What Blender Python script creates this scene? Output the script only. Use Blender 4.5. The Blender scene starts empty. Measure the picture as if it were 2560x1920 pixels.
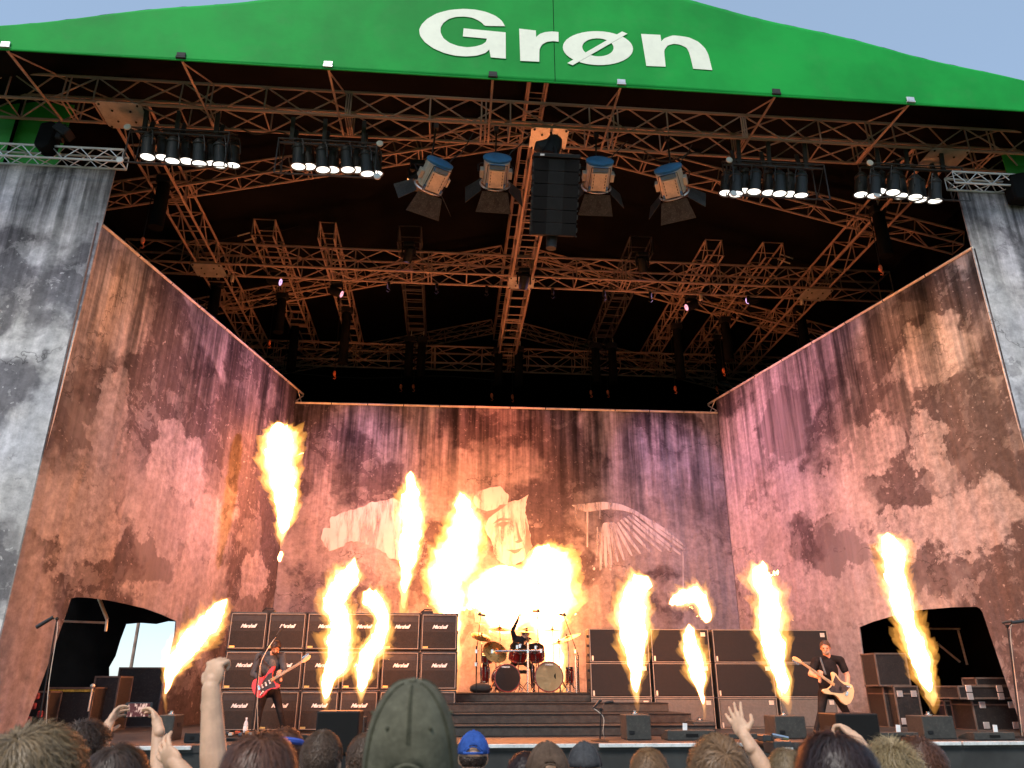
import bpy, bmesh, math, random
from mathutils import Vector, Matrix, noise
from math import radians, sin, cos, pi, sqrt

# ------------------------------------------------------------------ camera, sky, sun, exposure
scn = bpy.context.scene
COL = scn.collection
FPX, PITCH, YAW = 1920.0, math.atan(760 / 1920.0), radians(4.7)
CAM = Vector((0, 0, 1.9))
cam_data = bpy.data.cameras.new("camera")
cam_data.sensor_width = 36.0
cam_data.lens = FPX / 2560.0 * 36.0
cam_data.clip_start = 0.05
cam_data.clip_end = 6000
cam_data.dof.use_dof = True
cam_data.dof.focus_distance = 17.0
cam_data.dof.aperture_fstop = 4.0
cam = bpy.data.objects.new("camera", cam_data)
cam.location = CAM
cam.rotation_euler = (pi / 2 + PITCH, 0, -YAW)
COL.objects.link(cam)
scn.camera = cam

SUN_EL, SUN_AZ = radians(50), radians(206)      # hazy sun behind the audience; the roof keeps it off the stage
world = bpy.data.worlds.new("World")
scn.world = world
world.use_nodes = True
wn = world.node_tree
bg = wn.nodes["Background"]
sky = wn.nodes.new("ShaderNodeTexSky")
sky.sky_type = 'NISHITA'
sky.sun_disc = False
sky.sun_elevation = SUN_EL
sky.sun_rotation = SUN_AZ
sky.air_density = 0.85
sky.dust_density = 0.6
sky.ozone_density = 1.0
hz = wn.nodes.new("ShaderNodeMix"); hz.data_type = 'RGBA'      # evening haze evens the whole sky out
hz.inputs[0].default_value = 0.62
hz.inputs[7].default_value = (1.25, 1.66, 2.12, 1.0)
wn.links.new(sky.outputs[0], hz.inputs[6])
wn.links.new(hz.outputs[2], bg.inputs[0])
bg.inputs[1].default_value = 0.15
sun_data = bpy.data.lights.new("sun", 'SUN')
sun_data.energy = 1.4
sun_data.angle = radians(18)
sun_data.color = (1.0, 0.93, 0.84)
sun = bpy.data.objects.new("sun", sun_data)
sd = Vector((sin(SUN_AZ) * cos(SUN_EL), cos(SUN_AZ) * cos(SUN_EL), sin(SUN_EL)))
sun.rotation_euler = sd.to_track_quat('Z', 'Y').to_euler()
sun.location = sd * 60 + Vector((0, 0, 20))
COL.objects.link(sun)
scn.view_settings.view_transform = 'Standard'
scn.view_settings.look = 'None'
scn.view_settings.exposure = 1.1
scn.view_settings.gamma = 1.0
scn.view_settings.use_curve_mapping = False
scn.cycles.use_denoising = True
scn.cycles.adaptive_threshold = 0.02
scn.cycles.max_bounces = 6
scn.cycles.diffuse_bounces = 3
scn.cycles.glossy_bounces = 3
scn.cycles.transmission_bounces = 4
scn.cycles.transparent_max_bounces = 12
scn.cycles.volume_bounces = 0
scn.cycles.sample_clamp_indirect = 6.0
scn.cycles.caustics_reflective = False
scn.cycles.caustics_refractive = False

# ------------------------------------------------------------------ photograph pixel -> direction
_cf = Vector((sin(YAW), cos(YAW), 0))
CR = Vector((cos(YAW), -sin(YAW), 0))
CF = _cf * cos(PITCH) + Vector((0, 0, sin(PITCH)))
CU = _cf * -sin(PITCH) + Vector((0, 0, cos(PITCH)))
def ray(px, py):
    return CF + CR * ((px - 1280) / FPX) - CU * ((py - 960) / FPX)
def at_y(px, py, y):
    d = ray(px, py); return CAM + d * ((y - CAM.y) / d.y)
def at_z(px, py, z):
    d = ray(px, py); return CAM + d * ((z - CAM.z) / d.z)
def at_pl(px, py, p, n):
    d = ray(px, py); return CAM + d * ((Vector(p) - CAM).dot(Vector(n)) / d.dot(Vector(n)))
def at_d(px, py, dist):          # axis distance
    return CAM + ray(px, py) * dist
def mpp(p):                      # metres per photograph pixel at a point
    return (Vector(p) - CAM).dot(CF) / FPX

# ------------------------------------------------------------------ mesh collector
RNG = random.Random(7)
class MB:
    def __init__(s):
        s.v = []; s.f = []; s.uv = None
    def add(s, vs, fs, M=None):
        o = len(s.v)
        s.v += [tuple(M @ Vector(p)) if M is not None else tuple(p) for p in vs]
        s.f += [tuple(i + o for i in q) for q in fs]
        return s
    def box(s, c, size, R=None):
        c = Vector(c); hx, hy, hz = size[0] / 2, size[1] / 2, size[2] / 2
        vs = [Vector((x, y, z)) for x in (-hx, hx) for y in (-hy, hy) for z in (-hz, hz)]
        if R is not None: vs = [R @ p for p in vs]
        return s.add([p + c for p in vs], [(0, 1, 3, 2), (4, 6, 7, 5), (0, 4, 5, 1), (2, 3, 7, 6), (0, 2, 6, 4), (1, 5, 7, 3)])
    def tube(s, p0, p1, r0, r1=None, n=8, cap=True):
        p0, p1 = Vector(p0), Vector(p1)
        r1 = r0 if r1 is None else r1
        t = (p1 - p0).normalized()
        a = t.orthogonal().normalized(); b = t.cross(a)
        vs = []
        for p, r in ((p0, r0), (p1, r1)):
            vs += [p + (a * cos(2 * pi * i / n) + b * sin(2 * pi * i / n)) * r for i in range(n)]
        fs = [(i, (i + 1) % n, n + (i + 1) % n, n + i) for i in range(n)]
        if cap: fs += [tuple(range(n - 1, -1, -1)), tuple(range(n, 2 * n))]
        return s.add(vs, fs)
    def path(s, pts, rad, n=6, cap=True):
        pts = [Vector(p) for p in pts]
        rr = rad if isinstance(rad, (list, tuple)) else [rad] * len(pts)
        a = (pts[1] - pts[0]).normalized().orthogonal().normalized()
        vs = []
        for i, p in enumerate(pts):
            t = (pts[min(i + 1, len(pts) - 1)] - pts[max(i - 1, 0)]).normalized()
            a = (a - t * a.dot(t)).normalized(); b = t.cross(a)
            vs += [p + (a * cos(2 * pi * k / n) + b * sin(2 * pi * k / n)) * rr[i] for k in range(n)]
        fs = []
        for i in range(len(pts) - 1):
            for k in range(n):
                fs.append((i * n + k, i * n + (k + 1) % n, (i + 1) * n + (k + 1) % n, (i + 1) * n + k))
        if cap:
            fs += [tuple(range(n - 1, -1, -1)), tuple(range((len(pts) - 1) * n, len(pts) * n))]
        return s.add(vs, fs)
    def lathe(s, prof, n=16, M=None):
        vs = []; fs = []
        for r, z in prof:
            vs += [(r * cos(2 * pi * i / n), r * sin(2 * pi * i / n), z) for i in range(n)]
        for j in range(len(prof) - 1):
            for i in range(n):
                fs.append((j * n + i, j * n + (i + 1) % n, (j + 1) * n + (i + 1) % n, (j + 1) * n + i))
        if prof[0][0] > 1e-5: fs.append(tuple(range(n - 1, -1, -1)))
        if prof[-1][0] > 1e-5: fs.append(tuple(range((len(prof) - 1) * n, len(prof) * n)))
        return s.add(vs, fs, M)
    def prism(s, poly, M, t):
        # poly in local (x, z), extruded along local +y by t
        n = len(poly)
        vs = [(x, 0, z) for x, z in poly] + [(x, t, z) for x, z in poly]
        fs = [tuple(range(n)), tuple(range(2 * n - 1, n - 1, -1))]
        fs += [(i, n + i, n + (i + 1) % n, (i + 1) % n) for i in range(n)]
        return s.add(vs, fs, M)
    def ball(s, c, r, n=12, m=8, M=None):
        if not isinstance(r, (tuple, list)): r = (r, r, r)
        vs = [(0, 0, -1)]; fs = []
        for j in range(1, m):
            a = -pi / 2 + pi * j / m
            vs += [(cos(a) * cos(2 * pi * i / n), cos(a) * sin(2 * pi * i / n), sin(a)) for i in range(n)]
        vs.append((0, 0, 1)); last = len(vs) - 1
        for i in range(n):
            fs.append((0, 1 + (i + 1) % n, 1 + i))
            fs.append((last, 1 + (m - 2) * n + i, 1 + (m - 2) * n + (i + 1) % n))
        for j in range(m - 2):
            for i in range(n):
                fs.append((1 + j * n + i, 1 + j * n + (i + 1) % n, 1 + (j + 1) * n + (i + 1) % n, 1 + (j + 1) * n + i))
        T = Matrix.Translation(Vector(c)) @ (M.to_4x4() if M is not None else Matrix.Identity(4)) @ Matrix.Diagonal((r[0], r[1], r[2], 1))
        return s.add(vs, fs, T)
WM = {}          # world matrix of things and parts
def MW(o): return WM.get(o.name, Matrix.Identity(4)) if o else Matrix.Identity(4)
def mesh_of(mb, name, mats, bevel=0, smooth=False, inv=None, segs=1):
    me = bpy.data.meshes.new(name)
    vs = mb.v if inv is None else [tuple(inv @ Vector(p)) for p in mb.v]
    me.from_pydata(vs, [], mb.f)
    bm = bmesh.new(); bm.from_mesh(me)
    bmesh.ops.recalc_face_normals(bm, faces=bm.faces)
    if bevel:
        es = [e for e in bm.edges if len(e.link_faces) == 2 and e.calc_face_angle(0) > 0.6]
        bmesh.ops.bevel(bm, geom=es, offset=bevel, segments=segs, profile=0.5, affect='EDGES', clamp_overlap=True)
    bm.to_mesh(me); bm.free()
    if smooth:
        me.polygons.foreach_set("use_smooth", [True] * len(me.polygons))
        me.set_sharp_from_angle(angle=radians(42))
    for m in (mats if isinstance(mats, (list, tuple)) else [mats]):
        me.materials.append(m)
    return me
def props(o, label=None, cat=None, group=None, kind=None):
    if label: o["label"] = label
    if cat: o["category"] = cat
    if group: o["group"] = group
    if kind: o["kind"] = kind
    return o
def thing(name, label, cat, loc=(0, 0, 0), rz=0.0, group=None, R=None):
    o = bpy.data.objects.new(name, None)
    o.empty_display_size = 0.1
    M = Matrix.Translation(Vector(loc)) @ (R.to_4x4() if R is not None else Matrix.Rotation(rz, 4, 'Z'))
    o.matrix_world = M
    COL.objects.link(o)
    WM[o.name] = M
    return props(o, label, cat, group)
def part(mb, name, mat, parent=None, bevel=0, smooth=False, local=False, label=None, kind=None, segs=1):
    inv = None if (local or parent is None) else MW(parent).inverted()
    me = mesh_of(mb, name, mat, bevel, smooth, inv, segs)
    o = bpy.data.objects.new(name, me)
    COL.objects.link(o)
    if parent is not None:
        o.parent = parent
        WM[o.name] = MW(parent)
    return props(o, label, None, None, kind)
def solo(mb, name, mat, label, cat, group=None, kind=None, **k):
    o = part(mb, name, mat, None, **k)
    return props(o, label, cat, group, kind)
def put_mesh(me, name, parent, M):
    o = bpy.data.objects.new(name, me)
    COL.objects.link(o)
    o.parent = parent
    o.matrix_basis = M
    WM[o.name] = MW(parent) @ M
    return o
def copy_tree(o, parent=None, loc=None, rz=None):
    c = o.copy(); COL.objects.link(c); c.parent = parent
    if loc is not None: c.location = loc
    if rz is not None: c.rotation_euler = (0, 0, rz)
    for ch in list(o.children): copy_tree(ch, c)
    return c
def rotm(zaxis, up=Vector((0, 0, 1))):
    z = Vector(zaxis).normalized()
    x = Vector(up).cross(z)
    if x.length < 1e-4: x = Vector((1, 0, 0))
    x.normalize(); y = z.cross(x)
    return Matrix((x, y, z)).transposed()

# ------------------------------------------------------------------ materials
class G:
    def __init__(s, m):
        s.t = m.node_tree; s.n = s.t.nodes; s.l = s.t.links
    def new(s, ty, **k):
        q = s.n.new(ty)
        for a, b in k.items(): setattr(q, a, b)
        return q
    def put(s, sock, v):
        if v is None: return
        if isinstance(v, bpy.types.NodeSocket): s.l.new(v, sock)
        else: sock.default_value = v
    def math(s, op, a, b=None, c=None, clamp=False):
        q = s.new("ShaderNodeMath", operation=op, use_clamp=clamp)
        for i, v in enumerate((a, b, c)): s.put(q.inputs[i], v)
        return q.outputs[0]
    def mix(s, f, a, b, blend='MIX'):
        q = s.new("ShaderNodeMix", data_type='RGBA', blend_type=blend)
        s.put(q.inputs[0], f); s.put(q.inputs[6], a); s.put(q.inputs[7], b)
        return q.outputs[2]
    def step(s, v, a, b, lo=0.0, hi=1.0):
        q = s.new("ShaderNodeMapRange", interpolation_type='SMOOTHSTEP')
        s.put(q.inputs[0], v); q.inputs[1].default_value = a; q.inputs[2].default_value = b
        q.inputs[3].default_value = lo; q.inputs[4].default_value = hi
        return q.outputs[0]
    def noise(s, vec, scale, detail=4, rough=0.55, dist=0.0, col=False):
        q = s.new("ShaderNodeTexNoise")
        if vec is not None: s.put(q.inputs["Vector"], vec)
        q.inputs["Scale"].default_value = scale; q.inputs["Detail"].default_value = detail
        q.inputs["Roughness"].default_value = rough; q.inputs["Distortion"].default_value = dist
        return q.outputs["Color" if col else "Fac"]
    def vmath(s, op, a, b=None):
        q = s.new("ShaderNodeVectorMath", operation=op)
        s.put(q.inputs[0], a)
        if b is not None: s.put(q.inputs[1], b)
        return q.outputs[0]
    def scalev(s, a, f):
        q = s.new("ShaderNodeVectorMath", operation='SCALE')
        s.put(q.inputs[0], a); q.inputs[3].default_value = f
        return q.outputs[0]
    def bump(s, h, strength=0.3, dist=0.02):
        q = s.new("ShaderNodeBump"); s.put(q.inputs["Height"], h)
        q.inputs["Strength"].default_value = strength; q.inputs["Distance"].default_value = dist
        return q.outputs[0]
def newmat(name):
    m = bpy.data.materials.new(name); m.use_nodes = True
    return m, G(m), m.node_tree.nodes["Principled BSDF"]
def rgba(c): return (c[0], c[1], c[2], 1.0)
def mat(name, col, rough=0.6, metal=0.0, var=0.25, scale=6.0, bump=0.0, spec=0.5, coat=0.0, dirt=0.0, grain=None):
    m, g, b = newmat(name)
    co = g.new("ShaderNodeTexCoord").outputs["Object"]
    n = g.noise(co, scale, 5, 0.6)
    lo = tuple(c * (1 - var) for c in col); hi = tuple(min(1, c * (1 + var)) for c in col)
    c = g.mix(g.step(n, 0.3, 0.7), rgba(lo), rgba(hi))
    if dirt:
        d = g.step(g.noise(co, scale * 4.3, 8, 0.7), 0.5, 0.68)
        c = g.mix(g.math('MULTIPLY', d, dirt), c, rgba((0.16, 0.14, 0.12)))
    g.put(b.inputs["Base Color"], c)
    g.put(b.inputs["Roughness"], g.math('ADD', rough - 0.08, g.math('MULTIPLY', n, 0.16)))
    b.inputs["Metallic"].default_value = metal
    b.inputs["Specular IOR Level"].default_value = spec
    b.inputs["Coat Weight"].default_value = coat
    if bump:
        g.put(b.inputs["Normal"], g.bump(g.noise(co, grain or scale * 8, 4, 0.6), bump, 0.01))
    return m
def emat(name, col, strength):
    m = bpy.data.materials.new(name); m.use_nodes = True
    t = m.node_tree; t.nodes.clear()
    o = t.nodes.new("ShaderNodeOutputMaterial"); e = t.nodes.new("ShaderNodeEmission")
    e.inputs[0].default_value = rgba(col); e.inputs[1].default_value = strength
    t.links.new(e.outputs[0], o.inputs[0])
    return m
def concrete(name, seed, pale=(), stain=(), light=(0.34, 0.32, 0.31), dark=(0.095, 0.080, 0.080), bias=0.0, hi=(6.5, 10.6)):
    m, g, b = newmat(name)
    uv = g.new("ShaderNodeTexCoord").outputs["UV"]
    sp = g.new("ShaderNodeSeparateXYZ"); g.l.new(uv, sp.inputs[0])
    u, v = sp.outputs[0], sp.outputs[1]
    pos = g.vmath('ADD', uv, (seed * 3.7, seed * 1.3, seed * 0.9))
    wob = g.vmath('SUBTRACT', g.noise(pos, 0.8, 4, 0.55, col=True), (0.5, 0.5, 0.5))
    dp = g.vmath('ADD', pos, g.scalev(wob, 1.3))
    n1 = g.noise(dp, 0.20, 7, 0.55)
    p1 = g.step(g.math('ADD', n1, g.math('MULTIPLY', g.math('SUBTRACT', 5.5, v), 0.008)), 0.462 + bias, 0.512 + bias)
    n2 = g.noise(g.vmath('ADD', dp, (31.0, 7.0, 2.0)), 0.5, 6, 0.6)
    p2 = g.step(n2, 0.53, 0.56)
    n4 = g.noise(g.vmath('ADD', dp, (3.0, 57.0, 9.0)), 1.3, 6, 0.68)
    p4 = g.step(n4, 0.56, 0.59)
    fine = g.noise(pos, 6.0, 6, 0.72)
    # vertical running stains, printed on the cloth, strongest below the top edge
    cb = g.new("ShaderNodeCombineXYZ")
    g.put(cb.inputs[0], g.math('MULTIPLY', u, 1.0)); g.put(cb.inputs[1], g.math('MULTIPLY', v, 0.055)); cb.inputs[2].default_value = seed
    st = g.noise(cb.outputs[0], 1.9, 5, 0.66)
    s1 = g.step(st, 0.36, 0.63)
    cb2 = g.new("ShaderNodeCombineXYZ")
    g.put(cb2.inputs[0], u); g.put(cb2.inputs[1], g.math('MULTIPLY', v, 0.03)); cb2.inputs[2].default_value = seed + 4
    s2 = g.step(g.noise(cb2.outputs[0], 7.0, 4, 0.6), 0.36, 0.64)
    topw = g.math('MULTIPLY', g.step(g.math('ADD', v, g.math('MULTIPLY', g.math('SUBTRACT', n2, 0.5), 6.0)), hi[0], hi[1]), 0.9)
    mid = tuple((a * 0.62 + c * 0.38) for a, c in zip(light, dark))
    c = g.mix(p1, rgba(dark), rgba(light))
    c = g.mix(g.math('MULTIPLY', p2, 0.5), c, rgba(mid))
    c = g.mix(g.math('MULTIPLY', g.math('MULTIPLY', p4, g.math('SUBTRACT', 1.0, p1)), 0.6), c, rgba(mid))
    c = g.mix(g.math('MULTIPLY', g.step(g.noise(g.vmath('ADD', dp, (9.0, 9.0, 77.0)), 0.7, 6, 0.65), 0.60, 0.62), 0.45), c, rgba(dark))
    # broad bare plaster patches and dark damp stains of the print, placed by hand
    wsp = g.new("ShaderNodeSeparateXYZ"); g.l.new(g.vmath('SUBTRACT', g.noise(pos, 1.6, 6, 0.62, col=True), (0.5, 0.5, 0.5)), wsp.inputs[0])
    def blobs(lst):
        acc = None
        for (u0, v0, ru, rv) in lst:
            du = g.math('DIVIDE', g.math('SUBTRACT', g.math('ADD', u, g.math('MULTIPLY', wsp.outputs[0], 1.9)), u0), ru)
            dv = g.math('DIVIDE', g.math('SUBTRACT', g.math('ADD', v, g.math('MULTIPLY', wsp.outputs[1], 1.9)), v0), rv)
            q = g.math('ADD', g.math('MULTIPLY', du, du), g.math('MULTIPLY', dv, dv))
            k = g.step(q, 0.80, 1.08, 1.0, 0.0)
            acc = k if acc is None else g.math('MAXIMUM', acc, k)
        return acc
    if stain: c = g.mix(g.math('MULTIPLY', blobs(stain), g.math('MULTIPLY', fine, 1.15)), c, rgba(dark))
    if pale: c = g.mix(g.math('MULTIPLY', blobs(pale), g.math('ADD', 0.25, g.math('MULTIPLY', fine, 0.9))), c, rgba(tuple(min(1, k * 1.12) for k in light)))
    mott = g.math('ADD', 0.22, g.math('MULTIPLY', fine, 1.55))
    c = g.mix(1.0, c, mott, 'MULTIPLY')
    chips = g.step(g.noise(pos, 10.0, 3, 0.5), 0.66, 0.70)
    c = g.mix(g.math('MULTIPLY', g.math('MULTIPLY', chips, g.math('SUBTRACT', 1.0, p1)), 0.7), c, rgba(light))
    streak = g.math('MULTIPLY', g.math('ADD', 0.16, g.math('MULTIPLY', s1, 0.98)), g.math('ADD', 0.62, g.math('MULTIPLY', s2, 0.42)))
    sc = g.new("ShaderNodeCombineColor")
    for i, k in enumerate((1.0, 0.93, 0.95)): g.put(sc.inputs[i], g.math('MULTIPLY', streak, k))
    sfac = g.math('ADD', g.math('MULTIPLY', topw, 0.85), 0.26, clamp=True)
    c = g.mix(sfac, c, g.mix(1.0, c, sc.outputs[0], 'MULTIPLY'))
    # cracks
    vo = g.new("ShaderNodeTexVoronoi", feature='DISTANCE_TO_EDGE')
    wob2 = g.scalev(g.vmath('SUBTRACT', g.noise(pos, 2.2, 3, 0.6, col=True), (0.5, 0.5, 0.5)), 0.9)
    g.put(vo.inputs["Vector"], g.vmath('ADD', g.vmath('MULTIPLY', pos, (0.6, 1.0, 1.0)), wob2)); vo.inputs["Scale"].default_value = 0.21
    crk = g.math('MULTIPLY', g.step(vo.outputs["Distance"], 0.001, 0.0045, 1.0, 0.0), g.step(g.noise(pos, 0.3, 2), 0.47, 0.56))
    c = g.mix(g.math('MULTIPLY', crk, 0.5), c, rgba((0.03, 0.025, 0.025)))
    tint = g.step(g.noise(pos, 0.33, 3), 0.35, 0.65)
    c = g.mix(1.0, c, g.mix(tint, rgba((1.0, 0.97, 0.93)), rgba((0.93, 0.94, 1.0))), 'MULTIPLY')
    g.put(b.inputs["Base Color"], c)
    b.inputs["Roughness"].default_value = 0.88
    b.inputs["Specular IOR Level"].default_value = 0.15
    # slack cloth folds and print grain
    cb3 = g.new("ShaderNodeCombineXYZ")
    g.put(cb3.inputs[0], u); g.put(cb3.inputs[1], g.math('MULTIPLY', v, 0.16)); cb3.inputs[2].default_value = seed
    fold = g.noise(cb3.outputs[0], 0.9, 3, 0.5)
    g.put(b.inputs["Normal"], g.bump(g.math('ADD', g.math('MULTIPLY', fold, 1.0), g.math('MULTIPLY', fine, 0.05)), 0.75, 0.30))
    return m

M_ALU = mat("flame_tinted_aluminium", (0.38, 0.265, 0.215), 0.65, 0.05, 0.25, 3.0, spec=0.5, dirt=0.35)  # warm brown base colour stands in for orange flame light on neutral aluminium
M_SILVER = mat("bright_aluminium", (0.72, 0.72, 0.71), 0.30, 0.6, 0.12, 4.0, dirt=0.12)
M_PLATE = mat("plate_alloy", (0.55, 0.53, 0.50), 0.5, 0.4, 0.15, 4.0, dirt=0.3)
M_BLACK = mat("black_paint", (0.010, 0.010, 0.010), 0.6, 0.0, 0.35, 8.0, spec=0.3)
M_BLACKC = mat("black_drape", (0.007, 0.007, 0.007), 0.95, 0, 0.4, 1.2, spec=0.05, bump=0.3)
M_CANOPY = mat("dark_canopy", (0.006, 0.005, 0.005), 0.9, 0, 0.4, 0.5, spec=0.08, bump=0.2)
M_DECK = mat("stage_deck_ply", (0.035, 0.032, 0.030), 0.6, 0, 0.4, 2.0, dirt=0.3)
M_SKIRT = mat("stage_skirt", (0.035, 0.036, 0.034), 0.85, 0, 0.3, 2.0)
M_STRIP = mat("white_edge_paint", (0.62, 0.64, 0.62), 0.6, 0, 0.15, 5.0, dirt=0.4)
M_RISER = mat("riser_carpet", (0.055, 0.052, 0.047), 0.95, 0, 0.2, 9.0, spec=0.1, bump=0.3)
M_CHROME = mat("chrome", (0.80, 0.80, 0.80), 0.15, 1.0, 0.08, 5.0)
M_PIPE = mat("galvanised_pipe", (0.78, 0.70, 0.56), 0.4, 0.5, 0.2, 4.0)
M_RUBBER = mat("rubber", (0.02, 0.02, 0.02), 0.8)
M_ORANGE = mat("orange_hook_paint", (0.75, 0.16, 0.05), 0.5, 0, 0.2, 8.0)
M_WHITE = mat("white_paint", (0.78, 0.77, 0.74), 0.6, 0, 0.1, 6.0)
# ------------------------------------------------------------------ the place: ground, stage platform
DZ = 1.1                                  # stage deck height
X0 = 2.0                                  # stage centre line
M_GROUND = mat("trampled_grass", (0.085, 0.095, 0.045), 0.95, 0, 0.5, 0.8, bump=0.4, spec=0.1, dirt=0.5)
solo(MB().add([(-900, -900, 0), (900, -900, 0), (900, 900, 0), (-900, 900, 0)], [(0, 1, 2, 3)]), "ground", M_GROUND, None, None, kind="structure")

FY = 13.0                                 # stage front edge
st = thing("stage_platform", "dark stage platform with grey skirt and white front edge line", "stage", (X0, FY, 0))
for i in range(14):                       # deck boards, 2 m wide
    xa = -12.0 + i * 2.0
    for j in range(5):
        ya = FY + 0.02 + j * 3.8
        part(MB().box((xa + 1.0, ya + 1.9, DZ - 0.05), (1.992, 3.792, 0.1)), "deck_panel", M_DECK, st)
part(MB().box((X0, FY + 0.06, 0.51), (28.0, 0.04, 1.0)), "skirt", M_SKIRT, st)
part(MB().box((X0, FY + 9.5, 0.5), (27.8, 18.6, 0.92)), "substructure", M_BLACK, st)
strips = [(-330, 150), (272, 480), (600, 790), (905, 940), (1205, 1469), (1497, 1870), (2196, 2400), (2404, 2900)]
for a, b in strips:
    xa, xb = at_y(a, 1858, FY).x, at_y(b, 1858, FY).x
    part(MB().box(((xa + xb) / 2, FY - 0.012, DZ - 0.03), (xb - xa, 0.06, 0.055)), "edge_strip", M_STRIP, st, bevel=0.006)

# drum riser with four tiers of steps
rz = thing("drum_riser", "wide dark stepped riser carrying the drum kit", "riser", (X0, 17, DZ))
tiers = [(1400, 1825, 1.275, 1120, 1790), (1400, 1790, 1.45, 1120, 1728), (1400, 1761, 1.625, 1120, 1671), (1400, 1733, 1.80, 1120, 1615)]
tier_y = [14.9, 15.7, 16.5, 17.3]
for (px, py, z, xl, xr), y in zip(tiers, tier_y):
    xa, xb = at_y(xl, py, y).x, at_y(xr, py, y).x
    part(MB().box(((xa + xb) / 2, (y + 22.6) / 2, (z + z - 0.175) / 2 - 0.0), (xb - xa, 22.6 - y, 0.174)), "tier", M_RISER, rz, bevel=0.012)
    part(MB().box(((xa + xb) / 2, y - 0.008, z - 0.012), (xb - xa, 0.012, 0.016)), "nosing", M_BLACK, rz)

# ------------------------------------------------------------------ trusses
def unit_cyl(name, m, n=8):
    mb = MB(); mb.tube((0, 0, 0), (0, 0, 1), 1, 1, n)
    return mesh_of(mb, name, m, smooth=True)
M_DALU = mat("unlit_truss_tube", (0.05, 0.045, 0.045), 0.6, 0.1, 0.3, 4.0)  # near-black colour stands in for truss tubes left unlit
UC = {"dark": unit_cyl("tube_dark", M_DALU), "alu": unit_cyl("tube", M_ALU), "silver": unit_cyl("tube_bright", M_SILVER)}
def rod(kind, name, parent, a, b, r):
    a, b = Vector(a), Vector(b); d = b - a
    M = Matrix.Translation(a) @ rotm(d).to_4x4() @ Matrix.Diagonal((r, r, d.length, 1))
    return put_mesh(UC[kind], name, parent, M)
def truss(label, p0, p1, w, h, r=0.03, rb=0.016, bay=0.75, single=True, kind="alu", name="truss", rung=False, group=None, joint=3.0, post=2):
    """box truss; p0, p1 = centre of the bottom face at both ends"""
    p0, p1 = Vector(p0), Vector(p1)
    x = (p1 - p0).normalized(); L = (p1 - p0).length
    up = Vector((0, 0, 1))
    if abs(x.z) > 0.95: up = Vector((0, 1, 0))
    y = up.cross(x).normalized(); z = x.cross(y)
    R = Matrix((x, y, z)).transposed()
    t = thing(name, label, "truss", p0, R=R, group=group)
    c = [(-w / 2, 0), (w / 2, 0), (-w / 2, h), (w / 2, h)]
    for (cy, cz) in c: rod(kind, "chord", t, (0, cy, cz), (L, cy, cz), r)
    segs = []
    n = max(2, round(L / bay)); b = L / n
    for i in range(n):
        xa, xb = i * b, (i + 1) * b
        s = i % 2
        for cy in (-w / 2, w / 2):
            segs.append(((xa, cy, 0 if s else h), (xb, cy, h if s else 0)))
        if rung:
            segs.append(((xa, -w / 2, 0), (xa, w / 2, 0)))
            segs.append(((xa, -w / 2, h), (xa, w / 2, h)))
        else:
            segs.append(((xa, -w / 2 if s else w / 2, 0), (xb, w / 2 if s else -w / 2, 0)))
            segs.append(((xa, -w / 2 if s else w / 2, h), (xb, w / 2 if s else -w / 2, h)))
        if i % post == 0:
            for cy in (-w / 2, w / 2): segs.append(((xa, cy, 0), (xa, cy, h)))
            if not rung: segs.append(((xa, -w / 2, 0), (xa, w / 2, 0)))
    k = joint
    while k < L - 0.5:                    # section joints: double frames
        for dx in (-0.05, 0.05):
            segs += [((k + dx, -w / 2, 0), (k + dx, -w / 2, h)), ((k + dx, w / 2, 0), (k + dx, w / 2, h)), ((k + dx, -w / 2, 0), (k + dx, w / 2, 0))]
        k += joint
    segs += [((0, -w / 2, 0), (0, w / 2, 0)), ((0, -w / 2, h), (0, w / 2, h)), ((L, -w / 2, 0), (L, w / 2, 0)), ((L, -w / 2, h), (L, w / 2, h)), ((L, -w / 2, 0), (L, -w / 2, h)), ((L, w / 2, 0), (L, w / 2, h))]
    if single and len(segs) < 300:
        for a, e in segs: rod(kind, "brace", t, a, e, rb)
    else:
        mb = MB()
        for a, e in segs: mb.tube(a, e, rb, n=5, cap=False)
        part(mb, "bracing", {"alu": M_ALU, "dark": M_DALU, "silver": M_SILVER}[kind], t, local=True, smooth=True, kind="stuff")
    return t
def plate(parent, c, sx, sy):
    """corner-cut junction plate with bolt heads, under a truss node"""
    mb = MB(); k = 0.07
    poly = [(-sx / 2 + k, -sy / 2), (sx / 2 - k, -sy / 2), (sx / 2, -sy / 2 + k), (sx / 2, sy / 2 - k), (sx / 2 - k, sy / 2), (-sx / 2 + k, sy / 2), (-sx / 2, sy / 2 - k), (-sx / 2, -sy / 2 + k)]
    M = Matrix.Translation(Vector(c)) @ Matrix.Rotation(pi / 2, 4, 'X')
    mb.prism(poly, M, 0.012)
    p = part(mb, "junction_plate", M_PLATE, parent)
    hb = MB()
    for ax in (-0.42, -0.2, 0.2, 0.42):
        for ay in (-0.42, -0.2, 0.2, 0.42):
            if abs(ax) == abs(ay):
                q = Vector(c) + Vector((ax * sx, ay * sy, -0.012))
                hb.tube(q + Vector((0, 0, 0.005)), q + Vector((0, 0, -0.018)), 0.025, n=6)
    part(hb, "bolts", M_RUBBER, p, kind="stuff")
TZ = 13.6
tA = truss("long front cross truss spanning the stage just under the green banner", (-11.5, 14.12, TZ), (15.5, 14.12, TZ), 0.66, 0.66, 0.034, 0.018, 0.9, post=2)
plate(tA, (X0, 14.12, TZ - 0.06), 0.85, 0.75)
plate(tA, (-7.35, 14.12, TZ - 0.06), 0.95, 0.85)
plate(tA, (11.4, 14.12, TZ - 0.06), 0.95, 0.85)
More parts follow.
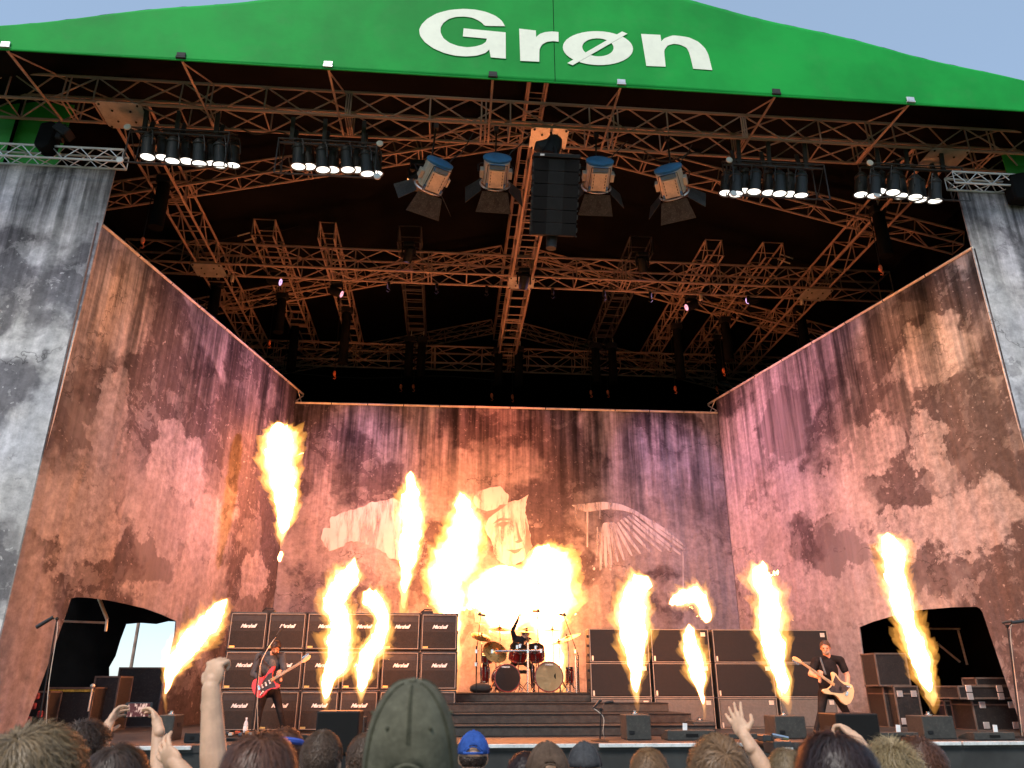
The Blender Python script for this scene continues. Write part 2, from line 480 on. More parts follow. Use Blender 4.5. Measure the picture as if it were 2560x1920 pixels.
tB = truss("middle cross truss spanning the stage, brightly lit orange", (-9.82, 20.85, TZ), (13.82, 20.85, TZ), 0.70, 0.70, 0.036, 0.019, 0.85)
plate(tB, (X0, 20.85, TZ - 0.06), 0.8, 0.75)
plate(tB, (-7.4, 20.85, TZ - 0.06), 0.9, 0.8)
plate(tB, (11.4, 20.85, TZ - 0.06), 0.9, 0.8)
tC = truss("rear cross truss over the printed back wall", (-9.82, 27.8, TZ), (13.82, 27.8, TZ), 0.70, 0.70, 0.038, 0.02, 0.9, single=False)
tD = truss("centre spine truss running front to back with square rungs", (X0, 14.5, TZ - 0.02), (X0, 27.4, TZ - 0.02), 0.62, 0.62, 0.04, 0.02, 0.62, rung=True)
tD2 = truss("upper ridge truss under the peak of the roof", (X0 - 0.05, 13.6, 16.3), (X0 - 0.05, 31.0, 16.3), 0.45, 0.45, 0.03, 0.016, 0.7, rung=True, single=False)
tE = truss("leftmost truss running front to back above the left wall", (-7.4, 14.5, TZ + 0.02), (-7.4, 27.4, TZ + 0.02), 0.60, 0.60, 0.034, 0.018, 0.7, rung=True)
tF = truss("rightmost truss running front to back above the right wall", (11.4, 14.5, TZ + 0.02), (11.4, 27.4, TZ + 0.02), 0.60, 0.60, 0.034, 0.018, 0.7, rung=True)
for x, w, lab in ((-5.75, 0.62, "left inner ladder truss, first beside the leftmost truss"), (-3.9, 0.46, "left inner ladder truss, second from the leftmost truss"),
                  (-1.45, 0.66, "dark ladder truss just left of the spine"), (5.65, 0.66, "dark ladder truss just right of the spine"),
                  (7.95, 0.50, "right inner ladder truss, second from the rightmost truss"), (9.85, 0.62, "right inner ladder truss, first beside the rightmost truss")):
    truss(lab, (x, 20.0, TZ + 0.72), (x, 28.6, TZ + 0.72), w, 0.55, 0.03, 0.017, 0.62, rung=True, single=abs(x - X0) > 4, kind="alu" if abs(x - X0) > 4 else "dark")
def roofz(x): return 16.15 - 0.252 * abs(x - X0)
for y, nm, sg in ((17.3, "front", True), (23.7, "middle", False), (29.6, "rear", False)):
    for s, sd_ in ((-1, "left"), (1, "right")):
        xe = X0 + s * 11.8
        truss("%s rafter truss sloping up to the ridge on the %s side" % (nm, sd_), (xe, y, roofz(xe)), (X0 + s * 0.35, y, roofz(X0 + s * 0.35)), 0.5, 0.42, 0.03, 0.015, 0.7, single=sg)
for s, sd_ in ((-1, "left"), (1, "right")):      # portal legs hidden behind the drapes
    truss("tall corner tower holding the roof behind the %s drape" % sd_, (X0 + s * 12.4, 15.4, 0), (X0 + s * 12.4, 15.4, TZ - 0.05), 0.6, 0.6, 0.035, 0.018, 0.8, single=False, name="roof_tower")

# wire braces with turnbuckles between the trusses
def wire(label, a, b):
    o = thing("brace_wire", label, "cable", a)
    a, b = Vector(a), Vector(b); d = b - a
    part(MB().tube(a, b, 0.008, n=5), "cable", M_BLACK, o)
    part(MB().tube(a + d * 0.1, a + d * 0.16, 0.022, n=6), "turnbuckle", M_PIPE, o)
wire("upper steel brace cable slanting over the left inner trusses", at_y(540, 604, 20.4), at_y(1010, 480, 22.5))
wire("lower steel brace cable slanting over the left inner trusses", at_y(560, 616, 20.4), at_y(1010, 495, 22.5))
wire("upper steel brace cable slanting over the right inner trusses", at_y(2035, 665, 20.4), at_y(1560, 500, 22.5))
wire("lower steel brace cable slanting over the right inner trusses", at_y(2030, 678, 20.4), at_y(1540, 505, 22.5))

# ------------------------------------------------------------------ roof canopy and its black sides
rf = thing("roof_canopy", "dark gabled fabric roof over the stage, seen from below", "roof", (X0, 12.4, 17))
def canopyz(x, y=40): return 16.66 + 0.5 * min(1.0, (y - 12.35) / 3.0) - 0.2335 * abs(x - X0)
for s in (-1, 1):
    NX, NY = 24, 30; mb = MB(); vs = []; fs = []
    for j in range(NY + 1):
        for i in range(NX + 1):
            x = X0 + s * 12.8 * i / NX; y = 12.35 + 19.6 * j / NY
            sag = -0.10 * sin(pi * ((j / NY * 7) % 1.0)) * sin(pi * i / NX)
            vs.append((x, y, canopyz(x, y) + sag + 0.03 * noise.noise(Vector((x * 0.7, y * 0.7, 3)))))
    for j in range(NY):
        for i in range(NX):
            k = j * (NX + 1) + i
            fs.append((k, k + 1, k + NX + 2, k + NX + 1))
    mb.add(vs, fs)
    o = part(mb, "roof_sheet", M_CANOPY, rf, smooth=True)
    sm = o.modifiers.new("thick", 'SOLIDIFY'); sm.thickness = 0.02; sm.offset = 1
def curtain(label, pts, name="black_drape", fold=0.05, m=None, per=3.2):
    """hanging black cloth between two ground points, given height range"""
    (xa, ya), (xb, yb), z0, z1 = pts
    L = sqrt((xb - xa) ** 2 + (yb - ya) ** 2); n = max(6, int(L * 7)); nx, ny = -(yb - ya) / L, (xb - xa) / L
    vs = []; fs = []
    for i in range(n + 1):
        t = i / n; o = fold * sin(t * L * per + 1.3 * sin(t * L))
        for z in (z0, z1): vs.append((xa + (xb - xa) * t + nx * o, ya + (yb - ya) * t + ny * o, z))
    for i in range(n): fs.append((2 * i, 2 * i + 2, 2 * i + 3, 2 * i + 1))
    q = solo(MB().add(vs, fs), name, m or M_BLACKC, label, "curtain", smooth=True)
    md = q.modifiers.new("thick", 'SOLIDIFY'); md.thickness = 0.012
    return q
curtain("high black side curtain hung above the left printed wall", ((-9.9, 14.6), (-9.9, 31.3), 4.6, 14.35))
curtain("high black side curtain hung above the right printed wall", ((13.9, 31.3), (13.9, 14.6), DZ, 14.35))
curtain("black rear curtain closing the stage house at the far end", ((-9.8, 31.5), (13.8, 31.5), DZ, 14.3))
gb = MB(); gb.add([(-10.5, 31.6, 14.2), (14.5, 31.6, 14.2), (X0, 31.6, 17.2), (-10.5, 31.62, 14.2), (14.5, 31.62, 14.2), (X0, 31.62, 17.2)], [(0, 1, 2), (5, 4, 3), (0, 3, 4, 1), (1, 4, 5, 2), (2, 5, 3, 0)])
part(gb, "rear_gable", M_CANOPY, rf)

# ------------------------------------------------------------------ green gable banner with white lettering
M_GREEN = mat("green_banner_vinyl", (0.010, 0.29, 0.045), 0.65, 0, 0.22, 0.35, spec=0.12, bump=0.8, grain=1.3, dirt=0.05)
M_LETTER = mat("cream_print", (0.80, 0.82, 0.66), 0.6, 0, 0.05, 2.0, dirt=0.06)
BY = 12.2
def ban_top(x): return 16.56 - 0.2325 * abs(x - 2.06) + 0.06 * sin(x * 1.7) * 0.5
def ban_y(x, z):
    w = 0.008 * noise.noise(Vector((x * 0.35, z * 0.5, 1.0)))
    pull = 0.0
    for cx in STRUT_X:
        d = abs(x - cx - (z - 13.4) * 0.35 * (1 if x > cx else -1))
        pull += 0.006 * math.exp(-(d / 0.16) ** 2) * math.exp(-(z - 13.4) / 0.8)
    return BY + w - pull 
STRUTS = [(12, 128), (452, 152), (820, 172), (1232, 197), (1553, 218), (1940, 238), (2275, 258)]
STRUT_X = [at_y(px, py, BY).x for px, py in STRUTS]
bn = thing("gable_banner", "big green vinyl gable banner with cream lettering across the roof front", "banner", (X0, BY, 13.39))
NX, NZ = 280, 26; vs = []; fs = []
for i in range(NX + 1):
    x = -10.9 + 25.9 * i / NX
    for j in range(NZ + 1):
        z = 13.39 + (ban_top(x) - 13.39) * j / NZ
        vs.append((x, ban_y(x, z), z))
for i in range(NX):
    for j in range(NZ):
        k = i * (NZ + 1) + j
        fs.append((k, k + NZ + 1, k + NZ + 2, k + 1))
o = part(MB().add(vs, fs), "banner_sheet", M_GREEN, bn, smooth=True)
md = o.modifiers.new("thick", 'SOLIDIFY'); md.thickness = 0.008; md.offset = 1
hem = MB(); hem.path([(-10.9 + 25.9 * i / 60, BY - 0.005, 13.385) for i in range(61)], 0.022, 6)
part(hem, "bottom_hem", M_GREEN, bn, smooth=True)
trim = MB(); trim.path([(-10.9 + 25.9 * i / 120, BY + 0.04, ban_top(-10.9 + 25.9 * i / 120) + 0.015 + 0.012 * sin(i * 1.9)) for i in range(121)], 0.028, 6)
part(trim, "top_trim", M_BLACKC, bn, smooth=True)
seam = MB(); xs = at_y(1385, 100, BY).x; seam.path([(xs, ban_y(xs, 13.4 + k * 0.15) - 0.012, 13.4 + k * 0.15) for k in range(21)], 0.006, 5)
part(seam, "centre_seam", M_BLACKC, bn)
for i, (px, py) in enumerate(STRUTS):
    a = Vector((STRUT_X[i], BY + 0.05, 13.42)); e = Vector((STRUT_X[i] + 0.02, 14.44, TZ + 0.0))
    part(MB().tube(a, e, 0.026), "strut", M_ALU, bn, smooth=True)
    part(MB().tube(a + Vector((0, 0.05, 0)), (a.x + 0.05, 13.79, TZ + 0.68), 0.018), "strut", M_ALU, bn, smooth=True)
    part(MB().box(a + Vector((0, -0.09, 0.07)), (0.17, 0.03, 0.10)).box(a + Vector((0.0, -0.085, 0.0)), (0.19, 0.05, 0.035)), "clamp", M_RUBBER if i % 2 else M_SILVER, bn, bevel=0.005)
def zB(x, y): return (850 + x / 2.572, y / 2.572)
def zC(x, y): return (1700 + x / 2.572, y / 2.572)
def smooth_poly(pts, corner=50):
    """round the soft vertices of a traced outline"""
    n = len(pts); out = []
    for i in range(n):
        p, a, b = Vector(pts[i]), Vector(pts[i - 1]), Vector(pts[(i + 1) % n])
        ang = (p - a).angle(b - p, 0)
        if math.degrees(ang) > corner: out.append(tuple(p)); continue
        for t in (-0.3, 0.0, 0.3):
            if t < 0: q = p + (a - p) * 0.3
            elif t > 0: q = p + (b - p) * 0.3
            else: q = p * 0.9 + (a + b) * 0.05
            out.append(tuple(q))
    return out
def letter(name, pts):
    pts = smooth_poly(pts)
    mb = MB(); P = [at_y(x, y, BY - 0.05) for x, y in pts]
    M = Matrix.Translation((0, BY - 0.026, 0))
    mb.prism([(p.x, p.z) for p in P], M, 0.006)
    return part(mb, name, M_LETTER, bn)
letter("letter", [zB(*p) for p in [(930, 160), (1062, 162), (1040, 125), (1000, 95), (940, 70), (870, 55), (790, 50), (700, 58), (620, 80), (560, 115), (525, 150), (508, 185), (515, 225), (545, 265), (600, 305), (670, 335), (740, 352), (810, 357), (880, 352), (935, 335), (960, 312), (970, 363), (1067, 371), (1066, 202), (795, 176), (790, 228), (945, 242), (940, 262), (915, 280), (870, 293), (815, 298), (760, 290), (705, 270), (665, 240), (647, 205), (647, 170), (665, 140), (700, 115), (745, 102), (800, 100), (850, 107), (890, 125), (915, 142)]])
letter("letter", [zB(*p) for p in [(1153, 178), (1260, 190), (1262, 232), (1285, 212), (1320, 200), (1365, 196), (1406, 200), (1407, 262), (1370, 258), (1330, 263), (1300, 280), (1283, 310), (1282, 391), (1160, 385)]])
# o with a stroke: ring cut at the top so it stays one simple outline, plus the stroke
ring = []
for k in range(41):
    a = pi / 2 + 2 * pi * k / 40
    ring.append(zB(1660 + 226 * cos(a), 303 - 109 * sin(a) + 6 * cos(a)))
for k in range(40, -1, -1):
    a = pi / 2 + 2 * pi * k / 40
    ring.append(zB(1660 + 101 * cos(a), 298 - 58 * sin(a) + 3 * cos(a)))
mb = MB(); P = [at_y(x, y, BY - 0.05) for x, y in ring]
n = 41; fs = [(i, i + 1, 2 * n - 2 - i, 2 * n - 1 - i) for i in range(n - 1)]
mb.add([(p.x, BY - 0.0245, p.z) for p in P], fs)
o = part(mb, "letter", M_LETTER, bn); md = o.modifiers.new("t", 'SOLIDIFY'); md.thickness = 0.006
letter("letter_stroke", [zB(*p) for p in [(1463, 400), (1497, 414), (1850, 211), (1815, 197)]]).location.y -= 0.003
letter("letter", [(1603.5, 82.4), (1651.7, 84.8), (1654, 101), (1662, 93), (1682, 86), (1700, 87.5), (1723, 91), (1747, 102), (1764, 118.6), (1772, 134), (1781.6, 173), (1734, 169.5), (1725, 132), (1717.5, 116.6), (1700, 109), (1686, 107), (1670, 111), (1660.7, 124), (1665, 164.5), (1616.7, 162.5)])

# ------------------------------------------------------------------ printed concrete cloth walls
ANG = radians(14.3)
LW, LD = Vector((-7.24, 15.17, DZ)), Vector((sin(ANG), cos(ANG), 0))
RW, RD = Vector((10.98, 15.14, DZ)), Vector((-sin(ANG), cos(ANG), 0))
LN, RN = Vector((cos(ANG), -sin(ANG), 0)), Vector((-cos(ANG), -sin(ANG), 0))
WTOP = 10.9
def cloth(name, label, origin, d, nrm, poly, m, uoff=0.0, t=0.03):
    """cloth panel: poly in (u, z); u along d from origin"""
    o = thing(name, label, "backdrop", (origin.x, origin.y, DZ))
    n = len(poly)
    vs = [origin + d * u + Vector((0, 0, z - origin.z)) for u, z in poly]
    vs += [p - nrm * t for p in vs]
    mb = MB().add(vs, [tuple(range(n)), tuple(range(2 * n - 1, n - 1, -1))] + [(i, n + i, n + (i + 1) % n, (i + 1) % n) for i in range(n)])
    q = part(mb, "cloth", m, o)
    me = q.data; uvl = me.uv_layers.new(name="UVMap"); I = MW(o)
    for lp in me.loops:
        w = I @ me.vertices[lp.vertex_index].co
        uvl.data[lp.index].uv = ((w - origin).dot(d) + uoff, w.z)
    return o
def top_pipe(o, a, b, step=1.28):
    a, b = Vector(a), Vector(b); L = (b - a).length; n = max(1, round(L / step)); d = (b - a) / n
    for i in range(n):
        part(MB().tube(a + d * (i + 0.012), a + d * (i + 0.988), 0.035, n=8), "pipe", M_PIPE, o, smooth=True)
        part(MB().tube(a + d * (i + 0.988), a + d * (i + 1.012), 0.03, n=8), "pipe_joint", M_BLACK, o)
def uz(px, py, W, D, N):
    p = at_pl(px, py, W, N); return ((p - W).dot(D), p.z)
holeL = [uz(x, y, LW, LD, LN) for x, y in [(51, 1845), (110, 1690), (167, 1531), (178, 1496), (193, 1493), (229, 1495), (271, 1501), (316, 1510), (362, 1521), (407, 1537), (441, 1553), (438, 1589), (428, 1631), (413, 1682), (395, 1782)]]
holeL[0] = (holeL[0][0], DZ); uend = holeL[-1][0]
polyL = [(-0.94, DZ)] + holeL + [(uend, DZ), (8.86, DZ), (8.86, WTOP), (-0.94, WTOP)]
def uzl(lst, W, D, N, off=0.0): return [(uz(x, y, W, D, N)[0] + off, uz(x, y, W, D, N)[1], a, b) for x, y, a, b in lst]
M_CL = concrete("concrete_print_a", 1.7, hi=(6.0, 10.4), pale=uzl([(275, 1050, 0.55, 1.2), (190, 1300, 1.4, 0.85), (440, 1150, 1.1, 0.9), (520, 1330, 0.9, 0.8), (300, 780, 1.0, 0.8), (640, 1440, 0.8, 0.6)], LW, LD, LN),
               stain=uzl([(205, 1030, 0.75, 1.0), (430, 700, 0.7, 0.9), (600, 1080, 1.2, 1.2), (330, 1400, 1.6, 0.5), (690, 1370, 0.9, 0.8)], LW, LD, LN))
M_CR = concrete("concrete_print_b", 6.1, hi=(6.0, 10.4), bias=0.0, pale=uzl([(2325, 1120, 0.55, 0.9), (2420, 1290, 1.3, 0.75), (2180, 1120, 1.0, 0.8), (2050, 1240, 1.5, 0.5), (2240, 1330, 0.9, 0.6), (2000, 1480, 1.3, 0.55), (1880, 1450, 0.6, 1.1), (2330, 880, 1.1, 0.9)], RW, RD, RN, 40),
               stain=uzl([(2430, 1080, 0.8, 1.0), (1960, 1060, 1.1, 1.3), (2080, 1380, 1.3, 0.6), (2330, 1420, 1.3, 0.5), (2200, 870, 0.8, 0.7)], RW, RD, RN, 40))
M_CB = concrete("concrete_print_c", 11.6, hi=(5.8, 10.0), bias=0.006, light=(0.40, 0.375, 0.37), dark=(0.13, 0.11, 0.115))  # colours lifted to put haze and flame glow into the back wall print
M_CP = concrete("concrete_print_d", 3.2, hi=(8.0, 11.8), light=(0.66, 0.64, 0.62), dark=(0.21, 0.20, 0.205), bias=-0.02)  # same cloth as the side walls, paler here to carry daylight in its colour
M_CQ = concrete("concrete_print_e", 8.3, hi=(9.0, 12.0), light=(0.66, 0.64, 0.62), dark=(0.21, 0.20, 0.205), bias=-0.02)  # paler like the left pillar, daylight put into the print colours
wl = cloth("side_backdrop", "left side wall cloth printed like stained concrete, with an arched opening", LW, LD, LN, polyL, M_CL)
top_pipe(wl, LW + LD * -0.8 + Vector((0, 0, WTOP + 0.03 - DZ)), LW + LD * 9.35 + Vector((0, 0, WTOP + 0.03 - DZ)))
holeR = [uz(x, y, RW, RD, RN) for x, y in [(2560, 1839), (2503, 1670), (2456, 1530), (2449, 1521), (2442, 1517), (2382, 1518), (2298, 1525), (2231, 1540), (2180, 1555), (2148, 1568), (2156, 1631), (2201, 1833)]]
holeR[0] = (holeR[0][0], DZ); uend = holeR[-1][0]
polyR = [(-1.45, DZ)] + holeR + [(uend, DZ), (8.72, DZ), (8.72, WTOP), (-1.45, WTOP)]
wr = cloth("side_backdrop", "right side wall cloth printed like stained concrete, with an arched opening", RW, RD, RN, polyR, M_CR, uoff=40)
top_pipe(wr, RW + RD * -1.45 + Vector((0, 0, WTOP + 0.03 - DZ)), RW + RD * 9.2 + Vector((0, 0, WTOP + 0.03 - DZ)))
BL, BR = LW + LD * 8.83, RW + RD * 8.69
bd = (BR - BL).normalized(); bnrm = Vector((bd.y, -bd.x, 0)); blen = (BR - BL).length
BTOP = 10.42
wb = cloth("rear_backdrop", "back wall cloth printed like stained concrete with white wings and a face", BL, bd, bnrm, [(0.02, DZ), (blen - 0.02, DZ), (blen - 0.02, BTOP), (0.02, BTOP)], M_CB, uoff=80)
top_pipe(wb, BL + Vector((0, 0, BTOP + 0.03 - DZ)), BR + Vector((0, 0, BTOP + 0.03 - DZ)), 1.15)
for W, D, L_ in ((LW, LD, 9.35), (RW, RD, 9.2)):         # triangle pipe ends behind the corners
    e = W + D * L_ + Vector((0, 0, WTOP - DZ)); bq = W + D * (L_ - 0.45) + Vector((0, 0, WTOP - 0.36 - DZ))
    q = wl if W is LW else wr
    mb = MB(); mb.tube(e + Vector((0, 0, -0.02)), bq, 0.02); mb.tube(W + D * (L_ - 0.4) + Vector((0, 0, WTOP - DZ)), W + D * (L_ + 0.0) + Vector((0, 0, WTOP - 0.36 - DZ)), 0.018)
    mb.tube(bq, W + D * (L_ + 0.0) + Vector((0, 0, WTOP - 0.36 - DZ)), 0.02)
    part(mb, "pipe_end_frame", M_PIPE, q)
pl = cloth("pillar_backdrop", "grey daylit concrete-print cloth at the far left edge of the stage", Vector((-13.4, 14.30, DZ)), Vector((1, 0, 0)), Vector((0, -1, 0)),
           [(0, DZ), (13.4 - 7.49, DZ), (13.4 - 7.48, 3.3), (13.4 - 7.46, 6.2), (13.4 - 7.40, 10.0), (13.4 - 7.37, 12.25), (0, 12.25)], M_CP)
PRY = 13.75
pr = cloth("pillar_backdrop", "grey daylit concrete-print cloth at the far right edge of the stage", Vector((11.30, PRY, DZ)), Vector((1, 0, 0)), Vector((0, -1, 0)),
           [(0.05, DZ), (6, DZ), (6, 12.42), (0, 12.42), (0.0, 10.0), (0.03, 6.5), (0.045, 3.5)], M_CQ, uoff=30)
# white print on the back wall
M_PRINT = mat("white_print", (0.66, 0.64, 0.64), 0.85, 0, 0.08, 1.5, spec=0.1)
g_ = G(M_PRINT); co_ = g_.new("ShaderNodeTexCoord").outputs["Object"]
al = g_.step(g_.noise(g_.vmath('MULTIPLY', co_, (2.6, 2.6, 0.5)), 1.4, 6, 0.65), 0.34, 0.58, 0.15, 0.95)
g_.put(M_PRINT.node_tree.nodes["Principled BSDF"].inputs["Alpha"], al)
M_PRINTD = mat("dark_print", (0.30, 0.24, 0.24), 0.85, 0, 0.2, 2.0, spec=0.1)
def z7(x, y): return (1000 + x / 2.572, 1150 + y / 2.572)
def z6(x, y): return (600 + x / 3.318, 1000 + y / 3.318)
def stencil(name, pts, lift=0.012, m=None, soft=70):
    q = smooth_poly(pts, soft)
    P = [at_pl(x, y, BL + bnrm * lift, bnrm) for x, y in q]
    n = len(P); vs = P + [p - bnrm * 0.006 for p in P]
    return part(MB().add(vs, [tuple(range(n)), tuple(range(2 * n - 1, n - 1, -1))] + [(i, n + i, n + (i + 1) % n, (i + 1) % n) for i in range(n)]), name, m or M_PRINT, wb)
rg = random.Random(5)
def ragged(pts, amp, seg=10):
    out = []
    for i, p in enumerate(pts):
        a, b = Vector(p), Vector(pts[(i + 1) % len(pts)]); n = max(1, int((b - a).length / seg))
        for k in range(n):
            q = a.lerp(b, k / n); out.append((q.x + rg.uniform(-amp, amp), q.y + rg.uniform(-amp, amp)))
    return out
stencil("left_wing_print", [z6(*p) for p in ragged([(670, 1130), (685, 1060), (740, 1060), (745, 980), (870, 930), (1100, 850), (1290, 818), (1345, 850), (1340, 960), (1330, 1330), (1250, 1310), (1160, 1240), (1020, 1190), (920, 1165), (860, 1205), (740, 1255), (700, 1200)], 9, 24)])
stencil("right_wing_edge_print", [z7(*p) for p in [(1105, 290), (1250, 274), (1310, 268), (1420, 283), (1510, 322), (1600, 378), (1700, 436), (1830, 545), (1832, 560), (1690, 455), (1580, 392), (1500, 345), (1440, 325), (1330, 315), (1200, 335), (1140, 318)]])
tips = [(1834, 580), (1800, 604), (1745, 590), (1680, 585), (1610, 590), (1545, 600), (1490, 612), (1440, 640), (1400, 650), (1360, 670), (1325, 690), (1290, 690)]
base = [(1520, 345), (1490, 352), (1465, 360), (1440, 372), (1420, 385), (1400, 400), (1385, 412), (1370, 425), (1350, 435), (1335, 440), (1318, 445), (1300, 445)]
for a, b in zip(base, tips):
    a, b = Vector(a), Vector(b); d = (b - a).normalized(); nn = Vector((-d.y, d.x)); w = 13
    stencil("feather_print", [z7(*(a + nn * w * 0.5)), z7(*(a.lerp(b, 0.5) + nn * w)), z7(*(b + nn * w * 0.5)), z7(*(b + d * 8)), z7(*(b - nn * w * 0.5)), z7(*(a.lerp(b, 0.5) - nn * w * 0.7)), z7(*(a - nn * w * 0.5))])
stencil("wing_patch_print", [z7(*p) for p in ragged([(1290, 440), (1310, 400), (1370, 395), (1400, 430), (1390, 480), (1340, 500), (1300, 480)], 5)])
for x, ya, yb, w in ((1205, 330, 560, 6), (1270, 430, 620, 6), (1822, 590, 830, 5), (1132, 315, 390, 5), (1285, 310, 380, 4)):
    stencil("paint_drip_print", [z7(x - w, ya), z7(x + w, ya), z7(x + w * 0.8, yb), z7(x - w * 0.8, yb)])
for k in range(16):
    x, y = rg.uniform(1190, 1360), rg.uniform(600, 770); r = rg.uniform(3, 9)
    stencil("paint_spot_print", [z7(x + r * cos(a), y + r * 1.3 * sin(a)) for a in [i * pi / 4 for i in range(8)]])
stencil("face_print", [z7(*p) for p in ragged([(470, 250), (500, 205), (560, 182), (645, 168), (705, 232), (690, 272), (770, 255), (822, 225), (806, 320), (812, 375), (838, 470), (848, 560), (800, 640), (740, 672), (690, 676), (620, 640), (592, 540), (548, 450), (537, 410), (550, 370), (600, 330), (530, 325), (485, 300)], 5, 16)])
stencil("brow_print", [z7(*p) for p in [(596, 412), (640, 372), (716, 378), (716, 388), (648, 388)]], 0.02, M_PRINTD)
stencil("nose_print", [z7(*p) for p in [(742, 400), (752, 402), (772, 490), (790, 522), (756, 536), (736, 526), (760, 514)]], 0.02, M_PRINTD)
stencil("cheek_print", [z7(*p) for p in ragged([(806, 372), (836, 470), (848, 560), (812, 622), (800, 560), (812, 470)], 4, 14)], 0.02, M_PRINTD)
stencil("hair_print", [z7(*p) for p in ragged([(560, 330), (612, 316), (640, 290), (700, 282), (660, 310), (612, 345), (566, 372), (552, 420), (538, 412)], 4, 14)], 0.02, M_PRINTD)
stencil("shoulder_print", [z7(*p) for p in ragged([(490, 800), (560, 715), (690, 725), (770, 760), (905, 700), (1010, 720), (1065, 800), (1080, 1040), (480, 1040)], 6, 25)])
stencil("eye_print", [z7(*p) for p in [(602, 432), (650, 396), (712, 400), (682, 420), (660, 436), (640, 424)]], 0.02, M_PRINTD)
stencil("mouth_print", [z7(*p) for p in [(682, 576), (735, 578), (790, 564), (765, 592), (735, 604), (715, 590)]], 0.02, M_PRINTD)

# silver trusses and green panels on top of the pillars
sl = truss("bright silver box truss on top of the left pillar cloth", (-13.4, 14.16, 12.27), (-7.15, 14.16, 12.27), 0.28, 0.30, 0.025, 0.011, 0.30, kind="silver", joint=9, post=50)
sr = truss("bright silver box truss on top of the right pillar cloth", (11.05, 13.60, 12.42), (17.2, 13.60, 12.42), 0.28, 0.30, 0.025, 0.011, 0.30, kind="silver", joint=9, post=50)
M_GREEN2 = mat("green_scrim", (0.030, 0.34, 0.035), 0.7, 0, 0.12, 0.8, bump=0.05)
def panel(label, pts, y):
    P = [at_y(px, py, y) for px, py in pts]
    n = len(P); vs = P + [p + Vector((0, 0.02, 0)) for p in P]
    return solo(MB().add(vs, [tuple(range(n)), tuple(range(2 * n - 1, n - 1, -1))] + [(i, n + i, n + (i + 1) % n, (i + 1) % n) for i in range(n)]), "green_panel", M_GREEN2, label, "banner")
panel("green cloth panel hanging behind the left silver truss", [(-420, 235), (0, 250), (186, 262), (160, 350), (140, 420), (-420, 420)], 14.75)
panel("green cloth panel hanging behind the right silver truss", [(2504, 385), (2900, 400), (2900, 560), (2545, 540), (2520, 440)], 14.2)
# ------------------------------------------------------------------ flames
def flame_core(name, k):
    m = bpy.data.materials.new(name); m.use_nodes = True
    t = m.node_tree; t.nodes.clear(); g = G(m)
    o = g.new("ShaderNodeOutputMaterial"); e = g.new("ShaderNodeEmission")
    co = g.new("ShaderNodeTexCoord").outputs["Object"]
    n = g.step(g.noise(g.vmath('MULTIPLY', co, (5.0, 5.0, 2.4)), 1.0, 3, 0.6), 0.24, 0.36)
    g.put(e.inputs[0], g.mix(n, (1.0, 0.25, 0.04, 1), (1.0, 0.27, 0.085, 1)))
    g.put(e.inputs[1], g.math('MULTIPLY', g.math('ADD', 0.22, g.math('MULTIPLY', n, 0.78)), k))
    g.l.new(e.outputs[0], o.inputs[0])
    return m
def flame_veil(name, col, k):
    m = bpy.data.materials.new(name); m.use_nodes = True
    t = m.node_tree; t.nodes.clear()
    o = t.nodes.new("ShaderNodeOutputMaterial"); e = t.nodes.new("ShaderNodeEmission")
    e.inputs[0].default_value = rgba(col); e.inputs[1].default_value = k
    t.links.new(e.outputs[0], o.inputs["Volume"])
    return m
FK = 13.0
M_FCORE = flame_core("flame_core", FK)
M_FVEIL = flame_veil("flame_veil", (1.0, 0.42, 0.08), 1.7)
M_FMID = flame_veil("flame_body", (1.0, 0.52, 0.18), 5.0)
M_FCORE2 = flame_core("flame_core_hot", FK * 1.0)
def cr(P, t):
    n = len(P) - 1; i = min(int(t * n), n - 1); u = t * n - i
    p0, p1, p2, p3 = P[max(i - 1, 0)], P[i], P[i + 1], P[min(i + 2, n)]
    return [0.5 * (2 * b + (c - a) * u + (2 * a - 5 * b + 4 * c - d) * u * u + (3 * b - a - 3 * c + d) * u ** 3) for a, b, c, d in zip(p0, p1, p2, p3)]
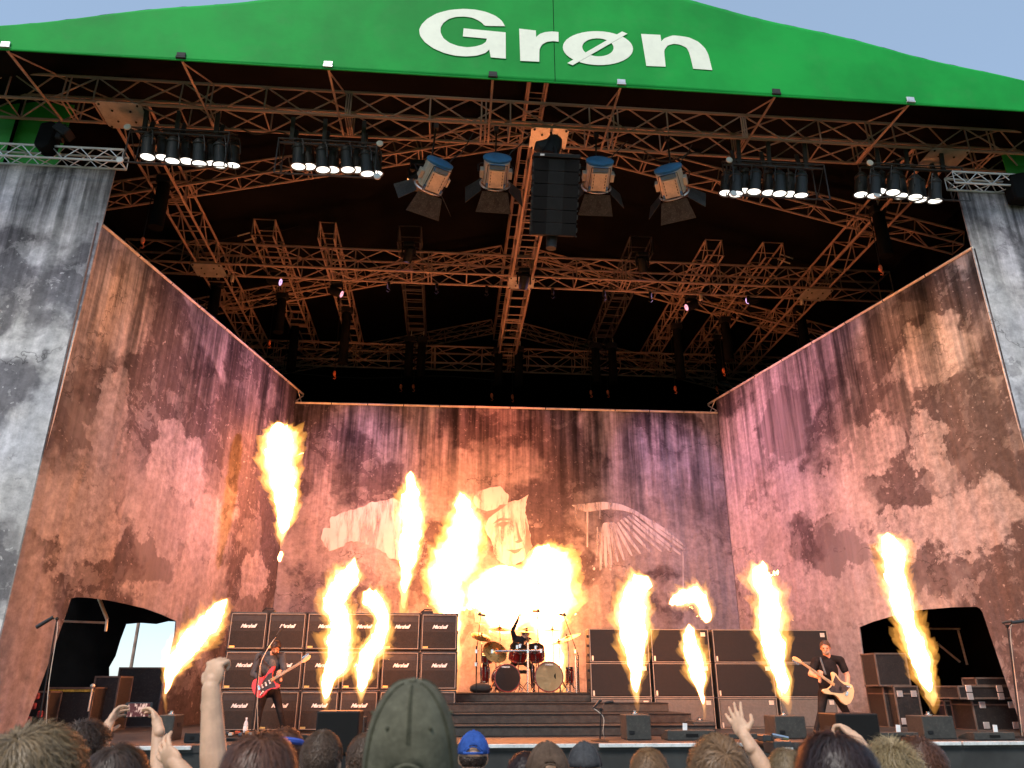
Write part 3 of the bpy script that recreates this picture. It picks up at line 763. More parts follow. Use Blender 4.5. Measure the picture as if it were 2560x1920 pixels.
def flame_mesh(mb, pts, Y, scale, amp, jag, seed, rings=70, seg=26, trim=(0, 1)):
    W = []
    for px, py, hw in pts:
        p = at_y(px, py, Y); W.append((p.x, p.y, p.z, hw * mpp(p)))
    vs = []; fs = []
    C = []
    for i in range(rings + 1):
        t = trim[0] + (trim[1] - trim[0]) * i / rings
        C.append(cr(W, t))
    for i in range(rings + 1):
        x, y, z, r = C[i]; c = Vector((x, y, z))
        tg = (Vector(C[min(i + 1, rings)][:3]) - Vector(C[max(i - 1, 0)][:3])).normalized()
        ex = Vector((0, 1, 0)).cross(tg)
        ex = ex.normalized() if ex.length > 1e-3 else Vector((1, 0, 0)); ey = tg.cross(ex)
        e = i / rings
        close = min(1.0, (e / 0.06) ** 0.5 if e < 0.06 else 1.0, ((1 - e) / 0.07) ** 0.6 if e > 0.93 else 1.0)
        r = max(r, 0.004) * scale
        for k in range(seg):
            a = 2 * pi * k / seg
            d = ex * cos(a) + ey * (sin(a) * 0.85)
            q = c + d * r
            lo = noise.fractal(q * (1.9) + Vector((seed, 0, 0)), 0.9, 2.0, 3)
            qs = Vector((q.x * 9, q.y * 9, q.z * 3.6)) + Vector((0, seed * 2.3, 0))
            hi = noise.fractal(qs, 0.8, 2.1, 3)
            jj = jag * min(1.0, 0.24 / max(r, 0.01)); rr = r * close * max(0.25, 1 + amp * lo * 1.1 + jj * hi)
            up = max(0.0, hi) * jj * r * 0.9 * close
            vs.append(c + d * rr + tg * up)
    n0 = 0
    for i in range(rings):
        for k in range(seg):
            fs.append((i * seg + k, i * seg + (k + 1) % seg, (i + 1) * seg + (k + 1) % seg, (i + 1) * seg + k))
    fs += [tuple(range(seg - 1, -1, -1)), tuple(range(rings * seg, (rings + 1) * seg))]
    mb.add(vs, fs)
flame_no = [0]
def flame(label, Y, *chains, hot=False):
    flame_no[0] += 1
    b = at_y(chains[0][0][0], chains[0][0][1], Y)
    o = thing("flame", label, "flame", b, group="flames shot up from the stage")
    core = MB(); veil = MB(); body = MB()
    for k, ch in enumerate(chains):
        sd = flame_no[0] * 7.3 + k * 3.1
        flame_mesh(core, ch, Y, 0.64, 0.34, 0.42, sd, rings=90, seg=30, trim=(0.16, 0.97) if k == 0 else (0.04, 0.96))
        flame_mesh(body, ch, Y, 0.86, 0.34, 0.52, sd, rings=110, seg=36, trim=(0.08, 0.99) if k == 0 else (0.01, 0.99))
        flame_mesh(veil, ch, Y, 1.17, 0.34, 0.74, sd, rings=130, seg=44)
    part(veil, "flame_veil", M_FVEIL, o, smooth=False)
    part(body, "flame_body", M_FMID, o, smooth=False)
    part(core, "flame_core", M_FCORE2 if hot else M_FCORE, o, smooth=True)
    return o
flame("flame blown sideways to the right at the far left, beside the raised fist", 14.6, [(416, 1788, 2), (412, 1745, 5), (420, 1712, 12), (426, 1680, 22), (448, 1640, 33), (478, 1600, 38), (512, 1562, 36), (545, 1525, 26), (572, 1492, 6)])
flame("tall wavy flame in front of the third column of the cabinet wall", 14.9, [(816, 1788, 3), (812, 1760, 7), (815, 1738, 12), (820, 1700, 24), (838, 1660, 32), (845, 1610, 38), (850, 1560, 34), (835, 1510, 36), (858, 1460, 40), (880, 1425, 26), (888, 1385, 4)])
flame("thinner curling flame in front of the fourth column of the cabinet wall", 15.0, [(896, 1778, 3), (903, 1745, 6), (905, 1712, 14), (912, 1680, 24), (918, 1640, 26), (945, 1600, 30), (958, 1550, 24), (945, 1510, 30), (922, 1490, 26), (905, 1478, 6)])
flame("fireball rising highest, before the rear corner of the left wall", 20.8, [(702, 1372, 3), (704, 1345, 12), (712, 1300, 24), (712, 1240, 36), (704, 1190, 40), (700, 1140, 42), (700, 1100, 44), (694, 1070, 26), (692, 1055, 5)], [(700, 1405, 3), (699, 1395, 7), (702, 1385, 6), (703, 1378, 2)])
flame("slim teardrop flame rising behind the cabinet wall", 20.6, [(1008, 1560, 8), (1010, 1500, 11), (1014, 1440, 18), (1022, 1380, 30), (1028, 1320, 32), (1026, 1265, 30), (1028, 1225, 24), (1026, 1195, 14), (1027, 1175, 3)])
flame("wide forked flame left of the drummer, before the back wall", 21.4, [(1135, 1760, 10), (1135, 1640, 14), (1132, 1560, 26), (1128, 1510, 36), (1112, 1460, 48), (1130, 1410, 52), (1152, 1360, 50), (1160, 1310, 40), (1158, 1260, 26), (1148, 1225, 6)], hot=True)
flame("broad white-hot fireball directly above the drum kit", 21.7, [(1258, 1600, 20), (1262, 1560, 55), (1268, 1520, 84), (1262, 1480, 92), (1255, 1445, 76), (1250, 1412, 26)], hot=True)
flame("large bulging flame right of the drummer, before the back wall", 21.2, [(1398, 1765, 10), (1396, 1700, 20), (1385, 1640, 30), (1372, 1590, 40), (1368, 1540, 52), (1378, 1490, 64), (1372, 1440, 68), (1355, 1395, 56), (1335, 1365, 18)], hot=True)
flame("fat bright flame over the box right of the riser steps", 14.1, [(1594, 1786, 3), (1594, 1750, 7), (1588, 1708, 16), (1590, 1670, 26), (1585, 1630, 33), (1582, 1580, 40), (1582, 1530, 42), (1586, 1490, 42), (1608, 1458, 30), (1622, 1438, 8)])
flame("hook-shaped flame curling left over the second box from the riser", 15.3, [(1760, 1802, 3), (1759, 1765, 6), (1752, 1730, 12), (1748, 1700, 22), (1740, 1660, 25), (1730, 1625, 26), (1724, 1590, 22), (1722, 1555, 4)], [(1764, 1560, 4), (1766, 1540, 18), (1758, 1510, 22), (1738, 1490, 24), (1712, 1490, 22), (1688, 1500, 18), (1670, 1512, 4)])
flame("tall flame left of the bass player", 14.2, [(1974, 1790, 3), (1970, 1760, 7), (1960, 1725, 18), (1952, 1690, 24), (1942, 1650, 28), (1930, 1600, 34), (1922, 1560, 38), (1925, 1520, 36), (1918, 1480, 34), (1900, 1440, 30), (1908, 1415, 14), (1905, 1398, 4)])
flame("long leaning flame in front of the right arched opening", 13.9, [(2338, 1788, 6), (2332, 1765, 12), (2322, 1720, 22), (2308, 1680, 28), (2292, 1630, 32), (2278, 1580, 32), (2262, 1530, 30), (2248, 1480, 32), (2235, 1430, 36), (2232, 1380, 38), (2222, 1345, 24), (2218, 1328, 5)])

# flame machines: black boxes with a nozzle
M_BOX = mat("flame_box_paint", (0.040, 0.038, 0.032), 0.8, 0, 0.2, 6.0, dirt=0.2)
def flame_box(label, pxl, pxr, pyt, Y, depth=0.5, base=None):
    a, b = at_y(pxl, pyt, Y), at_y(pxr, pyt, Y); z0 = base or DZ
    cx, w, h = (a.x + b.x) / 2, b.x - a.x, a.z - z0
    o = thing("flame_projector", label, "flame machine", (cx, Y + depth / 2, z0), group="flame projectors on the stage")
    part(MB().box((cx, Y + depth / 2, z0 + h / 2), (w, depth, h)), "housing", M_BOX, o, bevel=0.012)
    part(MB().box((cx + w * 0.5 + 0.004, Y + depth / 2, z0 + h * 0.6), (0.012, 0.16, 0.06)), "handle", M_RUBBER, o)
    nz = MB(); nz.lathe([(0.06, 0), (0.06, 0.02), (0.03, 0.03), (0.03, 0.06), (0.02, 0.06), (0.02, 0.02)], 12, Matrix.Translation((cx, Y + depth / 2, z0 + h)))
    part(nz, "nozzle", M_CHROME, o, smooth=True)
    part(MB().box((cx - w * 0.3, Y - 0.006, z0 + h * 0.3), (0.09, 0.012, 0.05)), "control_panel", M_BLACK, o)
flame_box("dark flame box right of the microphone stand, at the foot of the steps", 1565, 1626, 1787, 13.75)
flame_box("low flame box at the right end of the riser steps", 1733, 1787, 1803, 15.1, base=DZ)
flame_box("dark flame box left of the bass player's feet", 1936, 2012, 1790, 13.85)
flame_box("dark flame box in front of the right arched opening", 2303, 2382, 1790, 13.55)
flame_box("flame box in front of the left wall, behind the raised phone", 394, 438, 1788, 14.2)
flame_box("flame box hidden behind the big front speaker, left of the pair", 795, 838, 1790, 14.5)
flame_box("flame box hidden behind the big front speaker, right of the pair", 872, 912, 1792, 14.6)

# ------------------------------------------------------------------ wash lights on the trusses
M_LENS_D = mat("lens_glass", (0.10, 0.10, 0.12), 0.1, 0, 0.1, 9)
def moving_head(label, loc, target, col, power, size=60, blend=0.9):
    o = thing("moving_light", label, "stage light", loc, group="moving lights hung in the roof")
    L = Vector(loc)
    part(MB().box(L + Vector((0, 0, -0.06)), (0.34, 0.34, 0.14)), "base", M_BLACK, o, bevel=0.02)
    yk = MB(); yk.box(L + Vector((0, 0, -0.16)), (0.36, 0.1, 0.05)); yk.box(L + Vector((-0.19, 0, -0.30)), (0.04, 0.11, 0.3)); yk.box(L + Vector((0.19, 0, -0.30)), (0.04, 0.11, 0.3))
    part(yk, "yoke", M_BLACK, o, bevel=0.01)
    hc = L + Vector((0, 0, -0.38)); d = (Vector(target) - hc).normalized()
    M = Matrix.Translation(hc) @ rotm(d).to_4x4()
    h = MB(); h.lathe([(0.08, -0.24), (0.13, -0.20), (0.15, -0.05), (0.14, 0.12), (0.12, 0.22), (0.12, 0.20)], 16, M)
    hp = part(h, "lamp_head", M_BLACK, o, smooth=True)
    ln = MB(); ln.lathe([(0.0, 0.21), (0.11, 0.21)], 16, M)
    part(ln, "lens", emat("lens_glow_%d" % len(bpy.data.materials), col, 0.8), hp)
    ld = bpy.data.lights.new("beam", 'SPOT'); ld.energy = power; ld.color = col; ld.spot_size = radians(size); ld.spot_blend = blend; ld.shadow_soft_size = 0.05
    lo = bpy.data.objects.new("beam", ld); COL.objects.link(lo)
    lo.parent = o; lo.matrix_basis = MW(o).inverted() @ (Matrix.Translation(hc + d * 0.27) @ rotm(-d).to_4x4())
    return o
PURPLE, PINK, RED, AMBER = (0.78, 0.46, 0.86), (1.0, 0.38, 0.46), (1.0, 0.20, 0.11), (1.0, 0.42, 0.14)
WASH = [
    ("wash light on the right inner truss throwing magenta at the left wall", (7.95, 22.6, 14.30), (-5.8, 20.8, 7.6), PINK, 4600, 36),
    ("wash light on the right inner truss throwing violet at the left wall", (9.85, 22.0, 14.30), (-6.0, 19.6, 9.0), PURPLE, 3400, 30),
    ("wash light on the left inner truss throwing magenta at the right wall", (-3.9, 22.6, 14.30), (9.6, 20.4, 7.4), PINK, 6200, 40),
    ("wash light on the left inner truss throwing violet at the right wall", (-5.75, 22.0, 14.30), (9.7, 19.6, 8.8), PURPLE, 2000, 30),
    ("wash light under the dark left truss throwing violet at the back wall", (-1.45, 20.1, 14.30), (-3.4, 23.7, 6.6), PURPLE, 1000, 46),
    ("wash light under the dark right truss throwing violet at the back wall", (5.65, 20.1, 14.30), (7.3, 23.6, 6.6), PURPLE, 988, 46),
    ("wash light on the spine throwing red at the back wall", (2.0, 20.0, 13.50), (1.2, 23.7, 8.0), RED, 900, 60),
    ("amber wash light at the front left throwing light along the left wall", (-1.0, 15.2, 13.50), (-7.0, 15.9, 7.5), AMBER, 1100, 56),
    ("amber wash light at the front right throwing light along the right wall", (5.0, 15.2, 13.50), (10.7, 15.9, 7.0), AMBER, 2000, 60),
]
for w in WASH: moving_head(*w)

# ------------------------------------------------------------------ PAR can racks under the front truss
M_CAN = mat("black_can", (0.014, 0.015, 0.012), 0.5, 0.1, 0.3, 8.0)
M_PARLIT = emat("par_lamp_glow", (1.0, 0.93, 0.82), 1.5)
M_FRAME = mat("rack_frame", (0.05, 0.05, 0.05), 0.5, 0.4, 0.3, 6.0)
def par_mesh():
    can = MB(); can.lathe([(0.0, 0.27), (0.07, 0.26), (0.115, 0.20), (0.125, 0.17), (0.125, 0.15), (0.112, 0.14), (0.122, -0.20), (0.150, -0.205), (0.150, -0.225), (0.125, -0.225), (0.12, -0.17)], 18)
    lens = MB(); lens.lathe([(0.0, -0.195), (0.06, -0.198), (0.121, -0.205)], 18)
    yk = MB(); yk.path([(-0.15, 0, -0.02), (-0.155, 0, 0.15), (-0.12, 0, 0.31), (0.12, 0, 0.31), (0.155, 0, 0.15), (0.15, 0, -0.02)], 0.012, 6)
    return mesh_of(can, "par_can", M_CAN, smooth=True), mesh_of(lens, "par_lens", M_PARLIT, smooth=True), mesh_of(yk, "par_yoke", M_FRAME)
PCAN, PLENS, PYOKE = par_mesh()
def par_rack(label, fl, fr, lenses, Y, casters):
    """fl, fr: frame's left/right px with top and bottom py; lenses: px of the four near lamps"""
    a, b = at_y(fl[0], fl[1], Y), at_y(fr[0], fr[1], Y)
    zb = at_y(fl[0], fl[2], Y).z
    o = thing("lamp_rack", label, "light rack", ((a.x + b.x) / 2, Y + 0.2, TZ), group="lamp racks under the front truss")
    zt = (a.z + b.z) / 2; RB = 0.36      # the rack hangs tilted, rear bar higher
    fr_ = MB()
    for y, q in ((Y, 0.0), (Y + 0.52, RB)):
        fr_.tube((a.x, y, zt + q), (b.x, y, zt + q), 0.016); fr_.tube((a.x, y, zb + q), (b.x, y, zb + q), 0.012)
        for x in (a.x, b.x): fr_.tube((x, y, zb + q), (x, y, zt + q), 0.016)
    for x in (a.x, b.x):
        for z in (zt, zb): fr_.tube((x, Y, z), (x, Y + 0.52, z + RB), 0.014)
        fr_.tube((x, Y, zt), (x, Y + 0.52, zb + RB), 0.01)
    for y, q in ((Y + 0.08, 0.05), (Y + 0.44, RB - 0.05)): fr_.tube((a.x, y, zt - 0.10 + q), (b.x, y, zt - 0.10 + q), 0.024)
    part(fr_, "frame", M_FRAME, o)
    for t in (0.12, 0.45, 0.85):          # straps up to the truss
        x = a.x + (b.x - a.x) * t
        for y in (13.79, 14.45):
            part(MB().box((x, (y + Y + 0.26) / 2, (zt + TZ + 0.02) / 2), (0.09, 0.05, max(0.15, TZ + 0.03 - zt)), Matrix.Rotation(radians(8 if y < 14 else -8), 3, 'X')), "hanging_strap", M_RUBBER, o)
    for i, (px, py) in enumerate(lenses):
        for row in (0, 1):
            p = at_y(px, py, Y + 0.10)
            d = Vector((0.10 * (1 if px < 1300 else -1) + RNG.uniform(-0.05, 0.05), 0.10 + RNG.uniform(-0.05, 0.08), -1)).normalized()
            c = Vector((p.x + (0.09 * (1 if px < 1300 else -1) + 0.04 if row else 0), Y + 0.10 + row * 0.40, p.z + 0.02 + row * 0.31)) - d * 0.19
            M = MW(o).inverted() @ Matrix.Translation(c) @ rotm(-d).to_4x4() @ Matrix.Scale(1.18, 4)
            cn = put_mesh(PCAN, "lamp_can", o, M)
            put_mesh(PLENS, "lens", cn, Matrix.Identity(4)); put_mesh(PYOKE, "yoke", cn, Matrix.Rotation(RNG.uniform(-0.2, 0.2), 4, 'Z'))
    for x, z in casters:
        xx = a.x - 0.06 if x == 'l' else b.x + 0.06
        zz = zt - 0.02 if z == 't' else zb + 0.02
        M = Matrix.Translation((xx, Y - 0.02, zz)) @ Matrix.Rotation(pi / 2, 4, 'X') 
        w = MB(); w.lathe([(0.02, -0.02), (0.065, -0.022), (0.075, -0.012), (0.075, 0.012), (0.065, 0.022), (0.02, 0.02)], 14, M)
        part(w, "caster_wheel", M_WHITE, o, smooth=True)
par_rack("lamp rack with bright lamps nearest the left pillar", (327, 318, 405), (574, 330, 416), [(369, 388), (431, 398), (498, 404), (550, 408)], 13.95, [('l', 't'), ('l', 'b')])
par_rack("lamp rack with bright lamps left of the blue-capped spotlights", (697, 345, 432), (943, 358, 447), [(746, 412), (807, 420), (869, 420), (918, 430)], 13.95, [('r', 't'), ('r', 'b')])
par_rack("lamp rack with bright lamps right of the blue-capped spotlights", (1829, 402, 487), (2059, 410, 495), [(1840, 481), (1886, 475), (1949, 480), (2003, 484)], 13.75, [('l', 't'), ('l', 'b')])
par_rack("lamp rack with bright lamps nearest the right pillar", (2180, 408, 490), (2404, 418, 499), [(2186, 485), (2233, 477), (2288, 489), (2338, 498)], 13.75, [('l', 't'), ('l', 'b')])

# ------------------------------------------------------------------ big spotlights with blue caps and barn doors
M_BLUE = mat("blue_cast_cap", (0.045, 0.16, 0.30), 0.4, 0, 0.15, 6.0, dirt=0.1)
M_TAN = mat("bare_alloy_panel", (0.58, 0.50, 0.40), 0.45, 0.3, 0.15, 5.0, dirt=0.2)
M_BARN = mat("barn_door_black", (0.03, 0.03, 0.028), 0.55, 0.2, 0.5, 7.0, dirt=0.5)
def fresnel(label, px, py, Y, yaw, tilt):
    c = at_y(px, py, Y)
    R = Matrix.Rotation(yaw, 3, 'Z') @ Matrix.Rotation(tilt, 3, 'X') @ Matrix.Scale(0.86, 3)
    o = thing("spotlight", label, "spotlight", c, R=R, group="blue-capped spotlights under the front truss")
    b = MB()
    # fluted drum body, axis along local y, pointing upstage
    n = 44; prof = []
    for k in range(n):
        a = 2 * pi * k / n; rr = 1.0 + (0.025 if k % 2 else -0.02)
        prof.append((0.32 * rr * math.copysign(abs(cos(a)) ** 0.75, cos(a)), 0.27 * rr * math.copysign(abs(sin(a)) ** 0.75, sin(a))))
    b.prism(prof, Matrix.Translation((0, -0.34, 0)), 0.62)
    part(b, "body", M_TAN, o, local=True)
    cap = MB(); oval = [(0.36 * cos(2 * pi * k / 28), 0.24 * sin(2 * pi * k / 28)) for k in range(28)]
    cap.prism(oval, Matrix.Translation((0, -0.41, 0.02)), 0.075)
    part(cap, "rear_cap", M_BLUE, o, local=True, bevel=0.02, smooth=True, segs=2)
    part(MB().box((0, -0.30, -0.295), (0.38, 0.13, 0.06)), "ballast_lid", M_BLUE, o, local=True, bevel=0.012)
    up = part(MB().box((0, 0.04, -0.292), (0.40, 0.50, 0.05)), "underside_panel", M_TAN, o, local=True, bevel=0.008)
    for sx in (-1, 1):
        for k in range(5):
            part(MB().box((sx * 0.15, -0.15 + k * 0.085, -0.319), (0.018, 0.055, 0.006)), "vent", M_RUBBER, up, local=True)
        part(MB().box((sx * 0.36, 0.02, -0.02), (0.10, 0.22, 0.20)), "side_block", M_TAN, o, local=True, bevel=0.01)
    part(MB().box((0, 0.24, -0.28), (0.50, 0.10, 0.07)), "front_band", M_BLUE, o, local=True, bevel=0.01)
    gd = MB(); gd.path([(-0.24, -0.36, -0.33), (0.24, -0.36, -0.33), (0.27, 0.30, -0.36), (-0.27, 0.30, -0.36), (-0.24, -0.36, -0.33)], 0.011, 6)
    part(gd, "guard_rail", M_BLACK, o, local=True)
    rg_ = MB(); rg_.path([(0.38 * cos(a), 0.34, 0.32 * sin(a)) for a in [2 * pi * k / 28 for k in range(29)]], 0.024, 6, cap=False)
    part(rg_, "lens_ring", M_SILVER, o, local=True, smooth=True)
    ln = MB(); ln.lathe([(0, 0.05), (0.2, 0.02), (0.31, 0.0)], 20, Matrix.Translation((0, 0.30, 0)) @ Matrix.Rotation(-pi / 2, 4, 'X'))
    part(ln, "lens", M_LENS_D, o, local=True, smooth=True)
    bd_ = MB()
    def flap(pts):
        P = [Vector(p) for p in pts]; nn = (P[1] - P[0]).cross(P[2] - P[0]).normalized() * 0.006
        return MB().add([p + nn for p in P] + [p - nn for p in P], [(0, 1, 2, 3), (7, 6, 5, 4), (0, 4, 5, 1), (1, 5, 6, 2), (2, 6, 7, 3), (3, 7, 4, 0)])
    part(flap([(-0.33, 0.38, -0.33), (0.33, 0.38, -0.33), (0.46, 0.92, -0.46), (-0.46, 0.92, -0.46)]), "barn_door", M_BARN, o, local=True)
    part(flap([(-0.33, 0.38, 0.33), (0.33, 0.38, 0.33), (0.44, 0.80, 0.62), (-0.44, 0.80, 0.62)]), "barn_door", M_BARN, o, local=True)
    for sx in (-1, 1):
        part(flap([(sx * 0.36, 0.38, -0.30), (sx * 0.36, 0.38, 0.30), (sx * 0.74, 0.72, 0.38), (sx * 0.74, 0.72, -0.38)]), "barn_door", M_BARN, o, local=True)
    yk = MB(); yk.path([(-0.45, 0.02, 0.0), (-0.45, 0.02, 0.34), (-0.38, 0.02, 0.44), (0.38, 0.02, 0.44), (0.45, 0.02, 0.34), (0.45, 0.02, 0.0)], 0.022, 6)
    part(yk, "yoke", M_BLACK, o, local=True, smooth=True)
    top = Vector((c.x, min(max(c.y, 13.8), 14.45), TZ))
    hk = MB(); hk.tube(c + R @ Vector((0, 0.02, 0.44)), top, 0.02); hk.box(top + Vector((0, 0, -0.02)), (0.10, 0.10, 0.14))
    part(hk, "clamp", M_BLACK, o)
    cb = MB(); s = c + R @ Vector((0.25, -0.35, 0.1))
    cb.path([s, s + Vector((0.1, -0.05, 0.15)), s + Vector((0.3, 0.1, 0.45)), Vector((s.x + 0.55, 14.1, TZ))], 0.014, 6)
    part(cb, "cable", M_RUBBER, o, smooth=True)
fresnel("outermost left blue-capped spotlight, swung down to the left", 1085, 440, 13.95, radians(28), radians(-30))
fresnel("inner left blue-capped spotlight hanging straight, beside the speaker column", 1240, 430, 13.95, radians(2), radians(-24))
fresnel("inner right blue-capped spotlight hanging straight, beside the speaker column", 1495, 438, 13.95, radians(-1), radians(-26))
fresnel("outermost right blue-capped spotlight, swung down to the right", 1678, 455, 13.9, radians(-28), radians(-30))

# ------------------------------------------------------------------ hanging speaker column
M_SMALL0 = mat('dark_steel_link', (0.06, 0.055, 0.05), 0.5, 0.3)
tl = radians(30)
M_GRILLE = mat("black_grille", (0.008, 0.0075, 0.007), 0.85, 0.0, 0.15, 30.0, bump=0.2, spec=0.25)
a, b = at_y(1336, 392, 13.05), at_y(1450, 392, 13.05); W_ = b.x - a.x
cxa = (a.x + b.x) / 2
la = thing("line_array", "black hanging speaker column of six boxes in the middle of the roof front", "speaker", (cxa, 13.05, a.z), R=Matrix.Rotation(tl, 3, 'X'))
LM = MW(la); ax = LM.to_3x3() @ Vector((0, 0, -1))
colL = next(L for L in [1.2 + 0.01 * i for i in range(300)] if (lambda v: 960 - FPX * v.dot(CU) / v.dot(CF))(Vector((cxa, 13.05, a.z)) + ax * L - CAM) > 588)
hh = colL / 6
for k in range(6):
    zc = -hh * (k + 0.5)
    bx = part(MB().box((0, 0.24, zc), (W_, 0.40, hh * 0.988)), "speaker_box", M_BLACK, la, bevel=0.008, local=True)
    for s in (-1, 1):
        x0_, x1_ = s * 0.02, s * (W_ / 2 - 0.02); z0_, z1_ = zc - hh * 0.465, zc + hh * 0.465
        part(MB().add([(x0_, 0.06, z0_), (x1_, 0.0, z0_), (x1_, 0.0, z1_), (x0_, 0.06, z1_), (x0_, 0.1, z0_), (x1_, 0.1, z0_), (x1_, 0.1, z1_), (x0_, 0.1, z1_)],
               [(0, 1, 2, 3), (7, 6, 5, 4), (0, 4, 5, 1), (1, 5, 6, 2), (2, 6, 7, 3), (3, 7, 4, 0)]), "grille", M_GRILLE, bx, local=True)
        part(MB().box((s * (W_ / 2 + 0.012), 0.08, zc), (0.03, 0.05, 0.10)).box((s * (W_ / 2 + 0.012), 0.08, zc - 0.13), (0.025, 0.03, 0.03)), "rigging_link", M_SMALL0, bx, local=True)
part(MB().box((0, 0.22, 0.05), (W_ * 1.02, 0.46, 0.08)), "fly_frame", M_BLACK, la, bevel=0.01, local=True)
part(MB().box((-W_ * 0.33, -0.012, 0.05), (0.09, 0.012, 0.04)), "label_plate", M_WHITE, la, local=True)
tp_ = LM @ Vector((0, 0.22, 0.08))
part(MB().tube(tp_, (cxa, 13.9, TZ - 0.05), 0.03), "hoist_chain", M_BLACK, la)
part(MB().lathe([(0.0, 0.3), (0.16, 0.28), (0.20, 0.1), (0.18, -0.2), (0.0, -0.3)], 14, Matrix.Translation((cxa - 0.03, 13.62, tp_.z + 0.50)) @ Matrix.Rotation(0.3, 4, 'Y')), "hoist_motor", M_BLACK, la, smooth=True)
part(MB().lathe([(0.0, 0.2), (0.14, 0.18), (0.15, -0.1), (0.0, -0.2)], 12, Matrix.Translation((cxa - 0.24, 13.62, tp_.z + 0.54)) @ Matrix.Rotation(1.2, 4, 'Y')), "hoist_cover", M_RUBBER, la, smooth=True)
bt_ = LM @ Vector((0, 0.3, -colL))
part(MB().tube(bt_, bt_ + Vector((-0.02, 0.02, -0.30)), 0.13, 0.11, 12), "chain_bag", M_RUBBER, la, smooth=True)

# ------------------------------------------------------------------ chain hoists hanging in the roof
HO = [("left end above the left wall, nearest the front", 400, 515, 16.6, 1.25), ("right end above the right wall, nearest the front", 2206, 588, 16.4, 1.25),
      ("first left inner truss near its rear end", 733, 870, 26.2, 1.8), ("second left inner truss near its rear end", 862, 845, 24.5, 1.9),
      ("dark left truss, left of a close pair", 1022, 900, 26.6, 1.4), ("dark left truss, right of a close pair", 1053, 900, 26.6, 1.4),
      ("spine truss, left of a close pair", 1246, 925, 26.4, 1.3), ("spine truss, right of a close pair", 1297, 925, 26.4, 1.4),
      ("dark right truss, left of a close pair", 1490, 915, 26.4, 1.4), ("dark right truss, right of a close pair", 1532, 915, 26.4, 1.4),
      ("second right inner truss near its rear end", 1697, 885, 24.6, 1.9), ("first right inner truss near its rear end", 1800, 900, 26.0, 1.6),
      ("rightmost truss halfway back", 2008, 830, 22.8, 1.5), ("leftmost truss halfway back", 533, 770, 22.0, 1.4), ("middle left inner truss, small", 700, 790, 23.5, 1.2), ("right inner truss halfway back", 1818, 855, 23.6, 1.4)]
for lab, px, py, Y, h in HO:
    c = at_y(px, py, Y)
    o = thing("chain_hoist", "black chain hoist at the " + lab, "hoist", c, group="chain hoists in the roof")
    part(MB().tube(c + Vector((0, 0, h / 2)), c - Vector((0, 0, h / 2)), 0.15, 0.17, 14), "chain_bag", M_BLACKC, o, smooth=True)
    part(MB().box(c + Vector((0, 0, h / 2 + 0.13)), (0.40, 0.24, 0.24)), "motor", M_BLACK, o, bevel=0.04)
    part(MB().tube(c + Vector((0.05, 0, h / 2 + 0.25)), Vector((c.x + 0.05, c.y, max(TZ, c.z + h / 2 + 0.5))), 0.012), "chain", M_PIPE, o)
    part(MB().tube(c + Vector((-0.24, 0, h / 2)), c + Vector((-0.24, 0, -h / 2 - 0.3)), 0.012), "load_chain", M_BLACK, o)
    hk = MB(); q = c + Vector((-0.24, 0, -h / 2 - 0.38)); hk.ball(q, (0.055, 0.055, 0.10)); hk.path([q + Vector((0, 0, -0.08)), q + Vector((0.05, 0, -0.14)), q + Vector((0.03, 0, -0.20)), q + Vector((-0.03, 0, -0.18))], 0.014, 5)
    part(hk, "hook", M_ORANGE, o, smooth=True)

# cables slung along the front and middle trusses, black clamps under the middle truss
for lab, pts in (("black cable slung under the front truss on the left", [(600, 320), (640, 335), (700, 330), (760, 350), (850, 345)]), ("black cable looped from the front truss on the right", [(1610, 378), (1650, 402), (1690, 398), (1730, 382), (1760, 385)]), ("black cable slung under the rear truss", [(700, 930), (900, 945), (1100, 940), (1250, 952)])):
    Y = 14.2 if pts[0][1] < 500 else 27.6
    mb = MB(); P = [tuple(at_y(px, py, Y)) for px, py in pts]
    mb.path([cr(P, k / 20) for k in range(21)], 0.018, 6)
    solo(mb, "power_cable", M_RUBBER, lab, "cable", smooth=True)
cl_n = ["leftmost", "second", "third", "fourth", "fifth", "sixth", "seventh", "eighth", "ninth", "rightmost"]
for i, px in enumerate((573, 970, 1092, 1218, 1385, 1515, 1632, 1760, 1880, 2015)):
    p = at_y(px, 700 + (px - 1000) * 0.033, 20.85)
    c = Vector((p.x, 21.2, TZ - 0.12))
    o = thing("truss_clamp", "dark hook clamp under the middle cross truss, %s of ten from the left" % cl_n[i], "clamp", c, group="clamps under the middle truss")
    part(MB().box(c, (0.09, 0.12, 0.22)), "clamp_body", M_PIPE if i in (0, 7, 9) else M_BLACK, o, bevel=0.02)
    part(MB().path([c + Vector((0, 0, -0.1)), c + Vector((0.06, 0, -0.18)), c + Vector((0, 0, -0.24)), c + Vector((-0.06, 0, -0.18))], 0.016, 6), "hook", M_BLACK, o)

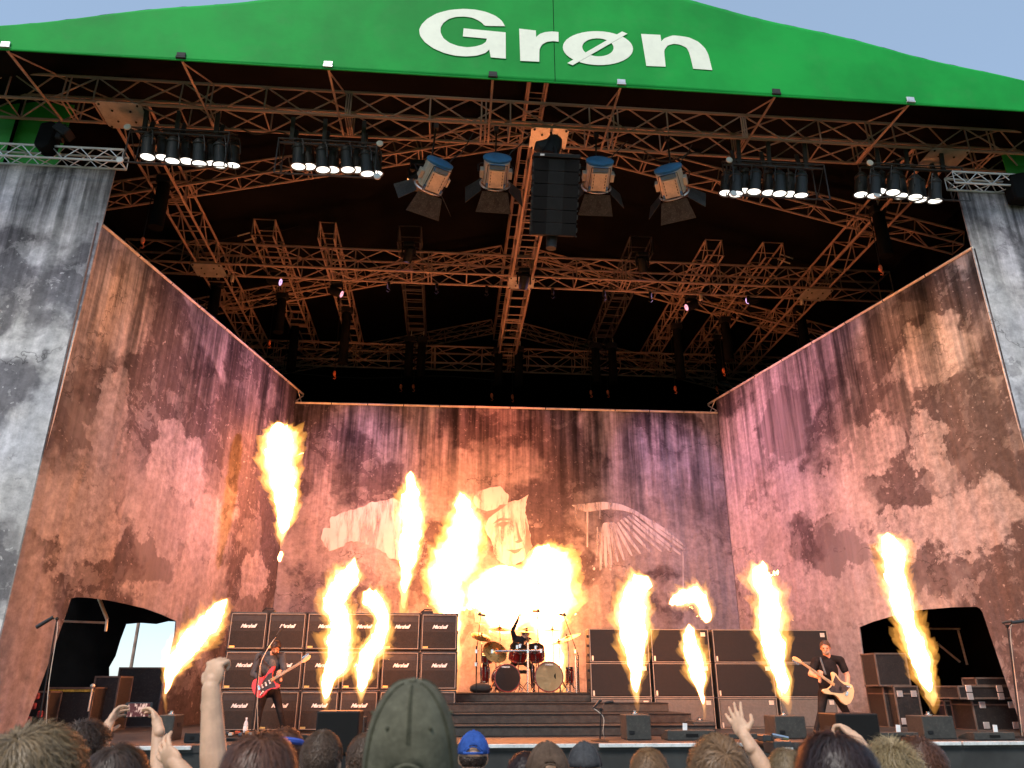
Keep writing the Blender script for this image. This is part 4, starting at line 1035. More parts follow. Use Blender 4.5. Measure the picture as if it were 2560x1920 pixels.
# moving light in a black rain cover on the left silver truss; one at the right edge
def covered_light(label, pts, Y, depth, base_px):
    P = [at_y(px, py, Y) for px, py in pts]; c = sum(P, Vector()) / len(P)
    o = thing("covered_light", label, "stage light", Vector((c.x, Y, 12.57)))
    n = len(P)
    vs = P + [p + Vector((0, depth, 0)) for p in P]
    part(MB().add(vs, [tuple(range(n)), tuple(range(2 * n - 1, n - 1, -1))] + [(i, n + i, n + (i + 1) % n, (i + 1) % n) for i in range(n)]), "rain_cover", M_BLACKC, o, bevel=0.04, smooth=True)
    bp = at_y(*base_px, Y + 0.1)
    part(MB().box(bp, (0.34, 0.3, 0.20), Matrix.Rotation(radians(35), 3, 'Y')), "base", M_BLACK, o, bevel=0.02)
    part(MB().path([bp + Vector((-0.1, 0, 0.1)), bp + Vector((-0.02, 0, 0.2)), bp + Vector((0.1, 0, 0.14))], 0.012, 5), "handle", M_BLACK, o)
    part(MB().box((bp + c) / 2 + Vector((0, 0.1, 0)), (0.3, 0.2, 0.25)), "yoke", M_BLACK, o, bevel=0.03)
covered_light("black covered stage light leaning on the left silver truss", [(100, 305), (128, 299), (144, 309), (124, 362), (103, 375), (81, 358)], 13.85, 0.35, (160, 330))
covered_light("black covered stage light at the right edge before the green panel", [(2525, 435), (2560, 428), (2600, 440), (2600, 500), (2540, 495), (2532, 470)], 13.4, 0.3, (2590, 470))
# ------------------------------------------------------------------ backstage behind the openings
def drape_px(label, pts, Y, name="black_drape"):
    P = [at_y(px, py, Y) for px, py in pts]; n = len(P)
    vs = P + [p + Vector((0, 0.03, 0)) for p in P]
    return solo(MB().add(vs, [tuple(range(n)), tuple(range(2 * n - 1, n - 1, -1))] + [(i, n + i, n + (i + 1) % n, (i + 1) % n) for i in range(n)]), name, M_BLACKC, label, "curtain")
drape_px("black backstage drape beside the bright gap, seen through the left opening", [(-60, 1470), (318, 1470), (315, 1560), (300, 1600), (288, 1640), (272, 1668), (272, 1845), (-60, 1845)], 21.5)
drape_px("black valance above the bright gap, seen through the left opening", [(300, 1470), (500, 1470), (500, 1552), (445, 1554), (420, 1553), (390, 1560), (350, 1557), (316, 1560)], 21.3, "black_valance")
curtain("black backstage curtain behind the right arched opening", ((9.0, 23.9), (13.8, 22.6), DZ, 4.8), fold=0.09, per=9)
mast = MB(); a = at_y(346, 1560, 34); e = at_y(325, 1668, 34)
mast.tube((a.x, 34, 0), (a.x, 34, a.z + 3), 0.07)
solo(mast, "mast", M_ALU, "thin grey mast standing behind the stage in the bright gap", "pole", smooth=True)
M_CASE = mat("case_laminate", (0.012, 0.011, 0.011), 0.6, 0, 0.3, 7.0, dirt=0.2)
M_EDGE = mat("case_alloy_edge", (0.15, 0.12, 0.10), 0.55, 0.3, 0.2, 6.0)
def flight_case(label, c, size, rz=0.0, latches=True, lid=True, name="flight_case"):
    o = thing(name, label, "case", (c[0], c[1], c[2]), rz)
    w, d, h = size
    part(MB().box((0, 0, h / 2), (w, d, h)), "body", M_CASE, o, local=True, bevel=0.006)
    eb = MB(); r = 0.016
    for sx in (-1, 1):
        for sy in (-1, 1):
            eb.box((sx * w / 2, sy * d / 2, h / 2), (r * 2, r * 2, h + r))
        for z in (0, h): eb.box((sx * w / 2, 0, z), (r * 2, d + r * 2, r * 2))
    for sy in (-1, 1):
        for z in (0, h): eb.box((0, sy * d / 2, z), (w + r * 2, r * 2.1, r * 2.1))
    if lid: eb.box((0, 0, h * 0.82), (w + r, d + r, r * 1.6))
    part(eb, "edging", M_EDGE, o, local=True)
    if latches:
        for sx in (-0.3, 0.3):
            for z in (h * 0.82, h * 0.16):
                part(MB().box((sx * w, -d / 2 - 0.012, z), (0.13, 0.02, 0.13)), "latch", M_SILVER, o, local=True, bevel=0.006)
    return o
def case_px(label, l, r, t, Y, z0=DZ, d=0.6, **k):
    a, b = at_y(l, t, Y), at_y(r, t, Y)
    return flight_case(label, ((a.x + b.x) / 2, Y + d / 2, z0), (b.x - a.x, d, max(0.1, a.z - z0)), **k)
case_px("tall black flight case just inside the right opening, left one", 2206, 2228, 1716, 17.6, d=0.7, latches=False)
case_px("tall black flight case with latches inside the right opening, between case and amplifier", 2234, 2292, 1716, 17.3, d=0.7)
zz = at_y(2240, 1716, 17.3).z + 0.02
case_px("open black amplifier case stacked on the tall cases inside the right opening", 2186, 2262, 1634, 17.5, z0=zz, d=0.6, latches=False, lid=False)
case_px("wide black flight case with silver latches at the far right", 2428, 2548, 1748, 16.2, d=0.7)
zz = at_y(2460, 1748, 16.2).z + 0.02
case_px("flat alloy-edged equipment tray lying on the far right flight case", 2394, 2522, 1716, 16.1, z0=zz, d=0.8, lid=False)
zz2 = at_y(2460, 1716, 16.1).z + 0.02
flight_case("small dark mixing desk on the equipment tray at the far right", (at_y(2470, 1700, 16.4).x, 16.5, zz2), (0.7, 0.45, 0.14), latches=False, lid=False, name="mixing_desk")
case_px("low black case between the flame box and the far right flight case", 2360, 2422, 1752, 18.2, d=0.6, latches=False)
for lab, pts, r in (("orange-lit steel prop standing behind the right opening", [(2395, 1575), (2418, 1662)], 0.03), ("dark red diagonal brace behind the right opening", [(2345, 1610), (2400, 1655)], 0.03)):
    mb = MB(); mb.tube(at_y(*pts[0], 20.5), at_y(*pts[1], 20.5), r); solo(mb, "steel_prop", M_PIPE, lab, "pole")
dk = MB(); a, b = at_y(2310, 1572, 20.6), at_y(2400, 1572, 20.6); dk.tube(a, b, 0.025); solo(dk, "steel_prop", M_PIPE, "level steel bar crossing behind the right opening", "pole")
case_px("black case with yellow tape line inside the left opening", 122, 236, 1720, 17.0, d=0.8, latches=False, lid=False)
tp = at_y(180, 1720, 16.98)
mb = MB(); mb.box((tp.x, 16.975, tp.z - 0.05), (0.85, 0.006, 0.045)); solo(mb, "tape_strip", mat("yellow_tape", (0.42, 0.33, 0.05), 0.6, 0, 0.4, 20), "strip of yellow and black tape along the dark case at left", "tape")
case_px("dark amplifier rack inside the left opening behind the phone", 240, 300, 1692, 17.6, d=0.7, latches=False, lid=False, name="amplifier_rack")
case_px("wide black rack blocking the foot of the bright gap", 300, 420, 1670, 19.2, d=0.7, latches=False, lid=False, name="amplifier_rack")
case_px("black wooden shelf unit filled with red goods at the left opening", 78, 124, 1730, 16.4, d=0.5, latches=False, lid=False, name="shelf_unit")
M_REDGOODS = mat("red_goods", (0.30, 0.03, 0.03), 0.5, 0, 0.5, 12)
for k, (px, py) in enumerate(((92, 1740), (84, 1765), (100, 1785), (72, 1800), (88, 1815), (70, 1828))):
    p = at_y(px, py, 16.36)
    mb = MB(); mb.box(p, (0.10, 0.06, 0.12)); solo(mb, "red_bag", M_REDGOODS, "small red bag on the dark shelf at the left opening, %s from the top" % ["first", "second", "third", "fourth", "fifth", "sixth"][k], "bag", group="red bags on the shelf", bevel=0.02)
mb = MB(); q = at_y(232, 1715, 16.6); mb.tube((q.x, 16.6, q.z - 0.45), q, 0.016); mb.ball(q, 0.045); solo(mb, "handle_stand", M_PIPE, "short stand with an orange knob inside the left opening", "stand", smooth=True)
mb = MB(); mb.tube(at_y(247, 1495, 18.5), at_y(268, 1548, 18.5), 0.04); mb.tube(at_y(268, 1548, 18.5), at_y(264, 1578, 18.5), 0.03); mb.tube(at_y(160, 1553, 18.5), at_y(264, 1557, 18.5), 0.025); solo(mb, "steel_bracket_arm", M_PIPE, "bent steel frame high inside the left opening", "pole")

# ------------------------------------------------------------------ guitar cabinet wall (left)
M_TOLEX = mat("cabinet_vinyl", (0.020, 0.019, 0.019), 0.55, 0, 0.3, 14.0, bump=0.2)
M_CLOTH = mat("cabinet_cloth", (0.034, 0.030, 0.027), 0.9, 0, 0.15, 40.0, bump=0.3, spec=0.1)
M_CLOTH2 = mat("cabinet_cloth_upper", (0.042, 0.038, 0.035), 0.9, 0, 0.15, 40.0, bump=0.3, spec=0.1)
M_PIPING = mat("cream_piping", (0.30, 0.26, 0.21), 0.5, 0, 0.2, 6.0)
M_TAG = mat("brass_tag", (0.70, 0.52, 0.18), 0.4, 0.5, 0.1, 6.0)
def text_mesh(name, body, size, m, shear=0.0, depth=0.004, bold=0.0, sx=1.0):
    cu = bpy.data.curves.new(name, 'FONT'); cu.body = body; cu.size = size; cu.shear = shear
    cu.extrude = depth; cu.offset = bold; cu.align_x = 'CENTER'; cu.align_y = 'CENTER'; cu.space_character = 0.9
    ob = bpy.data.objects.new(name, cu); COL.objects.link(ob)
    bpy.context.view_layer.update()
    me = bpy.data.meshes.new_from_object(ob.evaluated_get(bpy.context.evaluated_depsgraph_get()))
    bpy.data.objects.remove(ob, do_unlink=True)
    me.transform(Matrix.Diagonal((sx, 1, 1, 1)))
    me.name = name; me.materials.clear(); me.materials.append(m)
    return me
CY = 16.55
xl, xr = at_y(556, 1690, CY).x, at_y(1143, 1690, CY).x
cw = (xr - xl) / 6; cz0 = DZ + 0.02; cz1 = at_y(850, 1530, CY).z; chh = (cz1 - cz0) / 3
LOGO = text_mesh("script_logo", "Marshall", 0.098, M_WHITE, 0.5, 0.004, 0.003, 1.0)
def cabinet(label):
    o = thing("guitar_cabinet", label, "guitar amplifier", (0, 0, 0), group="guitar cabinets in the left wall")
    w, h, d = cw * 0.985, chh * 0.985, 0.36
    part(MB().box((0, d / 2, h / 2), (w, d, h)), "shell", M_TOLEX, o, local=True, bevel=0.02, segs=2)
    iw, ih = w - 0.075, h - 0.075; zc = h / 2
    part(MB().box((0, -0.004, zc - ih * 0.25), (iw, 0.02, ih * 0.5)), "lower_grille", M_CLOTH, o, local=True)
    part(MB().add([(-iw / 2, -0.014, zc), (iw / 2, -0.014, zc), (iw / 2, 0.010, zc + ih / 2), (-iw / 2, 0.010, zc + ih / 2), (-iw / 2, 0.02, zc), (iw / 2, 0.02, zc), (iw / 2, 0.02, zc + ih / 2), (-iw / 2, 0.02, zc + ih / 2)],
                  [(0, 1, 2, 3), (7, 6, 5, 4), (0, 4, 5, 1), (1, 5, 6, 2), (2, 6, 7, 3), (3, 7, 4, 0)]), "upper_grille", M_CLOTH2, o, local=True)
    pp = MB(); t = 0.011
    for sz in (-1, 1): pp.box((0, -0.012, zc + sz * ih / 2), (iw + t, 0.02, t))
    for sx in (-1, 1): pp.box((sx * iw / 2, -0.012, zc), (t, 0.02, ih - t))
    part(pp, "piping", M_PIPING, o, local=True)
    lg = put_mesh(LOGO, "logo", o, Matrix.Translation((0, -0.024, zc + ih * 0.14)) @ Matrix.Rotation(pi / 2, 4, 'X'))
    part(MB().box((-iw * 0.40, -0.018, zc - ih * 0.46), (0.10, 0.012, 0.035)), "name_tag", M_TAG, o, local=True)
    cp = MB()
    for sx in (-1, 1):
        for z in (0.03, h - 0.03): cp.box((sx * (w / 2 - 0.025), 0.02, z), (0.056, 0.05, 0.062))
    part(cp, "corner_caps", M_RUBBER, o, local=True, bevel=0.01, kind="stuff")
    part(MB().box((w / 2 + 0.003, d / 2, h / 2), (0.012, 0.18, 0.06)), "side_handle", M_RUBBER, o, local=True)
    return o
cab0 = None
ords = ["first", "second", "third", "fourth", "fifth", "sixth"]
for r, rn in enumerate(("bottom", "middle", "top")):
    for c in range(6):
        lab = "black guitar cabinet in the %s row of the wall, %s column from the left" % (rn, ords[c])
        loc = (xl + cw * (c + 0.5) + RNG.uniform(-0.004, 0.004), CY + RNG.uniform(-0.008, 0.012), cz0 + chh * r)
        if cab0 is None:
            cab0 = cabinet(lab); cab0.location = loc
        else:
            q = copy_tree(cab0, None, loc); q["label"] = lab
M_SMALL = mat("small_black_gear", (0.03, 0.03, 0.03), 0.4)
for k, px in enumerate((672, 868, 1068)):
    p = at_y(px, 1528, CY + 0.1)
    o = thing("cable_reel", "small dark gear on top of the cabinet wall, %s from the left" % ords[k], "gear", (p.x, CY + 0.15, cz0 + chh * 3 - 0.01), group="gear on the cabinet wall")
    part(MB().box((p.x, CY + 0.15, cz0 + chh * 3 + 0.02), (0.24, 0.14, 0.05)), "case", M_SMALL, o, bevel=0.01)
    part(MB().path([(p.x - 0.13, CY + 0.1, cz0 + chh * 3 + 0.01), (p.x - 0.05, CY + 0.05, cz0 + chh * 3 + 0.07), (p.x + 0.1, CY + 0.05, cz0 + chh * 3 + 0.06)], 0.012, 5), "cable", M_RUBBER, o)

# ------------------------------------------------------------------ bass cabinets (right)
M_BGRILL = mat("bass_grille", (0.014, 0.012, 0.011), 0.85, 0, 0.2, 25.0, bump=0.2)
M_BGREY = mat("grey_bass_grille", (0.13, 0.12, 0.105), 0.8, 0, 0.12, 25.0, bump=0.2)
BYC = 17.2
cols = [(1474, 1625), (1630, 1778), (1786, 1932), (1937, 2080)]
zr = [at_y(1700, 1744, BYC).z, at_y(1700, 1657, BYC).z, at_y(1700, 1572, BYC).z]
rows = [("bottom", DZ, zr[0]), ("middle", zr[0], zr[1]), ("top", zr[1], zr[2])]
for c, (pl_, pr_) in enumerate(cols):
    xa, xb = at_y(pl_, 1660, BYC).x, at_y(pr_, 1660, BYC).x
    for rn, za, zb in rows:
        grey = rn == "bottom"
        o = thing("bass_cabinet", "wide %s bass cabinet in the %s row right of the riser, %s column" % ("grey-fronted" if grey else "black", rn, ords[c]), "bass amplifier", ((xa + xb) / 2, BYC + 0.25, za), group="bass cabinets in the right wall")
        w, h = (xb - xa) * 0.985, (zb - za) * 0.985; cx, cz = (xa + xb) / 2, (za + zb) / 2
        part(MB().box((cx, BYC + 0.26, cz), (w, 0.5, h)), "shell", M_TOLEX, o, bevel=0.012)
        part(MB().box((cx, BYC + 0.0, cz), (w - 0.07, 0.03, h - 0.07)), "grille", M_BGREY if grey else M_BGRILL, o, bevel=0.006)
        ed = MB()
        for s in (-1, 1):
            ed.box((cx, BYC, cz + s * (h / 2 - 0.012)), (w, 0.035, 0.014)); ed.box((cx + s * (w / 2 - 0.012), BYC, cz), (0.014, 0.034, h - 0.03))
        part(ed, "rail", M_PIPING, o)
        part(MB().box((cx + w * 0.40, BYC - 0.018, cz + h * 0.34), (0.10, 0.008, 0.085)), "badge", M_PIPE, o)
        part(MB().box((cx - w * 0.455, BYC - 0.018, cz - h * 0.38), (0.035, 0.01, 0.10)), "plate", M_PIPE, o)
        for k in range(3):
            part(MB().box((xa - 0.01, BYC + 0.1, za + h * (0.22 + 0.28 * k)), (0.04, 0.05, 0.05)), "latch", M_RUBBER, o) if c == 0 else None

# ------------------------------------------------------------------ monitors and speakers on the stage front
def wedge(label, l, r, t, Y, z0=DZ, d=0.45, m=None):
    a, b = at_y(l, t, Y), at_y(r, t, Y); w, h = b.x - a.x, a.z - z0; cx = (a.x + b.x) / 2
    o = thing("floor_monitor", label, "monitor speaker", (cx, Y + d / 2, z0), group="floor monitors along the stage front")
    M = Matrix.Translation((a.x, Y + d, z0)) @ Matrix.Rotation(-pi / 2, 4, 'Z')
    mb = MB(); mb.add([(a.x, Y, z0), (b.x, Y, z0), (b.x, Y, z0 + h), (a.x, Y, z0 + h), (a.x, Y + d * 0.35, z0 + h), (b.x, Y + d * 0.35, z0 + h), (a.x, Y + d, z0 + h * 0.35), (b.x, Y + d, z0 + h * 0.35), (a.x, Y + d, z0), (b.x, Y + d, z0)],
                      [(0, 1, 2, 3), (3, 2, 5, 4), (4, 5, 7, 6), (6, 7, 9, 8), (8, 9, 1, 0), (0, 3, 4, 6, 8), (1, 9, 7, 5, 2)])
    part(mb, "cabinet", m or M_BOX, o, bevel=0.01)
    part(MB().add([(a.x + 0.03, Y + d * 0.38, z0 + h - 0.01), (b.x - 0.03, Y + d * 0.38, z0 + h - 0.01), (b.x - 0.03, Y + d * 0.97, z0 + h * 0.39), (a.x + 0.03, Y + d * 0.97, z0 + h * 0.39)], [(0, 1, 2, 3)]).box((cx, Y - 0.004, z0 + h * 0.5), (w * 0.25, 0.012, h * 0.3)), "grille", M_GRILLE, o)
wedge("low floor monitor before the right end of the riser steps", 1668, 1790, 1826, 13.6)
wedge("low floor monitor between the riser steps and the bass player", 1822, 1918, 1834, 13.9)
wedge("low floor monitor right of the large right front speaker", 2198, 2296, 1831, 13.25)
wedge("low floor monitor at the far right, under the latched flight case", 2434, 2536, 1831, 13.25)
wedge("small black floor monitor left of the guitarist", 462, 502, 1832, 13.6, m=M_BLACK)
wedge("low black floor monitor left of the lone microphone stand", 640, 780, 1838, 13.5, m=M_BLACK)
def front_speaker(label, l, r, t, Y, side):
    a, b = at_y(l, t, Y), at_y(r, t + 6 * side, Y); w = b.x - a.x; cx = (a.x + b.x) / 2; h = a.z
    o = thing("front_speaker", label, "speaker", (cx, Y + 0.3, 0))
    part(MB().box((cx, Y + 0.3, h * 0.32), (w * 0.96, 0.56, h * 0.64 - 0.004)), "lower_box", M_BLACK, o, bevel=0.015)
    part(MB().box((cx, Y + 0.3, h * 0.82), (w, 0.6, h * 0.36)), "upper_box", M_BLACK, o, bevel=0.015)
    part(MB().box((cx, Y - 0.004, h * 0.82), (w * 0.93, 0.02, h * 0.33)), "grille", M_GRILLE, o)
    part(MB().box((cx + w * 0.33, Y - 0.006, h * 0.56), (0.06, 0.012, 0.07)), "badge", M_TAG, o)
    part(MB().box((cx - w * 0.5 - 0.006, Y + 0.3, h * 0.85), (0.012, 0.2, 0.09)), "handle", M_RUBBER, o)
front_speaker("large black speaker standing before the stage left of the olive cap", 793, 900, 1778, 12.25, 0)
front_speaker("large black speaker before the stage behind the pointing hand", 2088, 2195, 1784, 12.25, 1)

# small things lying on the stage
def bottle(label, px, py_t, py_b, Y):
    t = at_y(px, py_t, Y); z0 = DZ; h = 0.30
    o = thing("water_bottle", label, "bottle", (t.x, Y, z0))
    M = Matrix.Translation((t.x, Y, z0))
    gl, g, b = newmat("clear_plastic"); b.inputs["Base Color"].default_value = (0.8, 0.85, 0.86, 1); b.inputs["Roughness"].default_value = 0.15; b.inputs["Alpha"].default_value = 0.55
    part(MB().lathe([(0.0, 0), (0.036, 0), (0.04, 0.01), (0.04, 0.07), (0.037, 0.08), (0.04, 0.09), (0.04, 0.20), (0.03, 0.24), (0.014, 0.27), (0.014, 0.285)], 14, M), "body", gl, o, smooth=True)
    part(MB().lathe([(0.0405, 0.10), (0.0412, 0.10), (0.0412, 0.17), (0.0405, 0.17)], 14, M), "sticker", M_WHITE, o)
    part(MB().lathe([(0.0, 0.315), (0.017, 0.31), (0.017, 0.285), (0, 0.285)], 12, M), "cap", M_WHITE, o)
bottle("clear plastic water bottle standing before the cabinet wall", 618, 1785, 1830, 15.2)
pb = thing("pedalboard", "cluttered pedalboard on the stage edge before the guitarist", "pedalboard", at_z(590, 1850, DZ + 0.01))
pc = MW(pb).translation
part(MB().box(pc + Vector((0, 0, 0.04)), (0.62, 0.36, 0.07), Matrix.Rotation(0.18, 3, 'X')), "board", M_BLACK, pb, bevel=0.01)
for k in range(7):
    cc = [(0.5, 0.05, 0.03), (0.05, 0.05, 0.05), (0.6, 0.5, 0.4), (0.4, 0.06, 0.02), (0.08, 0.08, 0.09), (0.55, 0.2, 0.05), (0.6, 0.6, 0.55)][k]
    q = pc + Vector((-0.24 + 0.08 * k, -0.05 + 0.1 * (k % 2), 0.09 + 0.02 * (k % 2)))
    part(MB().box(q, (0.062, 0.11, 0.045)), "pedal", mat("pedal_paint_%d" % k, cc, 0.4), pb, bevel=0.006)
for k, (px, py, Y, lab) in enumerate(((1713, 1822, 13.58, "white paper tag standing on the low monitor by the steps"), (2247, 1826, 13.3, "white paper tag standing on the monitor right of the front speaker"), (2490, 1826, 13.3, "white paper tag standing on the far right monitor"))):
    p = at_y(px, py, Y + 0.05)
    mb = MB(); mb.box((p.x, Y + 0.06, p.z + 0.02), (0.075, 0.006, 0.13), Matrix.Rotation(0.08, 3, 'Y')); solo(mb, "paper_tag", M_WHITE, lab, "tag")

# ------------------------------------------------------------------ microphones on stands
def mic(mb_s, mb_m, tip, d, L=0.18, r=0.022):
    d = Vector(d).normalized(); tip = Vector(tip)
    mb_m.tube(tip, tip - d * L, r * 0.75, r * 0.55, 10); mb_m.ball(tip, r * 1.15)
def mic_stand(label, base, top, boom_tip, mic_dir, big=False, extra=None):
    base, top, boom_tip = Vector(base), Vector(top), Vector(boom_tip)
    o = thing("microphone_stand", label, "microphone", base, group="microphone stands")
    b = MB(); b.lathe([(0.0, 0.035), (0.05, 0.03), (0.15, 0.012), (0.15, 0)], 18, Matrix.Translation(base))
    part(b, "base", M_BLACK, o, smooth=True)
    part(MB().tube(base + Vector((0, 0, 0.02)), top, 0.012), "pole", M_BLACK, o, smooth=True)
    part(MB().tube(top + (top - boom_tip) * 0.25, boom_tip, 0.009).ball(top, 0.03), "boom", M_BLACK, o, smooth=True)
    m = MB(); d = Vector(mic_dir).normalized()
    if big: m.tube(boom_tip - d * 0.05, boom_tip + d * 0.26, 0.03, 0.033, 10)
    else: m.tube(boom_tip, boom_tip + d * 0.16, 0.014, 0.022, 10); m.ball(boom_tip + d * 0.17, 0.03)
    part(m, "microphone", M_SMALL, o, smooth=True)
    cp = MB(); mid = (base + top) / 2 + Vector((0.04, 0.03, -0.1))
    cp.path([cr([tuple(boom_tip), tuple(top + Vector((0.03, 0, -0.12))), tuple(mid), tuple(base + Vector((0.1, 0.1, 0.02)))], k / 14) for k in range(15)], 0.006, 5)
    part(cp, "cable", M_PIPE, o)
    if extra:
        e = Vector(extra); m2 = MB(); m2.tube(top, e, 0.008); m2.tube(e, e + Vector((0.1, -0.08, 0.02)), 0.02, 0.026, 10); m2.ball(e + Vector((0.11, -0.09, 0.02)), 0.03)
        part(m2, "second_microphone", M_SMALL, o, smooth=True)
Y = 13.55
mic_stand("lone microphone stand in the middle of the stage front", Vector((at_y(1500, 1850, Y).x, Y, DZ)), at_y(1503, 1773, Y), at_y(1483, 1770, Y), (0.55, -0.2, 0.55), extra=at_y(1512, 1757, Y))
Y = 14.0
mic_stand("boom microphone stand before the left arched opening", Vector((at_y(92, 1840, Y).x, Y, DZ)), at_y(143, 1547, Y), at_y(128, 1546, Y), (-0.7, 0.1, -0.45), big=True)
mic_stand("boom microphone stand at the far right edge", Vector((at_y(2552, 1840, 13.8).x, 13.8, DZ)), at_y(2518, 1566, 13.8), at_y(2534, 1556, 13.8), (0.9, 0.0, 0.12), big=True, extra=at_y(2505, 1557, 13.8))
Y = 15.3
mic_stand("microphone stand before the guitarist", Vector((at_y(628, 1838, Y).x, Y, DZ)), at_y(650, 1640, Y), at_y(692, 1588, Y), (0.3, 0.0, 0.5))

# ------------------------------------------------------------------ drum kit
def zd(x, y): return (1180 + x / 7.373, 1520 + y / 7.373)
RT = 1.80
M_WINE = mat("wine_lacquer", (0.20, 0.015, 0.012), 0.2, 0, 0.2, 4.0, coat=0.6)
M_BRONZE = mat("cymbal_bronze", (0.55, 0.30, 0.10), 0.28, 0.9, 0.15, 9.0)
M_HEADB = mat("black_drumhead", (0.012, 0.011, 0.011), 0.35, 0, 0.2, 5.0)
M_HEADW = mat("cream_drumhead", (0.55, 0.42, 0.22), 0.35, 0, 0.15, 2.0)
BRANDT = text_mesh("drum_logo", "YAMAHA", 0.045, M_WHITE, 0, 0.001, 0.002, 1.1)
def drum(o, c, axis, r, L, shell_m=M_WINE, head_m=M_HEADB, lugs=8):
    M = Matrix.Translation(Vector(c)) @ rotm(axis).to_4x4()
    part(MB().lathe([(r, -L / 2), (r, L / 2)], 28, M), "shell", shell_m, o, smooth=True)
    for s in (-1, 1):
        h = MB(); h.lathe([(r * 1.0, s * (L / 2 - 0.03)), (r * 1.05, s * (L / 2 - 0.03)), (r * 1.05, s * (L / 2 + 0.012)), (r * 0.97, s * (L / 2 + 0.012)), (r * 0.97, s * (L / 2 - 0.01))], 28, M)
        part(h, "hoop", shell_m if r > 0.25 else M_CHROME, o, smooth=True)
        d = MB(); d.lathe([(0, s * (L / 2 + 0.004)), (r * 0.98, s * (L / 2 + 0.004))], 28, M)
        part(d, "drumhead", head_m if s > 0 else M_HEADB, o)
    lg = MB()
    for k in range(lugs):
        a = 2 * pi * k / lugs
        p = Vector((r * 1.02 * cos(a), r * 1.02 * sin(a), 0)); Rz = Matrix.Rotation(a, 3, 'Z')
        lg.add([M @ (Rz @ Vector(q) + p) for q in [(-0.012, -0.012, -L * 0.3), (0.012, -0.012, -L * 0.3), (0.012, 0.012, -L * 0.3), (-0.012, 0.012, -L * 0.3), (-0.012, -0.012, L * 0.3), (0.012, -0.012, L * 0.3), (0.012, 0.012, L * 0.3), (-0.012, 0.012, L * 0.3)]],
               [(0, 3, 2, 1), (4, 5, 6, 7), (0, 1, 5, 4), (1, 2, 6, 5), (2, 3, 7, 6), (3, 0, 4, 7)])
    part(lg, "lugs", M_CHROME, o, kind="stuff")
    return M
KY = 18.3
for k, (cx, cy, r, hm, lab) in enumerate(((638, 1265, 240, M_HEADB, "left bass drum with black front head"), (1440, 1278, 262, M_HEADW, "right bass drum with cream front head"))):
    p = at_y(*zd(cx, cy), KY); rr = r / 7.373 * mpp(p) * 0.98
    c = Vector((p.x, KY + 0.23, RT + rr * 1.05 + 0.01))
    o = thing("bass_drum", lab, "drum", (p.x, KY + 0.23, RT), group="drum kit on the riser")
    drum(o, c, (0.10 if k == 0 else -0.10, -1, 0), rr, 0.42, M_WINE, hm, 10)
    put_mesh(BRANDT, "logo", o, MW(o).inverted() @ Matrix.Translation((c.x - 0.02, KY + 0.003, c.z + rr * 0.80)) @ Matrix.Rotation(pi / 2, 4, 'X'))
    ph = MB(); hx = c.x + (-0.11 if k == 0 else 0.16); hz = c.z + (0.02 if k == 0 else 0.01)
    if k == 0: ph.path([(hx + 0.075 * cos(a), KY + 0.003, hz + 0.075 * sin(a)) for a in [2 * pi * i / 20 for i in range(21)]], 0.006, 5, cap=False)
    else: ph.lathe([(0, 0.0), (0.07, 0.0)], 20, Matrix.Translation((hx, KY + 0.002, hz)) @ Matrix.Rotation(pi / 2, 4, 'X'))
    part(ph, "port_ring", M_RUBBER, o)
    for s in (-1, 1):
        part(MB().tube((c.x + s * rr * 0.98, KY + 0.2, c.z - rr * 0.3), (c.x + s * (rr + 0.10), KY + 0.02, RT + 0.005), 0.014), "spur", M_CHROME, o, smooth=True)
def tom(label, x, y, r, L, Yk, axis, head=M_HEADB, legs=False):
    p = at_y(*zd(x, y), Yk); rr = r / 7.373 * mpp(p)
    o = thing("tom_drum", label, "drum", p, group="drum kit on the riser")
    drum(o, p, axis, rr, L, M_WINE, head, 8)
    if legs:
        for a in (0.5, 2.6, 4.7):
            q = p + Vector((rr * 1.1 * cos(a), rr * 1.1 * sin(a), 0)); part(MB().tube(q + Vector((0, 0, 0.12)), (q.x, q.y, RT), 0.010), "leg", M_CHROME, o)
    else:
        part(MB().tube(p + Vector((0, 0.0, -L * 0.3)), p + Vector((0.02, 0.16, -0.35)), 0.014), "mount", M_CHROME, o)
tom("left rack tom hanging from the chrome rack", 850, 830, 165, 0.26, 18.75, (0.12, -0.55, 0.8))
tom("right rack tom hanging from the chrome rack", 1180, 830, 150, 0.26, 18.75, (-0.08, -0.55, 0.8))
tom("dark shallow tom beside the tilted left cymbal", 275, 930, 95, 0.16, 18.7, (0, -0.3, 0.95))
tom("wine red floor tom at the left of the kit", 240, 1190, 80, 0.42, 18.9, (0, -0.05, 1), legs=True)
tom("wine red floor tom behind the right bass drum", 1800, 1250, 70, 0.36, 18.95, (0, -0.05, 1), legs=True)
sn = thing("snare_drum", "snare drum with black top head behind the rack toms", "drum", at_y(*zd(1090, 700), 19.1), group="drum kit on the riser")
drum(sn, at_y(*zd(1110, 690), 19.1), (0, -0.25, 0.97), 0.17, 0.15, M_WINE, M_HEADB, 10)
part(MB().tube(at_y(*zd(1110, 720), 19.1), Vector((at_y(*zd(1110, 720), 19.1).x, 19.1, RT)), 0.016), "stand", M_CHROME, sn)
